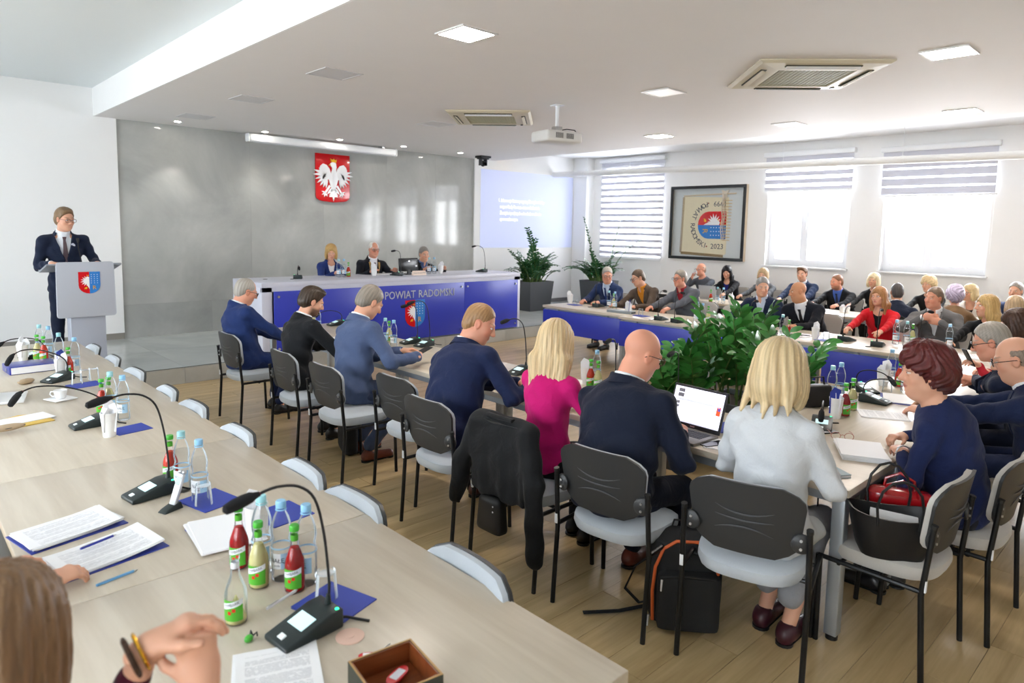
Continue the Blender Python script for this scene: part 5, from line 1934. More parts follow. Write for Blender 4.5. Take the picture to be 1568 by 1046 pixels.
# ================================================================== the people
PT0 = time.time()
W_ = TZ + .045
G1 = 'people seated with their backs to the camera'
ROW = R(-90)
person('balding grey-haired man in navy with glasses, farthest of the row', (2.68, 6.56), ROW, (2.70, 6.70, 1.235), (-8, 22, 0), ((3.12, 6.45, W_ - .10), (3.14, 6.72, W_ - .10)),
       hair=('receding', '#a39d94'), wear=dict(top='#1f3160', legs='#1c2a50'), glasses='#2a2622', fat=.22, flush=.35, skin='pink', group=G1)
person('dark-haired bearded man in a black jacket', (2.68, 5.48), ROW, (2.84, 5.59, 1.225), (-14, 24, 0), ((3.16, 5.32, W_), (3.18, 5.62, W_)),
       hair=('fade', '#3a2d22'), wear=dict(top='#191b1e', legs='#17181b'), beard=('#4a382a', .8), group=G1)
person('grey-haired man in a grey-blue suit leaning over a phone', (2.70, 4.76), R(-92), (3.00, 4.88, 1.275), (-4, 34, 0), ((3.21, 4.50, W_ + .06), (3.20, 4.72, W_ + .07)),
       hair=('short', '#847c72'), wear=dict(top='#4a5878', legs='#434f6b', shoes='#6e3424'), size=1.06, fat=.1, group=G1, tuck=-.36, hdir=((.5, .75, .1), (.9, -.3, .1)))
person('broad man in a navy suit with cropped sandy hair turned sideways', (2.68, 3.36), ROW, (3.02, 3.50, 1.25), (-52, 26, -8), ((3.24, 3.12, W_ + .07), (3.22, 3.32, W_ + .05)),
       hair=('crop', '#9a7650'), wear=dict(top='#1b2545', legs='#1a2240', shoes='#5a2f26'), size=1.08, fat=.22, flush=.45, skin='pink', group=G1)
person('long-haired blonde woman in a bright pink top', (2.70, 2.62), ROW, (2.88, 2.655, 1.25), (18, 12, 0), ((3.17, 2.44, W_), (3.18, 2.84, W_)),
       sex='f', size=.97, hair=('long', '#d2b98f'), hvol=1.1, root=(.62, .52, .42), wear=dict(kind='crew', top='#c2176b', legs='#1a1b20', shoes='#151517'), group=G1)
person('bald man with glasses in a dark navy suit working on a laptop', (2.74, 2.03), ROW, (2.98, 2.12, 1.245), (-24, 24, 0), ((3.12, 1.95, W_ + .02), (3.13, 2.20, W_ + .02)),
       hair=(None, '#8f7a68'), wear=dict(top='#171d2e', legs='#161a27', shoes='#6a2f22'), glasses='#4a2b26', size=1.07, fat=.2, flush=.3, skin='pink', group=G1, curl=(.25, .3))
person('blonde woman in a pale grey blazer with collar-length hair', (2.82, 1.33), ROW, (2.99, 1.36, 1.27), (6, 10, 0), ((3.21, 1.20, W_), (3.23, 1.52, W_)),
       sex='f', size=.98, hair=('flick', '#cdb78f'), hvol=1.2, root=(.55, .44, .33), wear=dict(kind='blazer', top='#c3c6c9', shirt='#e8e8ea', legs='#8f9196', shoes='#3d1622', ankles=True), group=G1, tuck=-.30, fat=.06)

G2 = 'people seated along the near end of the square'
p8 = person('woman in navy with short dark-red hair and a drop earring', (3.95, .88), 0, (3.80, 1.00, 1.225), (34, 4, 0), ((4.10, 1.15, .805), (3.77, 1.06, .81)),
       sex='f', size=.98, hair=('curly', '#521f1e'), hvol=1.06, hsize=1.0, root=(.5, .4, .45), wear=dict(kind='crew', top='#1f2950', legs='#14161f', shoes='#111113'), lips='#a8484a', fat=.34, curl=(.75, .6), group=G2,
       hdir=((-.8, .5, 0), (.8, .6, 0)), poles=((.8, -.5, -.4), (-.8, -.4, -.4)))
person('bald man in navy looking down at the picture edge', (4.95, .66), 0, (4.92, .83, 1.185), (12, 20, 0), ((5.15, 1.30, W_), (4.85, 1.30, W_)),
       hair=('fringe', '#8a7a6c'), wear=dict(top='#1c2746'), size=1.06, fat=.2, flush=.3, group=G2, glasses='#1b1c22')
person('grey-haired man in dark glasses with hands together at the table', (5.60, .84), 0, (5.50, 1.07, 1.20), (14, 20, 0), (tuple(pix(1487, 586, .84)), tuple(pix(1476, 576, .84))),
       hair=('short', '#9b948a'), wear=dict(top='#1d2439'), glasses='#141416', size=1.02, flush=.3, skin='pink', group=G2, curl=(.6, .6), hdir=((-.5, .8, .1), (-.2, .9, .1)))
person('dark-haired person in red sleeves holding a phone', (6.38, .82), 0, (6.30, 1.08, 1.245), (20, 14, 0), (tuple(pix(1512, 570, .86)), tuple(pix(1500, 560, .92))),
       sex='f', hair=('bob', '#3c2619'), wear=dict(kind='crew', top='#a81f2c', legs='#202126'), group=G2, curl=(.5, .6), hdir=((-.7, .5, .2), (-.6, .5, .4)))

G3 = 'people seated behind the blue table panels'
FR = R(90)
def rh(x, y, dy0, dy1, dx=-.38): return ((x + dx, y + dy0, W_), (x + dx, y + dy1, W_))
person('grey-haired man in a blue suit and tie at the far end of the panels', (8.86, 6.95), FR, (8.60, 6.86, 1.20), (44, 14, 0), rh(8.62, 6.86, .17, -.15),
       hair=('short', '#b0aaa2'), wear=dict(top='#27365c', shirt='#cfdcf0', tie='#1f3a78'), glasses='#5a5654', fat=.2, flush=.35, skin='pink', res=.008, group=G3)
person('man in a brown jacket and orange sweater leaning to his neighbour', (8.86, 6.05), FR, (8.52, 6.20, 1.195), (-22, 20, 6), rh(8.58, 6.15, .24, -.15),
       hair=('short', '#5c4a3c'), wear=dict(top='#574a40', shirt='#d6892a', nocuff=1, legs='#2d2f36'), glasses='#3a3532', res=.008, fat=.1, group=G3)
person('man in a grey jacket over a dark red shirt, pen in hand', (8.86, 5.42), FR, (8.72, 5.59, 1.22), (-14, 4, 0), rh(8.62, 5.5, .28, .0),
       hair=('short', '#8b8379'), wear=dict(top='#5d6068', shirt='#8e1f2a', nocuff=1, legs='#33353b'), glasses='#3a3b40', flush=.5, skin='pink', res=.008, fat=.15, group=G3)
person('grey-haired man in a navy jacket and open pale shirt looking down', (8.84, 4.20), FR, (8.52, 4.20, 1.21), (36, 12, 0), rh(8.55, 4.2, .35, -.30),
       hair=('short', '#8d8c8a'), wear=dict(top='#1c2740', shirt='#cdd8ec'), fat=.12, flush=.3, res=.008, group=G3)
person('bald man in a black suit turned towards his neighbour', (8.86, 3.62), FR, (8.50, 3.72, 1.185), (-42, 8, 8), rh(8.52, 3.68, .22, -.12),
       hair=(None, '#6d5a4d'), wear=dict(top='#1a1d26', shirt='#eef1f6', tie='#1e2027'), fat=.22, flush=.35, skin='tan', res=.008, group=G3)
person('woman in a bright red blazer with shoulder-length light brown hair', (8.98, 2.86), FR, (8.80, 2.87, 1.18), (-6, 2, 0), rh(8.66, 2.86, .18, -.18, -.36),
       sex='f', size=.97, hair=('long', '#a8794f'), root=(.7, .6, .5), wear=dict(kind='blazer', top='#d31f2b', shirt='#17181b', v=(-.14, .075), legs='#b21b27'), lips='#b04a4c', res=.008, group=G3)
person('man in a grey jacket with folded arms and cropped hair', (8.98, 2.22), FR, (8.80, 2.285, 1.215), (-22, 6, -6), ((8.66, 2.34, 1.00), (8.66, 2.16, .96)),
       hair=('crop', '#7d6a5a'), wear=dict(top='#6b6b6c', shirt='#eef0f3', legs='#4a4b50'), res=.008, fat=.12, flush=.35, skin='pink', group=G3,
       hdir=((.0, -1, .1), (.0, 1, .05)), palm=((1, 0, 0), (1, 0, 0)), poles=((.9, -.2, -.6), (-.9, -.2, -.6)), curl=(.3, .3))
person('blonde woman in a black top by the corner of the panelled tables', (8.86, 1.70), FR, (8.60, 1.74, 1.185), (-50, 2, 0), ((8.10, 1.95, W_), (8.05, 1.65, W_)),
       sex='f', hair=('long', '#c0a069'), root=(.6, .5, .4), wear=dict(kind='crew', top='#15161a', legs='#15161a'), res=.008, group=G3)

G4 = 'people of the back row along the windows'
bk_ = dict(res=.010, group=G4)
def bh(x, y): return ((x - .42, y + .2, W_), (x - .42, y - .2, W_))
person('man in a grey sweater drinking from a white cup', (11.98, 7.06), FR, (11.80, 7.10, 1.19), (-14, 4, 0), ((11.64, 7.19, 1.03), (11.35, 6.9, W_)),
       hair=('fringe', '#a08a78'), wear=dict(kind='crew', top='#585d66'), skin='pink', flush=.4, hdir=((-.1, -.3, .9), None), palm=((.2, -.9, .3), None), curl=(.8, .3), glasses='#6a4a40', **bk_)
person('woman with long black hair in a black jacket behind the laptop', (11.98, 6.50), FR, (11.80, 6.54, 1.17), (18, 16, 0), bh(11.8, 6.54), sex='f', hair=('long', '#17151a'),
       wear=dict(kind='blazer', top='#1a1a1e', shirt='#2b2f7a'), **bk_)
person('fair-haired woman in grey half hidden behind the navy jacket', (11.98, 5.82), FR, (11.80, 5.82, 1.165), (10, 6, 0), bh(11.8, 5.82), sex='f', hair=('bob', '#b59c78'), wear=dict(kind='crew', top='#54565a'), **bk_)
person('brown-haired man in navy under the narrower blind', (11.98, 5.08), FR, (11.80, 5.11, 1.225), (6, 8, 0), bh(11.8, 5.1), hair=('side', '#6a4c34'), wear=dict(top='#22304e'), **bk_)
person('bearded man in a black suit and blue shirt between the windows', (11.84, 4.42), FR, (11.62, 4.45, 1.135), (-26, 6, 0), bh(11.62, 4.45), hair=('crop', '#8a5f45'), beard=('#8a6650', .7),
       wear=dict(top='#191b20', shirt='#4f6fc0', tie='#23304f'), skin='pink', flush=.4, fat=.15, **bk_)
person('blonde woman in black behind the red blazer', (11.98, 3.92), FR, (11.80, 3.94, 1.19), (0, 2, 0), bh(11.8, 3.94), sex='f', hair=('bob', '#d8c6a0'), wear=dict(kind='crew', top='#17181b'), **bk_)
person('dark-suited man seen from behind beside the red blazer', (10.05, 3.10), R(-75), (10.12, 3.07, 1.15), (10, 6, 0), ((10.5, 2.85, W_), (10.5, 3.2, W_)), hair=('crop', '#4a4644'), wear=dict(top='#232a3c'), skin='tan', **bk_)
person('fair-haired woman in black behind the man with folded arms', (11.8, 3.08), FR, (11.60, 3.10, 1.19), (-14, 2, 0), bh(11.6, 3.1), sex='f', hair=('curly', '#c9b187'), wear=dict(kind='crew', top='#161618'), **bk_)
person('person with mauve-grey hair in a leopard print top seen from behind', (9.98, 2.38), R(-80), (10.12, 2.39, 1.165), (12, 4, 0), ((10.5, 2.15, W_), (10.5, 2.6, W_)), sex='f', hair=('curly', '#b0a6bd'),
       wear=dict(kind='crew', top='#7d6348'), **bk_)
person('blonde woman in dark glasses and a white top', (11.5, 2.48), FR, (11.30, 2.50, 1.13), (-26, 2, 0), bh(11.3, 2.5), sex='f', hair=('bob', '#cdb688'), wear=dict(kind='blazer', top='#e9e6e2', shirt='#1a1b1e', v=(-.12, .07)), glasses='#1a1518', **bk_)
person('grey-haired person at the picture edge under the last window', (11.8, 2.0), FR, (11.60, 2.02, 1.175), (-10, 4, 0), bh(11.6, 2.02), hair=('short', '#9a938c'), wear=dict(top='#3a4668'), **bk_)
person('ash-blonde woman seen from behind at the picture edge', (9.68, 1.66), R(-80), (9.80, 1.70, 1.11), (8, 4, 0), None, sex='f', hair=('bob', '#b59d7c'), wear=dict(kind='crew', top='#252f55'), **bk_)

G5 = 'people at the desk on the stage'
DW = 1.155 + .045
dk = dict(z0=.20, group=G5, res=.008)
BK = R(180)
person('fair-haired woman in a blue jacket and white blouse at the stage desk', (5.12, 9.78), BK, (5.16, 9.52, 1.50), (-24, 18, 0), ((5.06, 9.22, DW), (5.24, 9.22, DW)), sex='f', size=.97, hair=('bob', '#c39e62'), root=(.7, .6, .5),
       wear=dict(kind='blazer', top='#22346e', shirt='#f0eff0', v=(-.14, .08)), **dk)
person('white-haired chairman with glasses and a gilt chain at the stage desk', (5.88, 9.80), BK, (5.92, 9.52, 1.535), (-14, 4, 0), ((5.68, 9.24, DW), (6.14, 9.24, DW)), hair=('receding', '#d9d6d2'),
       wear=dict(top='#161922', shirt='#eef0f6', tie='#4a2338', chain=1, v=(-.16, .085)), glasses='#3a2b26', skin='pink', flush=.55, fat=.15, **dk)
person('grey-haired man in a black jacket leaning forward behind the monitor', (6.86, 9.78), BK, (6.89, 9.48, 1.45), (-12, 12, 4), ((6.68, 9.22, DW), (7.12, 9.22, DW)), hair=('short', '#7f7c78'),
       wear=dict(top='#1b1d21', shirt='#52658f', nocuff=1), skin='fair', flush=.3, fat=.15, **dk)
person('tall man with glasses in a navy suit speaking at the lectern', (1.66, 9.34), BK, (1.645, 9.23, 1.915), (22, 10, 0), ((1.47, 9.10, 1.42), (1.93, 9.12, 1.42)), hair=('side', '#7a6248'), size=.99, hsize=1.05,
       wear=dict(top='#1b2338', shirt='#e9eef5', tie='#5b4a50', legs='#181f33', pocket=1, v=(-.16, .095)), glasses='#6a3a34', z0=.20, stand=True, res=.008, hdir=((.3, -.9, 0), (-.2, -.9, -.1)),
       poles=((.35, -.8, -.6), (-.35, -.8, -.6)))

G6 = 'women at the foreground table'
def ray_pt(px, py, d):
    return tuple(Vector((0, 0, CAMZ)) + (_r * ((px - PCX) / FPX) + _u * (-(py - PCY) / FPX) + _f) * d)
f1 = person('woman with straight brown hair and gold bracelets, hands touching over the table', (-.06, 1.36), R(-88), (.125, 1.375, 1.185), (44, 12, 0), ((.385, 1.19, 1.085), (.315, 1.25, 1.155)),
       sex='f', size=.97, hair=('long', '#7d6044'), hvol=1.1, root=(.6, .55, .5), wear=dict(kind='crew', top='#4a1526', legs='#1a1b20', sleeve=.07), res=.004, group=G6, curl=(.80, .50),
       hdir=((-.05, .25, .95), (.90, -.05, .30)), palm=((.15, .95, -.2), (-.05, -.30, -.95)), poles=((.4, -.1, -.95), (-.5, -.1, -.9)))
f2 = person('woman out of the picture but for both hands resting on papers', (-.10, 2.52), ROW, (.02, 2.52, 1.22), (0, 20, 0), (tuple(pix(72, 890, .80)), tuple(pix(2, 872, .80))),
       sex='f', size=.97, hair=('bob', '#5a4030'), wear=dict(kind='crew', top='#2c3038', legs='#1a1b20', sleeve=.06), res=.004, group=G6, curl=(.45, .5), hdir=((.93, .2, .02), (.9, .3, .02)))
print('people built in %.1f s' % (time.time() - PT0))
# ================================================================== things on the tables
paper_w = mat('paper_white', '#f2f3f6', .6)
blue_card = mat('blue_napkin', '#3446a8', .6, var=.05, scale=40)
clear_pl = glassy('clear_plastic', rough=.08, mixw=.16, tint=(.985, .99, .995), milk=.55)
clear_gl = glassy('clear_glass', rough=.03, mixw=.18, tint=(.99, .995, .995), milk=.4)
water_m = glassy('water', rough=.02, mixw=.05, tint=(.97, .98, .985))
cap_blue = mat('cap_pale_blue', '#8fc3e6', .35)
cap_teal = mat('cap_pale_teal', '#9ed6dd', .35)
cap_green = mat('cap_green', '#49b13a', .3)
lbl_w = mat('label_white', '#eef2f6', .4)
lbl_b = mat('label_blue', '#a9cfe8', .4)
lbl_g = mat('label_green', '#57b233', .4)
red_j = mat('red_juice', '#b01a1c', .12, spec=.6, trans=.1)
red_l = mat('red_juice_light', '#d83c25', .12, spec=.6, trans=.1)
yel_j = mat('apple_juice', '#e0d898', .12, spec=.6, trans=.15)
ink = mat('ink_dark', '#2b3346', .6)


def printed(name, base='#f3f4f7', ink_c='#5d6270', n=60):
    """paper carrying lines of print"""
    if name in MATS: return MATS[name]
    m = bpy.data.materials.new(name); MATS[name] = m
    m.use_nodes = True
    nt = m.node_tree; p = nt.nodes['Principled BSDF']; p.inputs['Roughness'].default_value = .6
    tc = nt.nodes.new('ShaderNodeTexCoord'); sp = nt.nodes.new('ShaderNodeSeparateXYZ')
    nt.links.new(tc.outputs['Generated'], sp.inputs[0])
    def mth(op, a, b=None):
        x = nt.nodes.new('ShaderNodeMath'); x.operation = op
        for i, v in enumerate((a, b)):
            if v is None: continue
            if isinstance(v, (int, float)): x.inputs[i].default_value = v
            else: nt.links.new(v, x.inputs[i])
        return x.outputs[0]
    fr = mth('FRACT', mth('MULTIPLY', sp.outputs[1], n))
    ln = mth('LESS_THAN', fr, .38)
    row = mth('FLOOR', mth('MULTIPLY', sp.outputs[1], n))
    cb = nt.nodes.new('ShaderNodeCombineXYZ')
    nt.links.new(mth('MULTIPLY', sp.outputs[0], 30), cb.inputs[0]); nt.links.new(mth('MULTIPLY', row, 3.7), cb.inputs[1])
    nz = nt.nodes.new('ShaderNodeTexNoise'); nz.inputs['Scale'].default_value = 1.0; nt.links.new(cb.outputs[0], nz.inputs['Vector'])
    wd = mth('GREATER_THAN', nz.outputs['Fac'], .42)
    cb2 = nt.nodes.new('ShaderNodeCombineXYZ'); nt.links.new(mth('MULTIPLY', row, .31), cb2.inputs[1])
    nz2 = nt.nodes.new('ShaderNodeTexNoise'); nz2.inputs['Scale'].default_value = 1.0; nt.links.new(cb2.outputs[0], nz2.inputs['Vector'])
    para = mth('GREATER_THAN', nz2.outputs['Fac'], .44)
    mx_ = mth('MULTIPLY', mth('GREATER_THAN', sp.outputs[0], .12), mth('LESS_THAN', sp.outputs[0], .88))
    my_ = mth('MULTIPLY', mth('GREATER_THAN', sp.outputs[1], .08), mth('LESS_THAN', sp.outputs[1], .92))
    f = mth('MULTIPLY', mth('MULTIPLY', ln, wd), mth('MULTIPLY', mth('MULTIPLY', mx_, my_), para))
    f = mth('MULTIPLY', f, .55)
    mix = nt.nodes.new('ShaderNodeMix'); mix.data_type = 'RGBA'
    mix.inputs[6].default_value = (*lin(base), 1); mix.inputs[7].default_value = (*lin(ink_c), 1)
    nt.links.new(f, mix.inputs[0]); nt.links.new(mix.outputs[2], p.inputs['Base Color'])
    return m


print_m = printed('printed_paper')
cyl_text_cache = {}


def curved_text(name, body, size, r, z, ang, m, parent, tilt=0.0, sx=1.0):
    """lettering wrapped round a bottle of radius r"""
    me = text_mesh(body, size).copy()
    for v in me.vertices:
        x, y = v.co.x * sx, v.co.y
        x, y = x * math.cos(tilt) - y * math.sin(tilt), x * math.sin(tilt) + y * math.cos(tilt)
        a = ang + x / r
        v.co = (r * math.cos(a), r * math.sin(a), z + y)
    return link(name, me, m, parent)


def patch(r, a0, a1, z0, z1, n=12, skew=0.0):
    """a label bent round a cylinder"""
    vs = []; fs = []
    for i in range(n + 1):
        a = a0 + (a1 - a0) * i / n
        dz = skew * (i / n - .5)
        vs += [(r * math.cos(a), r * math.sin(a), z0 + dz), (r * math.cos(a), r * math.sin(a), z1 + dz)]
    for i in range(n): fs.append((i * 2, i * 2 + 2, i * 2 + 3, i * 2 + 1))
    return MB().add(vs, fs)


def water_bottle(capm, label, loc, group, level=.80):
    t = thing('water_bottle', label, 'bottle', loc, 0, group)
    pr = [(.026, .0), (.0325, .006), (.033, .03), (.0315, .036), (.033, .042), (.0325, .105), (.0335, .112), (.0335, .118), (.030, .128), (.0285, .138), (.031, .150), (.0325, .165), (.031, .185), (.024, .212), (.0155, .230), (.0135, .238), (.0135, .245)]
    b = MB().lathe(pr, 20).build('plastic_body', clear_pl, t, smooth='auto')
    MB().lathe([(max(.004, r - .0015), z + .001) for r, z in pr if z < .245 * level] + [(.001, .245 * level - .004)], 18).build('water', water_m, b, smooth='auto')
    cp = MB().lathe([(.0155, .243), (.0165, .246), (.0165, .262), (.0145, .266), (0, .266)], 18).build('cap', capm, t, smooth='auto')
    MB().lathe([(.0175, .236), (.0175, .240), (.014, .240)], 16, close=False).build('neck_ring', capm, cp, smooth='auto')
    lb = patch(.0334, R(150), R(290), .048, .100).build('label', lbl_w, t, smooth=True)
    patch(.0336, R(240), R(290), .048, .100).build('label_print', lbl_b, lb, smooth=True)
    curved_text('label_text', 'NAŁĘ', .020, .0339, .076, R(218), ink, lb)
    curved_text('label_text', 'woda', .009, .0339, .060, R(218), ink, lb)
    MB().lathe([(.0335, .112), (.034, .114), (.0335, .118)], 20, close=False).build('blue_band', lbl_b, t, smooth=True)
    return t


def juice_bottle(liq, label, loc, group, capped=True, level=.72, light=False):
    t = thing('juice_bottle', label, 'bottle', loc, 0, group)
    pr = [(.026, .0), (.0305, .004), (.031, .010), (.031, .092), (.0285, .104), (.022, .122), (.0155, .140), (.0125, .152), (.0115, .190), (.0135, .194), (.0135, .204)]
    g_ = MB().lathe(pr, 20, close=False).build('glass_body', clear_gl, t, smooth='auto')
    lv = .204 * level
    MB().lathe([(max(.003, r - .0018), z + .003) for r, z in pr if z < lv] + [(.002, lv)], 18).build('juice', liq, g_, smooth='auto')
    if capped:
        MB().lathe([(.0145, .196), (.0155, .200), (.0155, .212), (.0135, .215), (0, .215)], 18).build('cap', cap_green, t, smooth='auto')
    lb = patch(.0315, R(165), R(285), .018, .080).build('label', lbl_g, t, smooth=True)
    patch(.0317, R(165), R(285), .058, .076, skew=.018).build('label_stripe', lbl_w, lb, smooth=True)
    curved_text('label_text', 'TYMBARK', .0125, .032, .067, R(225), ink, lb, R(16), .85)
    for a, z in ((205, .038), (228, .046)):
        patch(.0319, R(a), R(a + 18), z, z + .010, 4).build('label_fruit', mat('label_fruit_red', '#d9301f', .4), lb, smooth=True)
    MB().lathe([(.0118, .165), (.0122, .168), (.0119, .184)], 14, close=False).build('neck_label', lbl_g if capped else lbl_w, t, smooth=True)
    return t


def napkin_cup(label, loc, blue_n=False, group='napkin cups'):
    t = thing('napkin_cup', label, 'cup', loc, random.uniform(0, 6), group)
    c = MB().lathe([(.030, 0), (.0305, .002), (.037, .075), (.042, .128), (.0435, .130), (.0425, .133), (.0395, .130), (.036, .08), (.028, .006), (0, .006)], 24).build('paper_cup', mat('paper_cup', '#f0f0ef', .6), t, smooth='auto')
    MB().lathe([(.0378, .084), (.0392, .087), (.0388, .091)], 24, close=False).build('rim_groove', mat('paper_cup', '#f0f0ef', .6), c, smooth=True)
    for k in range(4):
        a = k * 1.5 + .3
        q = MB()
        h = .15 + .02 * (k % 3)
        poly = [(-.028, .03), (.028, .03), (.034, h - .02), (.01, h + .014), (-.032, h - .005)]
        M = Matrix.Translation((.014 * math.cos(a), .014 * math.sin(a), 0)) @ Matrix.Rotation(a, 4, 'Z') @ Matrix.Rotation(R(90 - 6), 4, 'X')
        q.prism(poly, .004, M)
        q.build('napkin', blue_card if (blue_n and k == 2) else paper_w, t)
    return t


def tumbler(label, loc, group, upside=True):
    t = thing('glass_tumbler', label, 'glass', loc, 0, group)
    h = .088
    pr = [(.028, 0), (.0285, .004), (.035, h - .001), (.0345, h), (.033, h - .001), (.0265, .009), (0, .008)]
    if upside: pr = [(r, h - z) for r, z in reversed(pr)]
    MB().lathe(pr, 24, close=False).build('glass_body', clear_gl, t, smooth='auto')
    z0 = h - .008 if upside else .0
    MB().lathe([(.0275, z0), (.028, z0 + .004), (.0275, z0 + .008)], 24, close=False).build('thick_base', clear_gl, t, smooth=True)
    return t


def card(label, loc, rz, w=.165, d=.165, m=None, group='blue napkins'):
    t = thing('folded_napkin', label, 'napkin', loc, rz, group)
    mm_ = m or blue_card
    MB().b2(-w / 2, w / 2, -d / 2, d / 2, 0, .0016).build('lower_fold', mm_, t)
    up_ = MB()
    up_.add([(-w / 2, -d / 2, .0018), (w / 2, -d / 2, .0018), (w / 2, d / 2, .006), (-w / 2, d / 2, .0052), (-w / 2, -d / 2, .0032), (w / 2, -d / 2, .0032), (w / 2, d / 2, .0076), (-w / 2, d / 2, .0066)],
            [(3, 2, 1, 0), (4, 5, 6, 7), (0, 1, 5, 4), (1, 2, 6, 5), (2, 3, 7, 6), (3, 0, 4, 7)])
    up_.build('upper_fold', mm_, t)
    return t


mic_m = mat('mic_base_plastic', '#202a2b', .4)
foam_m = mat('mic_foam', '#1d1e20', .95, bump=.5, bscale=700)
lcd_m = mat('mic_display', '#bfe3e6', .3, emit=.35)
ring_red = mat('mic_ring', '#7d2730', .4)
def make_mic(kind):
    t = thing('desk_microphone', 'x', 'microphone')
    prof = [(-.10, 0), (.085, 0), (.085, .058), (.04, .056), (-.10, .016)]
    M = Matrix(((0, 0, 1, -.058), (1, 0, 0, 0), (0, 1, 0, 0), (0, 0, 0, 1)))
    b = MB().prism(prof, .116, M).build('base', mic_m, t, bevel=.006)
    sl = math.atan2(.040, .14)
    S = Matrix.Translation((0, -.03, .0365)) @ Matrix.Rotation(sl, 4, 'X')
    MB().box((0, .015, .0012), (.07, .05, .002), S).build('display', lcd_m, b)
    MB().box((0, -.05, .0015), (.022, .016, .004), S).build('button', mat('mic_button', '#d9e2e4', .4, emit=.2), b)
    MB().ellip((.045, .07, .058), (.006, .006, .003)).build('indicator_light', mat('mic_led_green', '#28d98a', .3, emit=2.0), b, smooth=True)
    if kind == 'arch':
        pts = [(0, .07, .055), (0, .075, .10), (0, .072, .16), (0, .058, .28), (0, .03, .385), (0, -.02, .435), (0, -.085, .452), (0, -.135, .448)]
        hd = [(0, -.135, .448), (0, -.15, .446), (0, -.16, .445), (0, -.18, .442), (0, -.205, .437), (0, -.228, .432), (0, -.234, .431)]
    elif kind == 'tall':
        pts = [(0, .07, .055), (0, .074, .12), (0, .07, .22), (0, .062, .32), (0, .04, .37), (0, .0, .385), (0, -.02, .385)]
        hd = [(0, -.02, .385), (0, -.032, .385), (0, -.04, .384), (0, -.06, .381), (0, -.085, .377), (0, -.105, .373), (0, -.11, .372)]
    elif kind == 'long':
        pts = [(0, .07, .055), (0, .073, .10), (0, .05, .15), (0, -.02, .20), (0, -.14, .25), (0, -.25, .265), (0, -.31, .25)]
        hd = [(0, -.31, .25), (0, -.322, .244), (0, -.328, .238), (0, -.342, .222), (0, -.358, .20), (0, -.37, .182), (0, -.373, .178)]
    else:
        pts = [(0, .07, .055), (0, .073, .09), (0, .06, .125), (0, .02, .155), (0, -.06, .175), (0, -.15, .175), (0, -.20, .160)]
        hd = [(0, -.20, .160), (0, -.212, .154), (0, -.218, .150), (0, -.235, .138), (0, -.255, .122), (0, -.27, .108), (0, -.274, .104)]
    MB().tube([(0, .07, .05), (0, .072, .085)], [.012, .006], 12).build('collar', mic_m, t, smooth='auto')
    sub = []
    P_ = [Vector(p) for p in pts]
    for i in range(len(P_) - 1):
        p0, p1, p2, p3 = P_[max(i - 1, 0)], P_[i], P_[i + 1], P_[min(i + 2, len(P_) - 1)]
        for k in range(4):
            q = k / 4
            sub.append(.5 * ((2 * p1) + (p2 - p0) * q + (2 * p0 - 5 * p1 + 4 * p2 - p3) * q * q + (3 * p1 - p0 - 3 * p2 + p3) * q ** 3))
    sub.append(P_[-1])
    MB().tube(sub, .0042, 8).build('gooseneck', black_pl, t, smooth='auto')
    h = MB().tube(hd, [.0065, .010, .0145, .0165, .0165, .013, .004], 14).build('foam_head', foam_m, t, smooth='auto')
    MB().tube(hd[:2], [.0068, .0075], 12).build('ring', ring_red, h, smooth='auto')
    MB().tube([(.03, .085, .02), (.035, .11, .012), (.05, .13, .004), (.09, .15, .004)], .004, 6).build('cable', black_pl, t, smooth='auto')
    return t


MICS = {k: make_mic(k) for k in ('arch', 'tall', 'low', 'long')}
_mused = set()
for t in MICS.values():
    CHILD[t.name] = list(t.children)
    for c in t.children: CHILD[c.name] = list(c.children)


def mic(kind, p, rz, label):
    t = MICS[kind]
    if kind not in _mused:
        _mused.add(kind); t.location = p; t.rotation_euler.z = rz; tag(t, label, None, 'desk microphones'); return t
    return dup(t, p, rz, label, 'desk microphones')


WB = {}
def wb(px, py, label, teal=False, group='water bottles', z=None, s=1.0):
    p = pix(px, py, TZ if z is None else z)
    k = 't' if teal else 'b'
    if k not in WB:
        t = WB[k] = water_bottle(cap_teal if teal else cap_blue, label, p, group)
        CHILD[t.name] = list(t.children)
        for c in t.children: CHILD[c.name] = list(c.children)
    else:
        t = dup(WB[k], p, random.uniform(-.4, .4), label, group)
    return t


JB = {}
def jb(px, py, col, label, group='juice bottles', z=None, capped=True, level=.72):
    p = pix(px, py, TZ if z is None else z)
    k = (col, capped)
    if k not in JB:
        t = JB[k] = juice_bottle({'red': red_j, 'orange': red_l, 'yellow': yel_j}[col], label, p, group, capped, level)
        CHILD[t.name] = list(t.children)
        for c in t.children: CHILD[c.name] = list(c.children)
    else:
        t = dup(JB[k], p, random.uniform(-.3, .3), label, group)
    return t


TB = {}
def gl_(px, py, label, z=None, group='glass tumblers'):
    p = pix(px, py, (TZ if z is None else z))
    if 'g' not in TB:
        t = TB['g'] = tumbler(label, p, group)
        CHILD[t.name] = list(t.children)
    else:
        t = dup(TB['g'], p, 0, label, group)
    return t


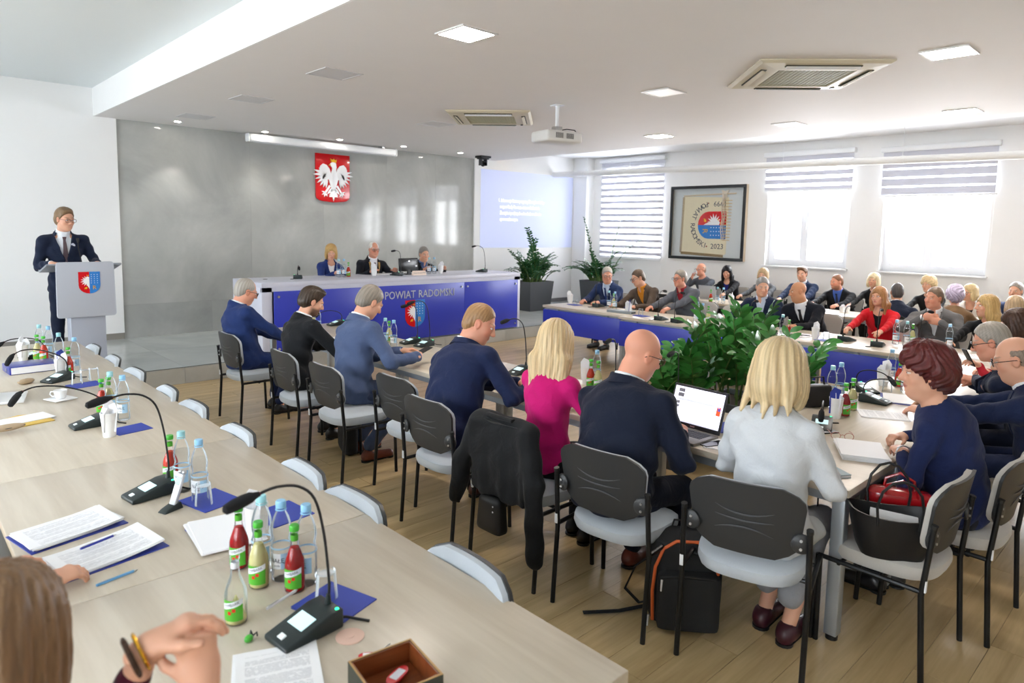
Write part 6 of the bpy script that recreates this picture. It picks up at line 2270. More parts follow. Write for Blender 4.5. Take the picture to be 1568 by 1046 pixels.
def sheet(name, label, cat, loc, rz, w, d, n=1, m=None, cover=None, tilt=0.0, group=None, pageh=.0022):
    """a small pile of sheets, each turned a little; with a coloured folder under it when cover is given"""
    t = thing(name, label, cat, loc, rz, group)
    z = 0
    if cover:
        MB().b2(-w / 2 - .012, w / 2 + .012, -d / 2 - .012, d / 2 + .012, 0, .003).build('folder_cover', cover, t); z = .003
    for k in range(n):
        M = Matrix.Translation((random.uniform(-.006, .006), random.uniform(-.006, .006), z)) @ Matrix.Rotation(random.uniform(-.05, .05), 4, 'Z')
        mb = MB()
        nx = 6
        vs = []
        for zz in (0, pageh):
            for i in range(nx + 1):
                u = i / nx
                up_ = tilt * (u ** 3) + .0006 * math.sin(u * 9 + k)
                for v in (-d / 2, d / 2): vs.append((-w / 2 + w * u, v, zz + up_))
        fs = []
        m_ = 2 * (nx + 1)
        for i in range(nx):
            a = i * 2
            fs += [(a, a + 1, a + 3, a + 2), (m_ + a, m_ + a + 2, m_ + a + 3, m_ + a + 1), (a, a + 2, m_ + a + 2, m_ + a), (a + 1, m_ + a + 1, m_ + a + 3, a + 3)]
        fs += [(0, m_, m_ + 1, 1), (nx * 2, nx * 2 + 1, m_ + nx * 2 + 1, m_ + nx * 2)]
        mb.add(vs, fs, M).build('sheet', (m or print_m) if k == n - 1 else paper_w, t)
        z += pageh
    return t


def pen(label, loc, rz, col):
    t = thing('pen', label, 'pen', loc, rz)
    MB().tube([(-.06, 0, .005), (.055, 0, .005)], .0045, 8).build('barrel', mat('pen_' + col.strip('#'), col, .3), t, smooth='auto')
    MB().tube([(.055, 0, .005), (.068, 0, .005)], [.0042, .001], 8).build('tip', steel, t, smooth='auto')
    MB().box((-.035, 0, .0105), (.04, .003, .0015)).build('clip', steel, t)
    return t


def phone(label, loc, rz, rot=None, screen='#101218', group='phones'):
    t = thing('phone', label, 'phone', loc, rz, group, rot)
    MB().b2(-.036, .036, -.075, .075, 0, .008).build('body', black_pl, t, bevel=.003)
    MB().b2(-.033, .033, -.071, .071, .008, .0086).build('screen', mat('phone_screen_' + screen.strip('#'), screen, .08), t)
    MB().box((-.022, .058, -.0008), (.018, .022, .0016)).build('camera_bump', dark_grey, t)
    return t


TP = lambda x, y, z=TZ: pix(x, y, z)
TABLE_TOPS = [(FX0, FX1, yf[0], yf[-1]), (EX, EX + .8, yl[0], yl[-1]), (EX, 8.22, 1.09, 1.89), (7.53, 8.22, yr[1], yr[0]), (7.39, 8.22, yr[2], yr[1]), (7.31, 8.22, 1.09, yr[2]), (BX0, BX1, 2.75, 7.55)]
FW = R(-90)
# ---------------------------------------------------------------- nearest foreground place
jb(367, 868, 'red', 'red juice bottle behind the yellow one beside the white papers')
jb(397, 897, 'yellow', 'capped pale yellow juice bottle between two red ones')
jb(452, 903, 'red', 'red juice bottle standing nearest the arched microphone')
jb(362, 952, 'yellow', 'opened half-drunk apple juice bottle without a cap', capped=False, level=.40)
wb(402, 876, 'water bottle touching the white cup, behind the yellow juice', True)
wb(432, 886, 'middle one of the three water bottles behind the red juice')
wb(470, 893, 'water bottle of the three closest to the upturned glass')
card('blue napkin under the upturned glass by the nearest microphone', TP(512, 925), R(18), .17, .19)
gl_(500, 915, 'upturned glass on the blue napkin by the nearest microphone', TZ + .008)
card('blue napkin behind the three water bottles', TP(432, 788), R(8), .18, .18)
card('blue folder edge under the blank white papers', TP(352, 800), R(4), .30, .10)
sheet('paper_stack', 'blank white papers lying beside the red juice', 'paper', TP(345, 815, TZ + .008), R(-8), .22, .30, 3, paper_w)
napkin_cup('white paper cup behind the teal-capped bottle', TP(393, 826))
mic('arch', TP(470, 968), FW + R(6), 'tall arched microphone nearest the camera, foam head over the table')
pen('white pen lying on the blue napkin by the nearest microphone', TP(432, 920, TZ + .009), R(20), '#e6e6ea')
t = thing('cable_cover', 'round pinkish cable-hole cover behind the nearest microphone', 'cover', TP(536, 975), 0)
MB().lathe([(.040, 0), (.040, .002), (.037, .003), (0, .003)], 24).build('disc', mat('pinkish_cover', '#dcb9a8', .5), t, smooth='auto')
MB().lathe([(.012, .003), (.012, .0042), (0, .0042)], 16).build('plug', mat('pinkish_cover', '#dcb9a8', .5), t)
t = thing('hair_clip', 'small green clip lying on the table', 'clip', TP(381, 983), R(30))
MB().ellip((0, 0, .010), (.014, .011, .010)).build('clip_body', cap_green, t, smooth=True)
for s_ in (-1, 1):
    MB().tube([(.010, s_ * .004, .012), (.022, s_ * .010, .018), (.026, s_ * .008, .004)], .0022, 6).build('prong', dark_grey, t)
t = thing('key_tag', 'red oval key tag with a white label by the brown box', 'tag', TP(566, 1005), R(-38))
o_ = [(.022 * math.cos(2 * PI * k / 20) * (1.0) + (.008 if math.cos(2 * PI * k / 20) > 0 else -.008), .013 * math.sin(2 * PI * k / 20)) for k in range(20)]
MB().prism(o_, .004).build('tag_body', mat('tag_red', '#c9222c', .35), t, bevel=.001)
MB().b2(-.018, .012, -.008, .008, .004, .0046).build('tag_label', paper_w, t)
MB().tube([(.024, 0, .003), (.04, .008, .003), (.035, .03, .002), (.05, .05, .002)], .0012, 5).build('wire_ring', steel, t)
t = thing('wooden_box', 'small open brown box holding red tags', 'box', Vector((.888, 1.335, TZ)), R(-8))
bm_ = mat('box_outside', '#3a3d33', .5); bi_ = wood_mat('box_inside_wood', '#8a4a25', '#5f2c14', 'x', 2)
hw_, hd_, hh_ = .088, .088, .06
for (a, b, c, d) in ((-hw_, hw_, -hd_, -hd_ + .006), (-hw_, hw_, hd_ - .006, hd_), (-hw_, -hw_ + .006, -hd_ + .006, hd_ - .006), (hw_ - .006, hw_, -hd_ + .006, hd_ - .006)):
    w_ = MB().b2(a, b, c, d, 0, hh_).build('side', bm_, t)
    MB().b2(a + .0005, b - .0005, c + .0005, d - .0005, hh_, hh_ + .0012).build('edge', mat('box_edge', '#b08a56', .5), w_)
MB().b2(-hw_ + .006, hw_ - .006, -hd_ + .006, hd_ - .006, 0, .004).build('bottom', bi_, t)
for (c, d) in (((0, -hd_ + .008), (2 * hw_ - .014, .003)), ((0, hd_ - .008), (2 * hw_ - .014, .003)), ((-hw_ + .008, 0), (.003, 2 * hd_ - .014)), ((hw_ - .008, 0), (.003, 2 * hd_ - .014))):
    MB().box((c[0], c[1], hh_ / 2), (d[0], d[1], hh_ - .002)).build('lining', bi_, t)
for k, (x, y, a) in enumerate(((.02, .02, 20), (-.03, -.01, -15), (-.01, -.04, 40))):
    t = thing('key_tag', 'red key tag with white label lying in the brown box, %s' % ('uppermost', 'at the side', 'beneath the others')[k], 'tag', (.888 + x, 1.335 + y, TZ + .018 - .006 * k), R(a), 'tags in the brown box')
    MB().prism(o_, .004, Matrix.Scale(1.3, 4)).build('tag_body', mat('tag_red', '#c9222c', .35), t)
    MB().b2(-.020, .022, -.011, .011, .0052, .006).build('tag_label', mat('tag_label', '#d9dde6', .5), t)
sheet('document', 'printed document at the picture\'s lower edge by the brown box', 'paper', TP(425, 1046), R(-22), .21, .297, 3)
# F2's papers
sheet('open_folder', 'printed pages in a blue folder under the woman\'s hand', 'folder', TP(160, 848), R(10), .31, .21, 4, print_m, mat('folder_blue', '#2f3f9e', .4), .02)
sheet('open_folder', 'pile of white pages leaning on the blue folder, farther from the camera', 'folder', TP(105, 812), R(12), .30, .20, 5, print_m, mat('folder_blue', '#2f3f9e', .4), .012)
pen('blue pen lying along the gap between the two piles of pages', TP(150, 832, TZ + .022), R(20), '#2c3aa0')
pen('pale blue pen sticking out under the blue folder', TP(178, 887), R(12), '#6aa6d8')
# ---------------------------------------------------------------- second foreground place
mic('arch', TP(232, 758), FW + R(8), 'tall arched microphone behind the small voice recorder')
t = thing('voice_recorder', 'silver voice recorder standing in a dark cradle', 'recorder', TP(262, 781), R(-70))
MB().add([(-.024, -.045, 0), (.024, -.045, 0), (.024, .04, 0), (-.024, .04, 0), (-.020, -.03, .012), (.020, -.03, .012), (.022, .03, .030), (-.022, .03, .030)], [(3, 2, 1, 0), (4, 5, 6, 7), (0, 1, 5, 4), (1, 2, 6, 5), (2, 3, 7, 6), (3, 0, 4, 7)]).build('cradle', mic_m, t, bevel=.003)
Mr = Matrix.Translation((0, .008, .018)) @ Matrix.Rotation(R(-22), 4, 'X')
rb_ = MB().box((0, 0, .062), (.034, .014, .125), Mr).build('recorder_body', mat('recorder_silver', '#d3d6da', .3, metal=.3), t, bevel=.004)
MB().box((0, -.0075, .095), (.024, .001, .035), Mr).build('display', mat('recorder_lcd', '#7d8f88', .2), rb_)
MB().box((0, -.0075, .045), (.024, .001, .04), Mr).build('keypad', mat('recorder_keys', '#eceef0', .4), rb_)
for s_ in (-1, 1):
    MB().ellip((s_ * .011, 0, .132), (.009, .009, .009), Mr).build('capsule', steel, rb_, smooth=True)
wb(280, 752, 'teal-capped water bottle beside the red juice of the second place', True)
wb(307, 768, 'blue-capped water bottle beside the upturned glass of the second place')
jb(262, 738, 'orange', 'red juice bottle behind the two water bottles of the second place')
card('blue napkin with an upturned glass beyond the voice recorder', TP(322, 767), R(14), .17, .19)
gl_(312, 772, 'upturned glass on the blue napkin beyond the voice recorder', TZ + .008)
# ---------------------------------------------------------------- third place
mic('long', TP(140, 652), FW + R(4), 'low microphone partly behind the tall white napkin cup')
mic('long', TP(90, 583), FW + R(30), 'arched microphone beside the coffee cup')
napkin_cup('tall white napkin cup beside the low microphone', TP(168, 668))
card('blue napkin beside the tall white napkin cup', TP(200, 658), R(10), .18, .14)
jb(157, 634, 'orange', 'orange juice bottle hidden behind the tall napkin cup')
jb(168, 630, 'yellow', 'yellow juice bottle with green cap behind the tall napkin cup')
wb(171, 636, 'teal-capped water bottle behind the tall napkin cup', True)
wb(190, 643, 'blue-capped water bottle behind the tall napkin cup')
t = thing('saucer', 'white square saucer under the coffee cup', 'saucer', TP(93, 612), R(20))
MB().b2(-.07, .07, -.07, .07, .004, .010).build('plate', wht_pl, t, bevel=.004)
MB().b2(-.04, .04, -.04, .04, 0, .004).build('foot', wht_pl, t)
t = thing('coffee_cup', 'white coffee cup on its saucer', 'cup', TP(93, 610, TZ + .010), R(150))
MB().lathe([(.022, 0), (.028, .004), (.038, .050), (.0385, .055), (.036, .055), (.026, .008), (0, .007)], 24).build('cup_body', wht_pl, t, smooth='auto')
MB().tube([(.034, 0, .045), (.055, 0, .046), (.060, 0, .030), (.050, 0, .016), (.031, 0, .016)], .004, 8).build('handle', wht_pl, t, smooth='auto')
t = thing('teaspoon', 'steel teaspoon lying on the saucer', 'spoon', TP(104, 614, TZ + .011), R(40))
MB().tube([(-.06, 0, .003), (.02, 0, .003)], .002, 6, flat=.5).build('handle', steel, t)
MB().ellip((.034, 0, .003), (.016, .010, .003)).build('bowl', steel, t, smooth=True)
card('blue napkin under the three upturned glasses', TP(130, 590), R(10), .2, .14)
for x, y, w_ in ((118, 588, 'nearest the folder'), (131, 583, 'in the middle'), (144, 581, 'nearest the table edge')):
    gl_(x, y, 'upturned glass of the three on the far blue napkin, ' + w_, TZ + .008)
# ---------------------------------------------------------------- far foreground places
napkin_cup('white napkin cup with a blue napkin beside the blue binder', TP(94, 577), True)
jb(106, 575, 'orange', 'red juice bottle beside the cup with a blue napkin')
wb(116, 569, 'water bottle behind the red juice at the blue binder')
wb(92, 560, 'teal-capped water bottle half hidden by the cup with a blue napkin', True)
t = thing('ring_binder', 'dark blue ring binder lying on the foreground table', 'binder', TP(48, 567), R(4))
MB().b2(-.16, .16, -.12, .12, 0, .06).build('cover', mat('binder_blue', '#23308e', .3, coat=.3), t, bevel=.006)
MB().b2(-.15, .155, -.125, .118, .006, .054).build('pages', paper_w, t)
MB().tube([(-.162, -.02, .03), (-.164, -.02, .03)], .012, 14).build('finger_ring', steel, t)
t = thing('laptop', 'white laptop at the picture edge seen from its back', 'laptop', TP(8, 612), R(78))
MB().b2(-.15, .15, -.11, .11, 0, .016).build('base', wht_pl, t, bevel=.004)
MB().box((0, 0, .10), (.30, .008, .20), Matrix.Translation((0, .11, .012)) @ Matrix.Rotation(R(-14), 4, 'X')).build('lid', mat('laptop_lid_grey', '#c9cbd3', .35), t, bevel=.004)
t = thing('envelope', 'yellow envelope with folded papers on the foreground table', 'envelope', TP(30, 648), R(14))
MB().b2(-.14, .14, -.10, .10, 0, .006).build('envelope_body', mat('yellow_envelope', '#e2c063', .6, var=.08, scale=12), t, bevel=.002)
MB().add([(-.14, .10, .0065), (.14, .10, .0065), (.05, .14, .012), (0, .02, .008), (-.05, .0, .008)], [(0, 4, 3, 1), (0, 1, 2)]).build('flap', mat('yellow_envelope', '#e2c063', .6), t)
MB().b2(-.10, .17, -.04, .12, .0065, .010).build('letter', paper_w, t)
t = thing('spectacle_case', 'tan soft case lying on the yellow envelope', 'case', TP(10, 660, TZ + .012), R(10))
MB().ellip((0, 0, .018), (.09, .035, .018)).build('case_body', mat('tan_leather', '#b7a184', .6), t, smooth=True)
MB().tube([(-.085, -.012, .02), (0, -.036, .02), (.085, -.012, .02)], .002, 6).build('zip', dark_grey, t)
t = thing('pouch', 'small tan pouch behind the white laptop', 'pouch', TP(40, 588), R(30))
MB().ellip((0, 0, .02), (.06, .03, .02)).build('pouch_body', mat('tan_leather', '#b7a184', .6), t, smooth=True)
MB().tube([(-.055, 0, .03), (0, .0, .04), (.055, 0, .03)], .002, 6).build('zip', steel, t)
jb(58, 552, 'yellow', 'yellow juice bottle of the farthest foreground group')
jb(68, 555, 'orange', 'red juice bottle of the farthest foreground group')
wb(62, 544, 'teal-capped water bottle of the farthest foreground group', True)
wb(76, 547, 'blue-capped water bottle of the farthest foreground group')
mic('low', TP(52, 548), FW + R(10), 'low microphone at the far end of the foreground table')
napkin_cup('small white cup beside the farthest low microphone', TP(36, 552))

# ---------------------------------------------------------------- row with backs to the camera
wb(487, 508, 'water bottle in front of the dark-haired bearded man')
jb(480, 506, 'yellow', 'yellow juice bottle in front of the dark-haired bearded man')
mic('low', TP(515, 498), FW, 'microphone at the far end of the row beyond the bearded man')
t = thing('tablet', 'black tablet with a paper on it beside the bearded man', 'tablet', TP(506, 522), R(4))
MB().b2(-.13, .13, -.10, .10, 0, .018).build('case', black_pl, t, bevel=.004)
MB().b2(-.11, .11, -.085, .085, .018, .020).build('paper', print_m, t)
wb(590, 528, 'water bottle with teal cap in front of the grey-blue suit', True)
wb(603, 532, 'blue-capped water bottle in front of the grey-blue suit')
jb(596, 524, 'yellow', 'yellow juice bottle between the waters of the grey-blue suit')
mic('tall', TP(629, 526), FW + R(-8), 'tall microphone before the hands of the grey-blue suit')
mic('arch', TP(650, 530), FW + R(10), 'arched microphone crossing the crest on the desk front')
phone('phone held by the man in the grey-blue suit', Vector((3.36, 4.62, TZ + .115)), 0, (R(15), 0, R(-80)))
mic('arch', TP(796, 572), FW + R(4), 'arched microphone in front of the broad navy suit')
mic('tall', Vector((3.82, 2.98, TZ)), FW + R(14), 'microphone reaching over beside the long blonde hair')
phone('phone in the hands of the broad man in navy', Vector((3.39, 3.22, TZ + .11)), 0, (R(15), 0, R(-70)))
sheet('document', 'white sheets on the table between the navy suit and the pink top', 'paper', Vector((3.36, 2.98, TZ)), R(80), .21, .297, 3)
napkin_cup('white napkin cup beyond the pink shoulder', TP(898, 588))
jb(904, 594, 'orange', 'red juice bottle beyond the pink shoulder')
jb(915, 597, 'yellow', 'yellow juice bottle beyond the pink shoulder')
wb(933, 585, 'water bottle between the pink top and the bald head')
mic('tall', TP(1030, 628), FW + R(10), 'tall microphone rising before the green plants')
card('blue napkin beside the open laptop screen', TP(1108, 655), R(60), .2, .15)
gl_(1122, 662, 'upturned glass beside the open laptop', TZ + .008)
sheet('document', 'white sheet by the phone beside the laptop', 'paper', TP(1118, 684), R(15), .2, .24, 2)
phone('black phone lying beside the open laptop', TP(1092, 681), R(70))
# open laptop with its screen towards the bald man and the camera
lp = TP(1066, 655)
t = thing('laptop', 'open dark laptop with a lit screen in front of the bald man', 'laptop', Vector((3.295, 2.07, TZ)), R(-93))
MB().b2(-.18, .18, -.12, .12, 0, .018).build('base', mat('laptop_deck', '#8d8a88', .4, metal=.4), t, bevel=.004)
kb = MB().b2(-.15, .15, -.02, .09, .018, .0186).build('keyboard_well', black_pl, t)
kk = MB()
for r_ in range(5):
    for c_ in range(14):
        kk.box((-.14 + c_ * .0215, -.01 + r_ * .0215, .0195), (.018, .018, .002))
tag(kk.build('keys', mat('key_black', '#202124', .5), kb), kind='stuff')
MB().b2(-.05, .05, -.105, -.04, .018, .0184).build('touchpad', mat('touchpad', '#7c7a79', .35), t)
Ms_ = Matrix.Translation((0, .122, .018)) @ Matrix.Rotation(R(-18), 4, 'X')
ld = MB().box((0, .004, .122), (.36, .010, .245), Ms_).build('lid', mat('laptop_bezel', '#2f3033', .4), t, bevel=.003)
MB().box((0, -.0018, .127), (.335, .001, .205), Ms_).build('screen', mat('laptop_screen', '#e3e4f4', .3, emit=.75), ld)
for (x, z, w_, h_, c) in ((-.12, .208, .04, .020, '#5b5a60'), (-.12, .180, .04, .022, '#5b5a60'), (-.13, .135, .022, .016, '#6b6c72'), (-.13, .112, .022, .014, '#6b6c72'), (.145, .13, .026, .05, '#d8542c'), (.147, .14, .018, .016, '#3a57b8'),
                          (-.0, .155, .30, .012, '#c9cdf0'), (-.06, .195, .07, .003, '#a9abc6'), (-.06, .18, .05, .003, '#a9abc6'), (.07, .204, .06, .003, '#a9abc6'), (-.02, .125, .09, .003, '#a9abc6'), (.0, .105, .05, .003, '#a9abc6'), (.02, .05, .07, .003, '#a9abc6'), (0, .028, .335, .006, '#c3c4d6')):
    MB().box((x, -.0028, z), (w_, .0006, h_), Ms_).build('screen_item', mat('ui_' + c.strip('#'), c, .4, emit=.5), ld)
MB().box((0, -.0014, .012), (.03, .001, .007), Ms_).build('lid_badge', steel, ld)
# things at the corner
t = thing('notebook', 'slim grey-teal notebook under the arm of the grey blazer', 'notebook', TP(1262, 722), R(58))
MB().b2(-.10, .10, -.07, .07, .002, .014).build('pages', paper_w, t)
MB().b2(-.102, .102, -.072, .072, .014, .017).build('cover', mat('notebook_teal', '#7f969b', .5), t)
MB().b2(-.102, .102, -.072, .072, 0, .002).build('cover', mat('notebook_teal', '#7f969b', .5), t)
napkin_cup('torn white napkin cup in front of the grey blazer', TP(1279, 640), True)
jb(1293, 637, 'red', 'red juice bottle beside the torn napkin cup')
jb(1304, 628, 'yellow', 'green-labelled juice bottle beside the torn napkin cup')
wb(1272, 618, 'teal-capped water bottle behind the torn napkin cup', True, )
wb(1285, 612, 'blue-capped water bottle behind the torn napkin cup')
mic('low', TP(1338, 616), R(0), 'low microphone beside the red and green juice bottles')
mic('low', TP(1322, 600), R(-25), 'low microphone with its neck pointing at the red-haired woman')
mic('low', TP(1258, 655), FW + R(20), 'dark microphone under the elbow of the grey blazer')
phone('phone lying under the pair of spectacles', TP(1262, 662), R(60), screen='#c9ccd2')
t = thing('spectacles', 'thin pink-framed spectacles held over the table by the red-haired woman', 'glasses', TP(1290, 668, TZ + .03), R(-60))
gm_ = mat('spectacle_pink', '#b9786a', .3)
for s_ in (-1, 1):
    MB().tube([(s_ * .034 + .024 * math.cos(2 * PI * k / 14), .0, .020 * math.sin(2 * PI * k / 14)) for k in range(15)], .0016, 6).build('rim', gm_, t, smooth='auto')
    MB().tube([(s_ * .058, 0, .006), (s_ * .060, .07, .006), (s_ * .058, .14, -.006)], .0018, 6).build('temple', gm_, t, smooth='auto')
MB().tube([(-.010, 0, .004), (0, 0, .008), (.010, 0, .004)], .0016, 6).build('bridge', gm_, t)
sheet('document', 'thick pile of papers before the hands of the red-haired woman', 'paper', TP(1318, 694), R(28), .30, .22, 7, paper_w, pageh=.004)
sheet('open_folder', 'blue folder with white pages beyond the red-haired woman', 'folder', TP(1378, 612), R(20), .30, .22, 3, paper_w, mat('folder_blue', '#2f3f9e', .4))
sheet('document', 'single sheet lying beyond the clasped hands', 'paper', TP(1352, 636), R(30), .2, .28, 2)
napkin_cup('white napkin cup beside the face of the red-haired woman', TP(1352, 590))
wb(1363, 585, 'water bottle beside the face of the red-haired woman')
jb(1376, 592, 'orange', 'red juice bottle beside the face of the red-haired woman')
wb(1386, 600, 'water bottle touching the cheek of the red-haired woman')
gl_(1358, 600, 'upturned glass before the red-haired woman')
t = thing('handbag', 'black handbag standing on the table beyond the grey blazer', 'bag', TP(1248, 622), R(-30))
MB().box((0, 0, .075), (.20, .08, .15)).build('bag_body', mat('black_leather', '#141416', .45), t, bevel=.02, seg=3)
MB().tube([(-.06, 0, .14), (-.05, 0, .20), (.05, 0, .20), (.06, 0, .14)], .006, 8).build('handle', mat('black_leather', '#141416', .45), t, smooth='auto')
phone('phone held up by the dark-haired person in red', Vector(pix(1482, 548, .98)), 0, (R(60), 0, R(40)))

# ---------------------------------------------------------------- panelled row
napkin_cup('white napkin cup at the far end of the panelled row', Vector((8.08, 7.18, TZ)))
gl_(880, 466, 'glass on blue napkin at the far end of the panelled row', TZ + .008)
card('blue napkin at the far end of the panelled row', TP(880, 467), R(80), .2, .16)
mic('tall', TP(916, 470), R(96), 'tall microphone before the man in the blue suit')
wb(932, 472, 'teal-capped water bottle between the first two men of the panelled row', True)
wb(941, 474, 'blue-capped water bottle between the first two men of the panelled row')
jb(949, 470, 'yellow', 'yellow juice bottle between the first two men of the panelled row')
t = thing('audio_unit', 'flat grey box on the panelled row by the water bottles', 'box', TP(951, 479), R(5))
MB().b2(-.07, .07, -.20, .20, 0, .035).build('housing', mat('unit_grey', '#8f979b', .5), t, bevel=.004)
MB().b2(-.05, .05, -.21, -.2, .008, .028).build('end_plate', black_pl, t)
napkin_cup('napkin cup with a blue napkin before the brown jacket', TP(962, 480), True)
card('blue napkin before the brown jacket', TP(982, 484), R(80), .2, .16)
gl_(981, 482, 'upturned glass before the brown jacket', TZ + .008)
mic('tall', TP(1012, 490), R(92), 'tall microphone before the grey jacket and red shirt')
mic('tall', TP(1038, 494), R(84), 'second tall microphone before the red shirt, nearer the plants')
wb(1066, 493, 'water bottle of the pair beside the red-shirted man, farther one', True)
wb(1075, 496, 'water bottle of the pair beside the red-shirted man, nearer one')
jb(1084, 494, 'yellow', 'small juice bottle behind the tall paper cup')
napkin_cup('tall white napkin cup rising behind the leaves', TP(1098, 506))
mic('tall', TP(1150, 512), R(92), 'microphone before the navy jacket, its neck crossing his face')
mic('low', TP(1180, 512), R(100), 'low microphone between the navy jacket and the bald man')
jb(1174, 508, 'yellow', 'green-labelled juice before the navy jacket')
wb(1196, 518, 'water bottle before the bald man in black', True)
jb(1207, 519, 'red', 'red juice bottle before the bald man in black')
sheet('document', 'white papers with a pen before the bald man in black', 'paper', TP(1228, 514), R(85), .21, .3, 3)
pen('dark pen on the papers before the bald man in black', TP(1232, 514, TZ + .010), R(100), '#20242e')
napkin_cup('white napkin cup between the bald man and the red blazer', TP(1248, 520))
gl_(1265, 520, 'upturned glass between the bald man and the red blazer', TZ + .008)
card('blue napkin between the bald man and the red blazer', TP(1265, 522), R(80), .2, .16)
mic('tall', TP(1296, 522), R(78), 'tall microphone before the arm of the red blazer')
mic('tall', TP(1344, 530), R(98), 'tall microphone with its head over the red blazer')
wb(1371, 527, 'water bottle of the pair beside the red blazer, farther one')
wb(1387, 530, 'water bottle of the pair beside the red blazer, nearer one', True)
jb(1397, 526, 'yellow', 'juice bottle beside the waters of the red blazer')
mic('tall', Vector((7.95, 2.12, TZ)), R(70), 'microphone curving before the folded arms')
wb(1452, 535, 'water bottle before the folded arms')
sheet('document', 'red and white brochures on the closing table', 'paper', TP(1505, 548), R(20), .3, .21, 3, printed('printed_red', '#f1eeee', '#b5333a', 12))
# ---------------------------------------------------------------- back row
t = thing('laptop', 'silver laptop before the black-haired woman, seen from its back', 'laptop', TP(1090, 458), R(-92))
MB().b2(-.17, .17, -.12, .12, 0, .016).build('base', mat('laptop_silver', '#a9adb3', .35, metal=.4), t, bevel=.004)
MB().box((0, 0, .12), (.34, .008, .235), Matrix.Translation((0, .0, .014)) @ Matrix.Rotation(R(0), 4, 'X') @ Matrix.Translation((0, -.118, 0)) @ Matrix.Rotation(R(14), 4, 'X')).build('lid', mat('laptop_silver', '#a9adb3', .35, metal=.4), t, bevel=.004)
jb(1088, 463, 'orange', 'orange juice bottle before the silver laptop')
wb(1098, 464, 'water bottle before the silver laptop, nearer the juice', True)
wb(1107, 465, 'water bottle before the silver laptop, nearer the cup')
napkin_cup('white napkin cup beside the silver laptop', TP(1119, 466))
t = napkin_cup('small white cup before the bearded man', TP(1289, 478)); t.scale = (.8, .8, .6)
t = napkin_cup('second small white cup before the bearded man', TP(1297, 479)); t.scale = (.8, .8, .6)
t = thing('drinking_cup', 'white cup held to the lips by the man in the grey sweater', 'cup', Vector((11.66, 7.12, 1.115)), 0, None, (R(20), R(-62), 0))
MB().lathe([(.025, 0), (.03, .004), (.036, .08), (.034, .08), (.027, .008), (0, .008)], 20).build('cup_body', wht_pl, t, smooth='auto')
MB().lathe([(.0355, .075), (.0375, .079), (.0355, .082)], 20, close=False).build('rim', wht_pl, t, smooth=True)
# ---------------------------------------------------------------- stage desk
DZ = 1.155
TD = lambda x, y: Vector((x, y, DZ))
def at_desk(o, x, y): o.location = (x, y, DZ); return o
at_desk(wb(520, 427, 'water bottle of the pair before the woman in blue, farther from the chairman', True, z=DZ), 5.00, 9.0)
at_desk(wb(527, 427, 'water bottle of the pair before the woman in blue, nearer the chairman', z=DZ), 5.085, 9.0)
at_desk(jb(532, 427, 'orange', 'small juice bottle before the woman in blue', z=DZ), 5.16, 9.0)
napkin_cup('white napkin cup before the chairman', TD(5.60, 9.0))
at_desk(wb(657, 418, 'water bottle of the pair beside the monitor, nearer to it', True, z=DZ), 6.64, 9.0)
at_desk(wb(665, 418, 'water bottle of the pair beside the monitor, farther from it', z=DZ), 6.745, 9.0)
napkin_cup('white napkin cup beside the water bottles at the monitor', TD(6.88, 9.0))
t = thing('monitor', 'black monitor on the stage desk seen from the back', 'monitor', TD(6.27, 9.04), R(8))
MB().box((0, 0, .155), (.40, .035, .21), Matrix.Rotation(R(-4), 4, 'X')).build('housing', mat('monitor_black', '#16181b', .25), t, bevel=.01)
MB().b2(-.10, .10, -.07, .07, 0, .012).build('foot', black_pl, t)
MB().box((0, .0, .04), (.06, .03, .08)).build('neck', black_pl, t)
MB().box((0, -.0195, .21), (.03, .002, .012), Matrix.Rotation(R(-4), 4, 'X')).build('badge', steel, t)
MB().box((.15, -.0195, .13), (.04, .002, .03), Matrix.Rotation(R(-4), 4, 'X')).build('sticker', sticker_m, t)
t = thing('name_plate', 'pale name plate before the monitor', 'sign', TD(6.30, 8.80), R(2))
MB().add([(-.13, -.02, 0), (.13, -.02, 0), (.13, .03, 0), (-.13, .03, 0), (-.13, .005, .07), (.13, .005, .07)], [(3, 2, 1, 0), (0, 1, 5, 4), (2, 3, 4, 5), (0, 4, 3), (1, 2, 5)]).build('plate', mat('plate_beige', '#e6d3c4', .5), t)
text('plate_text', 'Przewodniczący Rady', .026, frame((0, -.0085, .037), (1, 0, 0), (0, .34, .94)), ink, t)
mic('low', TD(4.36, 9.0), R(150), 'microphone at the end of the stage desk beside the woman in blue')
mic('tall', TD(5.95, 8.9), R(200), 'microphone before the chairman')
mic('arch', TD(7.74, 8.95), R(190), 'tall microphone standing alone near the end of the stage desk')
sheet('document', 'papers lying before the chairman', 'paper', TD(5.88, 9.2), R(0), .3, .21, 3)

# ================================================================== bags and clothes on the chairs and the floor
leather = mat('black_leather', '#141416', .42, bump=.1, bscale=160)
canvas = mat('backpack_canvas', '#1b1c1e', .8, bump=.3, bscale=500)
zipm = mat('zip_orange', '#d0602c', .5)


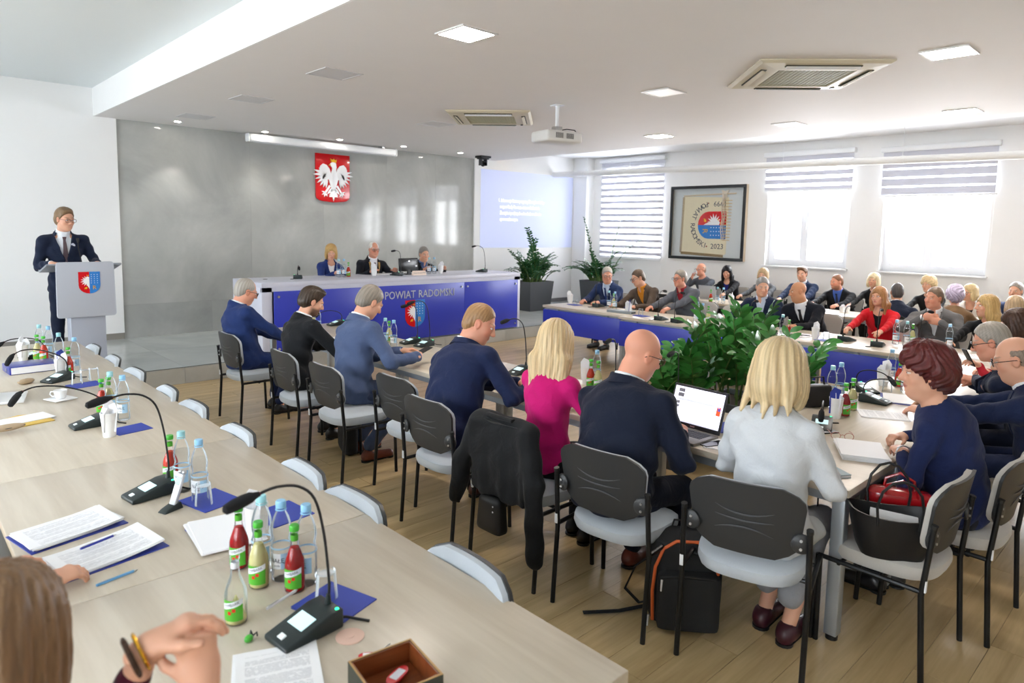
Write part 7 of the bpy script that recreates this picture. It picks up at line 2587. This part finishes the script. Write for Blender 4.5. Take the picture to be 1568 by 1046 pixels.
def rbox(x, y, z, r, M=None, n=6, taper=0.0, bulge=0.0):
    """soft box standing on z = 0"""
    vs = []; fs = []
    nu, nv = 32, 14
    for j in range(nv + 1):
        t_ = j / nv
        zz = z * t_
        e = max(0.0, abs(t_ - .5) * 2 - (1 - 2 * r / z)) / (2 * r / z)
        q = math.sqrt(max(0.0, 1 - min(1, e) ** 2))
        ins_ = r * (1 - q)
        sx_ = (x / 2 - ins_) * (1 - taper * t_) + bulge * math.sin(PI * t_); sy_ = (y / 2 - ins_) * (1 - taper * t_) + bulge * math.sin(PI * t_)
        for i in range(nu):
            w_ = 2 * PI * i / nu
            c, s_ = math.cos(w_), math.sin(w_)
            k = (abs(c) ** 5 + abs(s_) ** 5) ** (-1 / 5)
            vs.append((sx_ * k * c, sy_ * k * s_, zz))
    for j in range(nv):
        for i in range(nu): fs.append((j * nu + i, j * nu + (i + 1) % nu, (j + 1) * nu + (i + 1) % nu, (j + 1) * nu + i))
    fs.append(tuple(range(nu - 1, -1, -1))); fs.append(tuple(nv * nu + i for i in range(nu)))
    return MB().add(vs, fs, M)


bp = pix(1040, 962, 0)
t = thing('backpack', 'black backpack with an orange zip standing on the floor between two chairs', 'backpack', (2.80, 1.70, 0), R(-50))
MB().add(rbox(.33, .20, .47, .07, bulge=.01).v, rbox(.33, .20, .47, .07).f).build('main_body', canvas, t, smooth='auto')
fp_ = MB().add(rbox(.29, .09, .30, .04, Matrix.Translation((.01, -.115, .015))).v, rbox(.29, .09, .30, .04).f).build('front_pocket', canvas, t, smooth='auto')
MB().tube([(-.150, -.098, .05), (-.156, -.104, .20), (-.146, -.105, .32), (-.11, -.10, .41), (-.05, -.088, .444), (.05, -.088, .446), (.11, -.10, .41), (.146, -.105, .30)], .008, 8).build('orange_zip', zipm, t, smooth='auto')
MB().tube([(-.12, -.155, .295), (0, -.163, .31), (.13, -.155, .30)], .005, 8).build('pocket_zip', mat('zip_black', '#0b0b0c', .4), fp_, smooth='auto')
for p in ((-.12, -.16, .285), (-.13, -.08, .36), (-.168, -.075, .06)):
    MB().tube([p, (p[0] - .004, p[1] - .012, p[2] - .05)], [.006, .004], 6).build('zip_pull', steel, t, smooth='auto')
MB().tube([(-.06, .03, .465), (-.05, .03, .50), (.05, .03, .50), (.06, .03, .465)], .009, 8, flat=.5).build('top_handle', canvas, t, smooth='auto')
MB().tube([(-.12, .09, .30), (-.22, .13, .20), (-.27, .12, .08), (-.20, .08, .03), (-.14, .06, .06)], .018, 8, flat=.25).build('shoulder_strap', canvas, t, smooth='auto')
MB().tube([(-.12, .08, .03), (-.30, .02, .012), (-.48, -.02, .010)], .016, 8, flat=.25).build('loose_strap', canvas, t, smooth='auto')

t = thing('tote_bag', 'black open tote bag with loop handles on the corner chair', 'bag', (3.25, .93, .485), R(-60))
vs = []; fs = []
nu = 28
rows_ = [(.125, .075, 0), (.145, .085, .04), (.168, .098, .13), (.185, .105, .19), (.178, .098, .19), (.155, .085, .10), (.12, .07, .02)]
for j, (a, b, z_) in enumerate(rows_):
    for i in range(nu):
        w_ = 2 * PI * i / nu
        c, s_ = math.cos(w_), math.sin(w_)
        k = (abs(c) ** 3 + abs(s_) ** 3) ** (-1 / 3)
        zz = z_ + (.03 * abs(c) ** 2 if z_ > .18 else 0)
        vs.append((a * k * c, b * k * s_, zz))
for j in range(len(rows_) - 1):
    for i in range(nu): fs.append((j * nu + i, j * nu + (i + 1) % nu, (j + 1) * nu + (i + 1) % nu, (j + 1) * nu + i))
fs.append(tuple(range(nu - 1, -1, -1))); fs.append(tuple((len(rows_) - 1) * nu + i for i in range(nu)))
MB().add(vs, fs).build('bag_body', leather, t, smooth='auto')
for s_ in (-1, 1):
    MB().tube([(-.08, s_ * .098, .16), (-.09, s_ * .104, .25), (-.075, s_ * .115, .32), (-.04, s_ * .125, .365), (0, s_ * .13, .378), (.04, s_ * .125, .365), (.075, s_ * .115, .32), (.09, s_ * .104, .25), (.08, s_ * .098, .16)], .006, 8).build('handle', leather, t, smooth='auto')
MB().lathe([(.009, 0), (.009, .003), (0, .004)], 12, Matrix.Translation((-.10, -.092, .19)) @ Matrix.Rotation(R(100), 4, 'X')).build('stud', dark_grey, t)
sheet('document', 'white papers sticking out of the black tote bag', 'paper', (3.29, .94, .60), R(-60), .20, .12, 2, paper_w).rotation_euler = (R(50), R(8), R(-60))
t = thing('red_handbag', 'shiny red handbag behind the black tote on the corner chair', 'bag', (3.47, .97, .485), R(-68))
rl = mat('red_patent', '#a80f18', .2, coat=.5)
MB().add(rbox(.33, .13, .23, .03, taper=.15).v, rbox(.28, .12, .20, .03).f).build('bag_body', rl, t, smooth='auto')
for s_ in (-1, 1):
    MB().tube([(-.07, s_ * .045, .18), (-.06, s_ * .05, .26), (0, s_ * .06, .29), (.06, s_ * .05, .26), (.07, s_ * .045, .18)], .007, 8).build('handle', rl, t, smooth='auto')
MB().tube([(-.12, 0, .198), (.12, 0, .198)], .004, 6).build('zip', steel, t)

# black jacket over the back of the chair
JF = Field()
cx0, cy0 = 2.43, 2.62
JF.cap((cx0 + .02, cy0 - .19, .855), (cx0 + .02, cy0 + .19, .855), .045, .045, .03)
def sheet_back(p):
    q = np.abs(p - np.array((cx0 - .022, cy0, .655))) - np.array((.012, .20, .19))
    return np.sqrt((np.maximum(q, 0) ** 2).sum(-1)) + np.minimum(q.max(-1), 0) - .016
JF.ops.append(('+', sheet_back, .04, np.array((cx0 - .022, cy0, .655)), .30))
def sheet_front(p):
    q = np.abs(p - np.array((cx0 + .062, cy0, .74))) - np.array((.010, .18, .11))
    return np.sqrt((np.maximum(q, 0) ** 2).sum(-1)) + np.minimum(q.max(-1), 0) - .012
JF.ops.append(('+', sheet_front, .03, np.array((cx0 + .062, cy0, .74)), .26))
for s_, zz in ((-1, .22), (1, .36)):
    JF.cap((cx0 - .0, cy0 + s_ * .20, .83), (cx0 - .03, cy0 + s_ * .285, .60), .052, .052, .03)
    JF.cap((cx0 - .03, cy0 + s_ * .285, .60), (cx0 - .06, cy0 + s_ * .33, zz), .052, .040, .03)
JF.folds = lambda p: (.009 * np.sin(p[..., 1] * 34 + 1.5 * np.sin(p[..., 2] * 7)) + .003 * np.sin(p[..., 1] * 80)) * np.clip((.82 - p[..., 2]) / .3, 0, 1) + .003 * np.sin(p[..., 2] * 40 + p[..., 1] * 30)
jv, jq = JF.mesh(.008)
jo = link('draped_jacket', np_mesh('draped_jacket', jv, jq), cloth_mat('#191a1c'))
tag(jo, 'black jacket draped over the chair behind the pink top, sleeves hanging', 'jacket')
cl_ = MB().tube([(cx0 - .02, cy0 - .10, .895), (cx0 - .035, cy0, .90), (cx0 - .02, cy0 + .10, .895)], .02, 8, flat=.5)
cl_.build('collar', cloth_mat('#191a1c'), jo, smooth='auto')
t = thing('shoulder_bag', 'small black leather bag hanging under the draped jacket', 'bag', (2.40, 2.66, .24), R(-90))
MB().add(rbox(.20, .09, .21, .035, taper=.18).v, rbox(.19, .08, .22, .03).f).build('bag_body', leather, t, smooth='auto')
MB().tube([(-.08, 0, .20), (-.04, -.0, .31), (.04, 0, .31), (.08, 0, .20)], .006, 6).build('strap', leather, t, smooth='auto')
for k in range(2):
    MB().ellip((.05, -.042, .17 - .03 * k), (.005, .003, .005)).build('stud', steel, t, smooth=True)
t = thing('briefcase', 'soft black bag on the floor under the bearded man\'s chair', 'bag', (2.86, 5.02, 0), R(70))
MB().add(rbox(.36, .13, .28, .04).v, rbox(.36, .13, .28, .04).f).build('bag_body', canvas, t, smooth='auto')
MB().tube([(-.07, 0, .27), (-.05, 0, .33), (.05, 0, .33), (.07, 0, .27)], .009, 8).build('handle', canvas, t, smooth='auto')
t = thing('floor_bag', 'black bag on the floor beneath the first blue panel', 'bag', (7.95, 5.75, 0), R(100))
MB().add(rbox(.40, .2, .26, .06).v, rbox(.40, .2, .26, .06).f).build('bag_body', canvas, t, smooth='auto')
MB().tube([(-.1, 0, .25), (-.06, 0, .33), (.06, 0, .33), (.1, 0, .25)], .01, 8).build('handle', canvas, t, smooth='auto')
t = thing('power_cord', 'black power cord hanging under the corner of the table', 'cord', (3.30, 1.28, 0))
MB().tube([(0, 0, .70), (-.02, -.01, .5), (.01, .02, .36), (.05, .06, .33), (.12, .05, .36)], .004, 6).build('cord', black_pl, t, smooth='auto')
MB().tube([(.05, .06, .33), (.0, .08, .31), (-.03, .03, .33), (.02, .0, .34)], .004, 6).build('loop', black_pl, t, smooth='auto')

# jewellery of the nearest woman
def ring_on(label, name, cat, c, d, r, tube_r, m, group=None):
    d = Vector(d).normalized(); a = d.orthogonal().normalized(); b = d.cross(a)
    t = thing(name, label, cat, c, 0, group)
    MB().tube([(a * math.cos(2 * PI * k / 24) + b * math.sin(2 * PI * k / 24)) * r for k in range(25)], tube_r, 8).build('band', m, t, smooth='auto')
    for k in range(8):
        q = (a * math.cos(2 * PI * k / 8) + b * math.sin(2 * PI * k / 8)) * (r + tube_r * .8)
        MB().ellip(tuple(q), (tube_r * .8,) * 3, nu=8, nv=6).build('bead', m, t, smooth=True)
    return t

if True:
    br = ring_on('gold chain bracelet with beads on the wrist of the nearest woman', 'bracelet', 'bracelet', Vector(f1['Wr'][1]) - Vector(f1['dir'][1]) * .012, f1['dir'][1], .031, .0035, mat('gold', '#d9a437', .25, metal=1.0), 'bracelets')
    br = ring_on('dark leather bracelet beside the gold chain', 'bracelet', 'bracelet', Vector(f1['Wr'][1]) - Vector(f1['dir'][1]) * .028, f1['dir'][1], .0305, .005, mat('brown_leather', '#3a2416', .5), 'bracelets')
    br = ring_on('thin silver watch bracelet on the wrist resting on the printed pages', 'bracelet', 'bracelet', Vector(f2['Wr'][0]) - Vector(f2['dir'][0]) * .02, f2['dir'][0], .032, .003, steel, 'bracelets')
    br = ring_on('silver watch bracelet of the red-haired woman', 'bracelet', 'bracelet', Vector(p8['Wr'][1]) - Vector(p8['dir'][1]) * .012, p8['dir'][1], .034, .004, steel, 'bracelets')
    t = thing('earring', 'silver drop earring of the red-haired woman', 'earring', p8['M'] @ (p8['hm'] @ Vector((-.083, -.008, -.038))))
    MB().ellip((0, 0, -.012), (.004, .004, .012)).build('drop', steel, t, smooth=True)
    MB().tube([(0, 0, .008), (0, 0, -.002)], .0012, 6).build('hook', steel, t)
# anything that stands on a table must stand fully on its top
for o in list(COL.objects):
    if o.parent is None and o.get('category') and abs(o.location.z - TZ) < .012 and not o.name.startswith(('person', 'conference')):
        x, y = o.location.x, o.location.y
        best = None
        for a, b, c, d in TABLE_TOPS:
            m_ = .05
            nx_, ny_ = min(max(x, a + m_), b - m_), min(max(y, c + m_), d - m_)
            e_ = (nx_ - x) ** 2 + (ny_ - y) ** 2
            if best is None or e_ < best[0]: best = (e_, nx_, ny_)
        if 0 < best[0] < .2: o.location.x, o.location.y = best[1], best[2]
print('scene built in %.1f s' % (time.time() - T0))
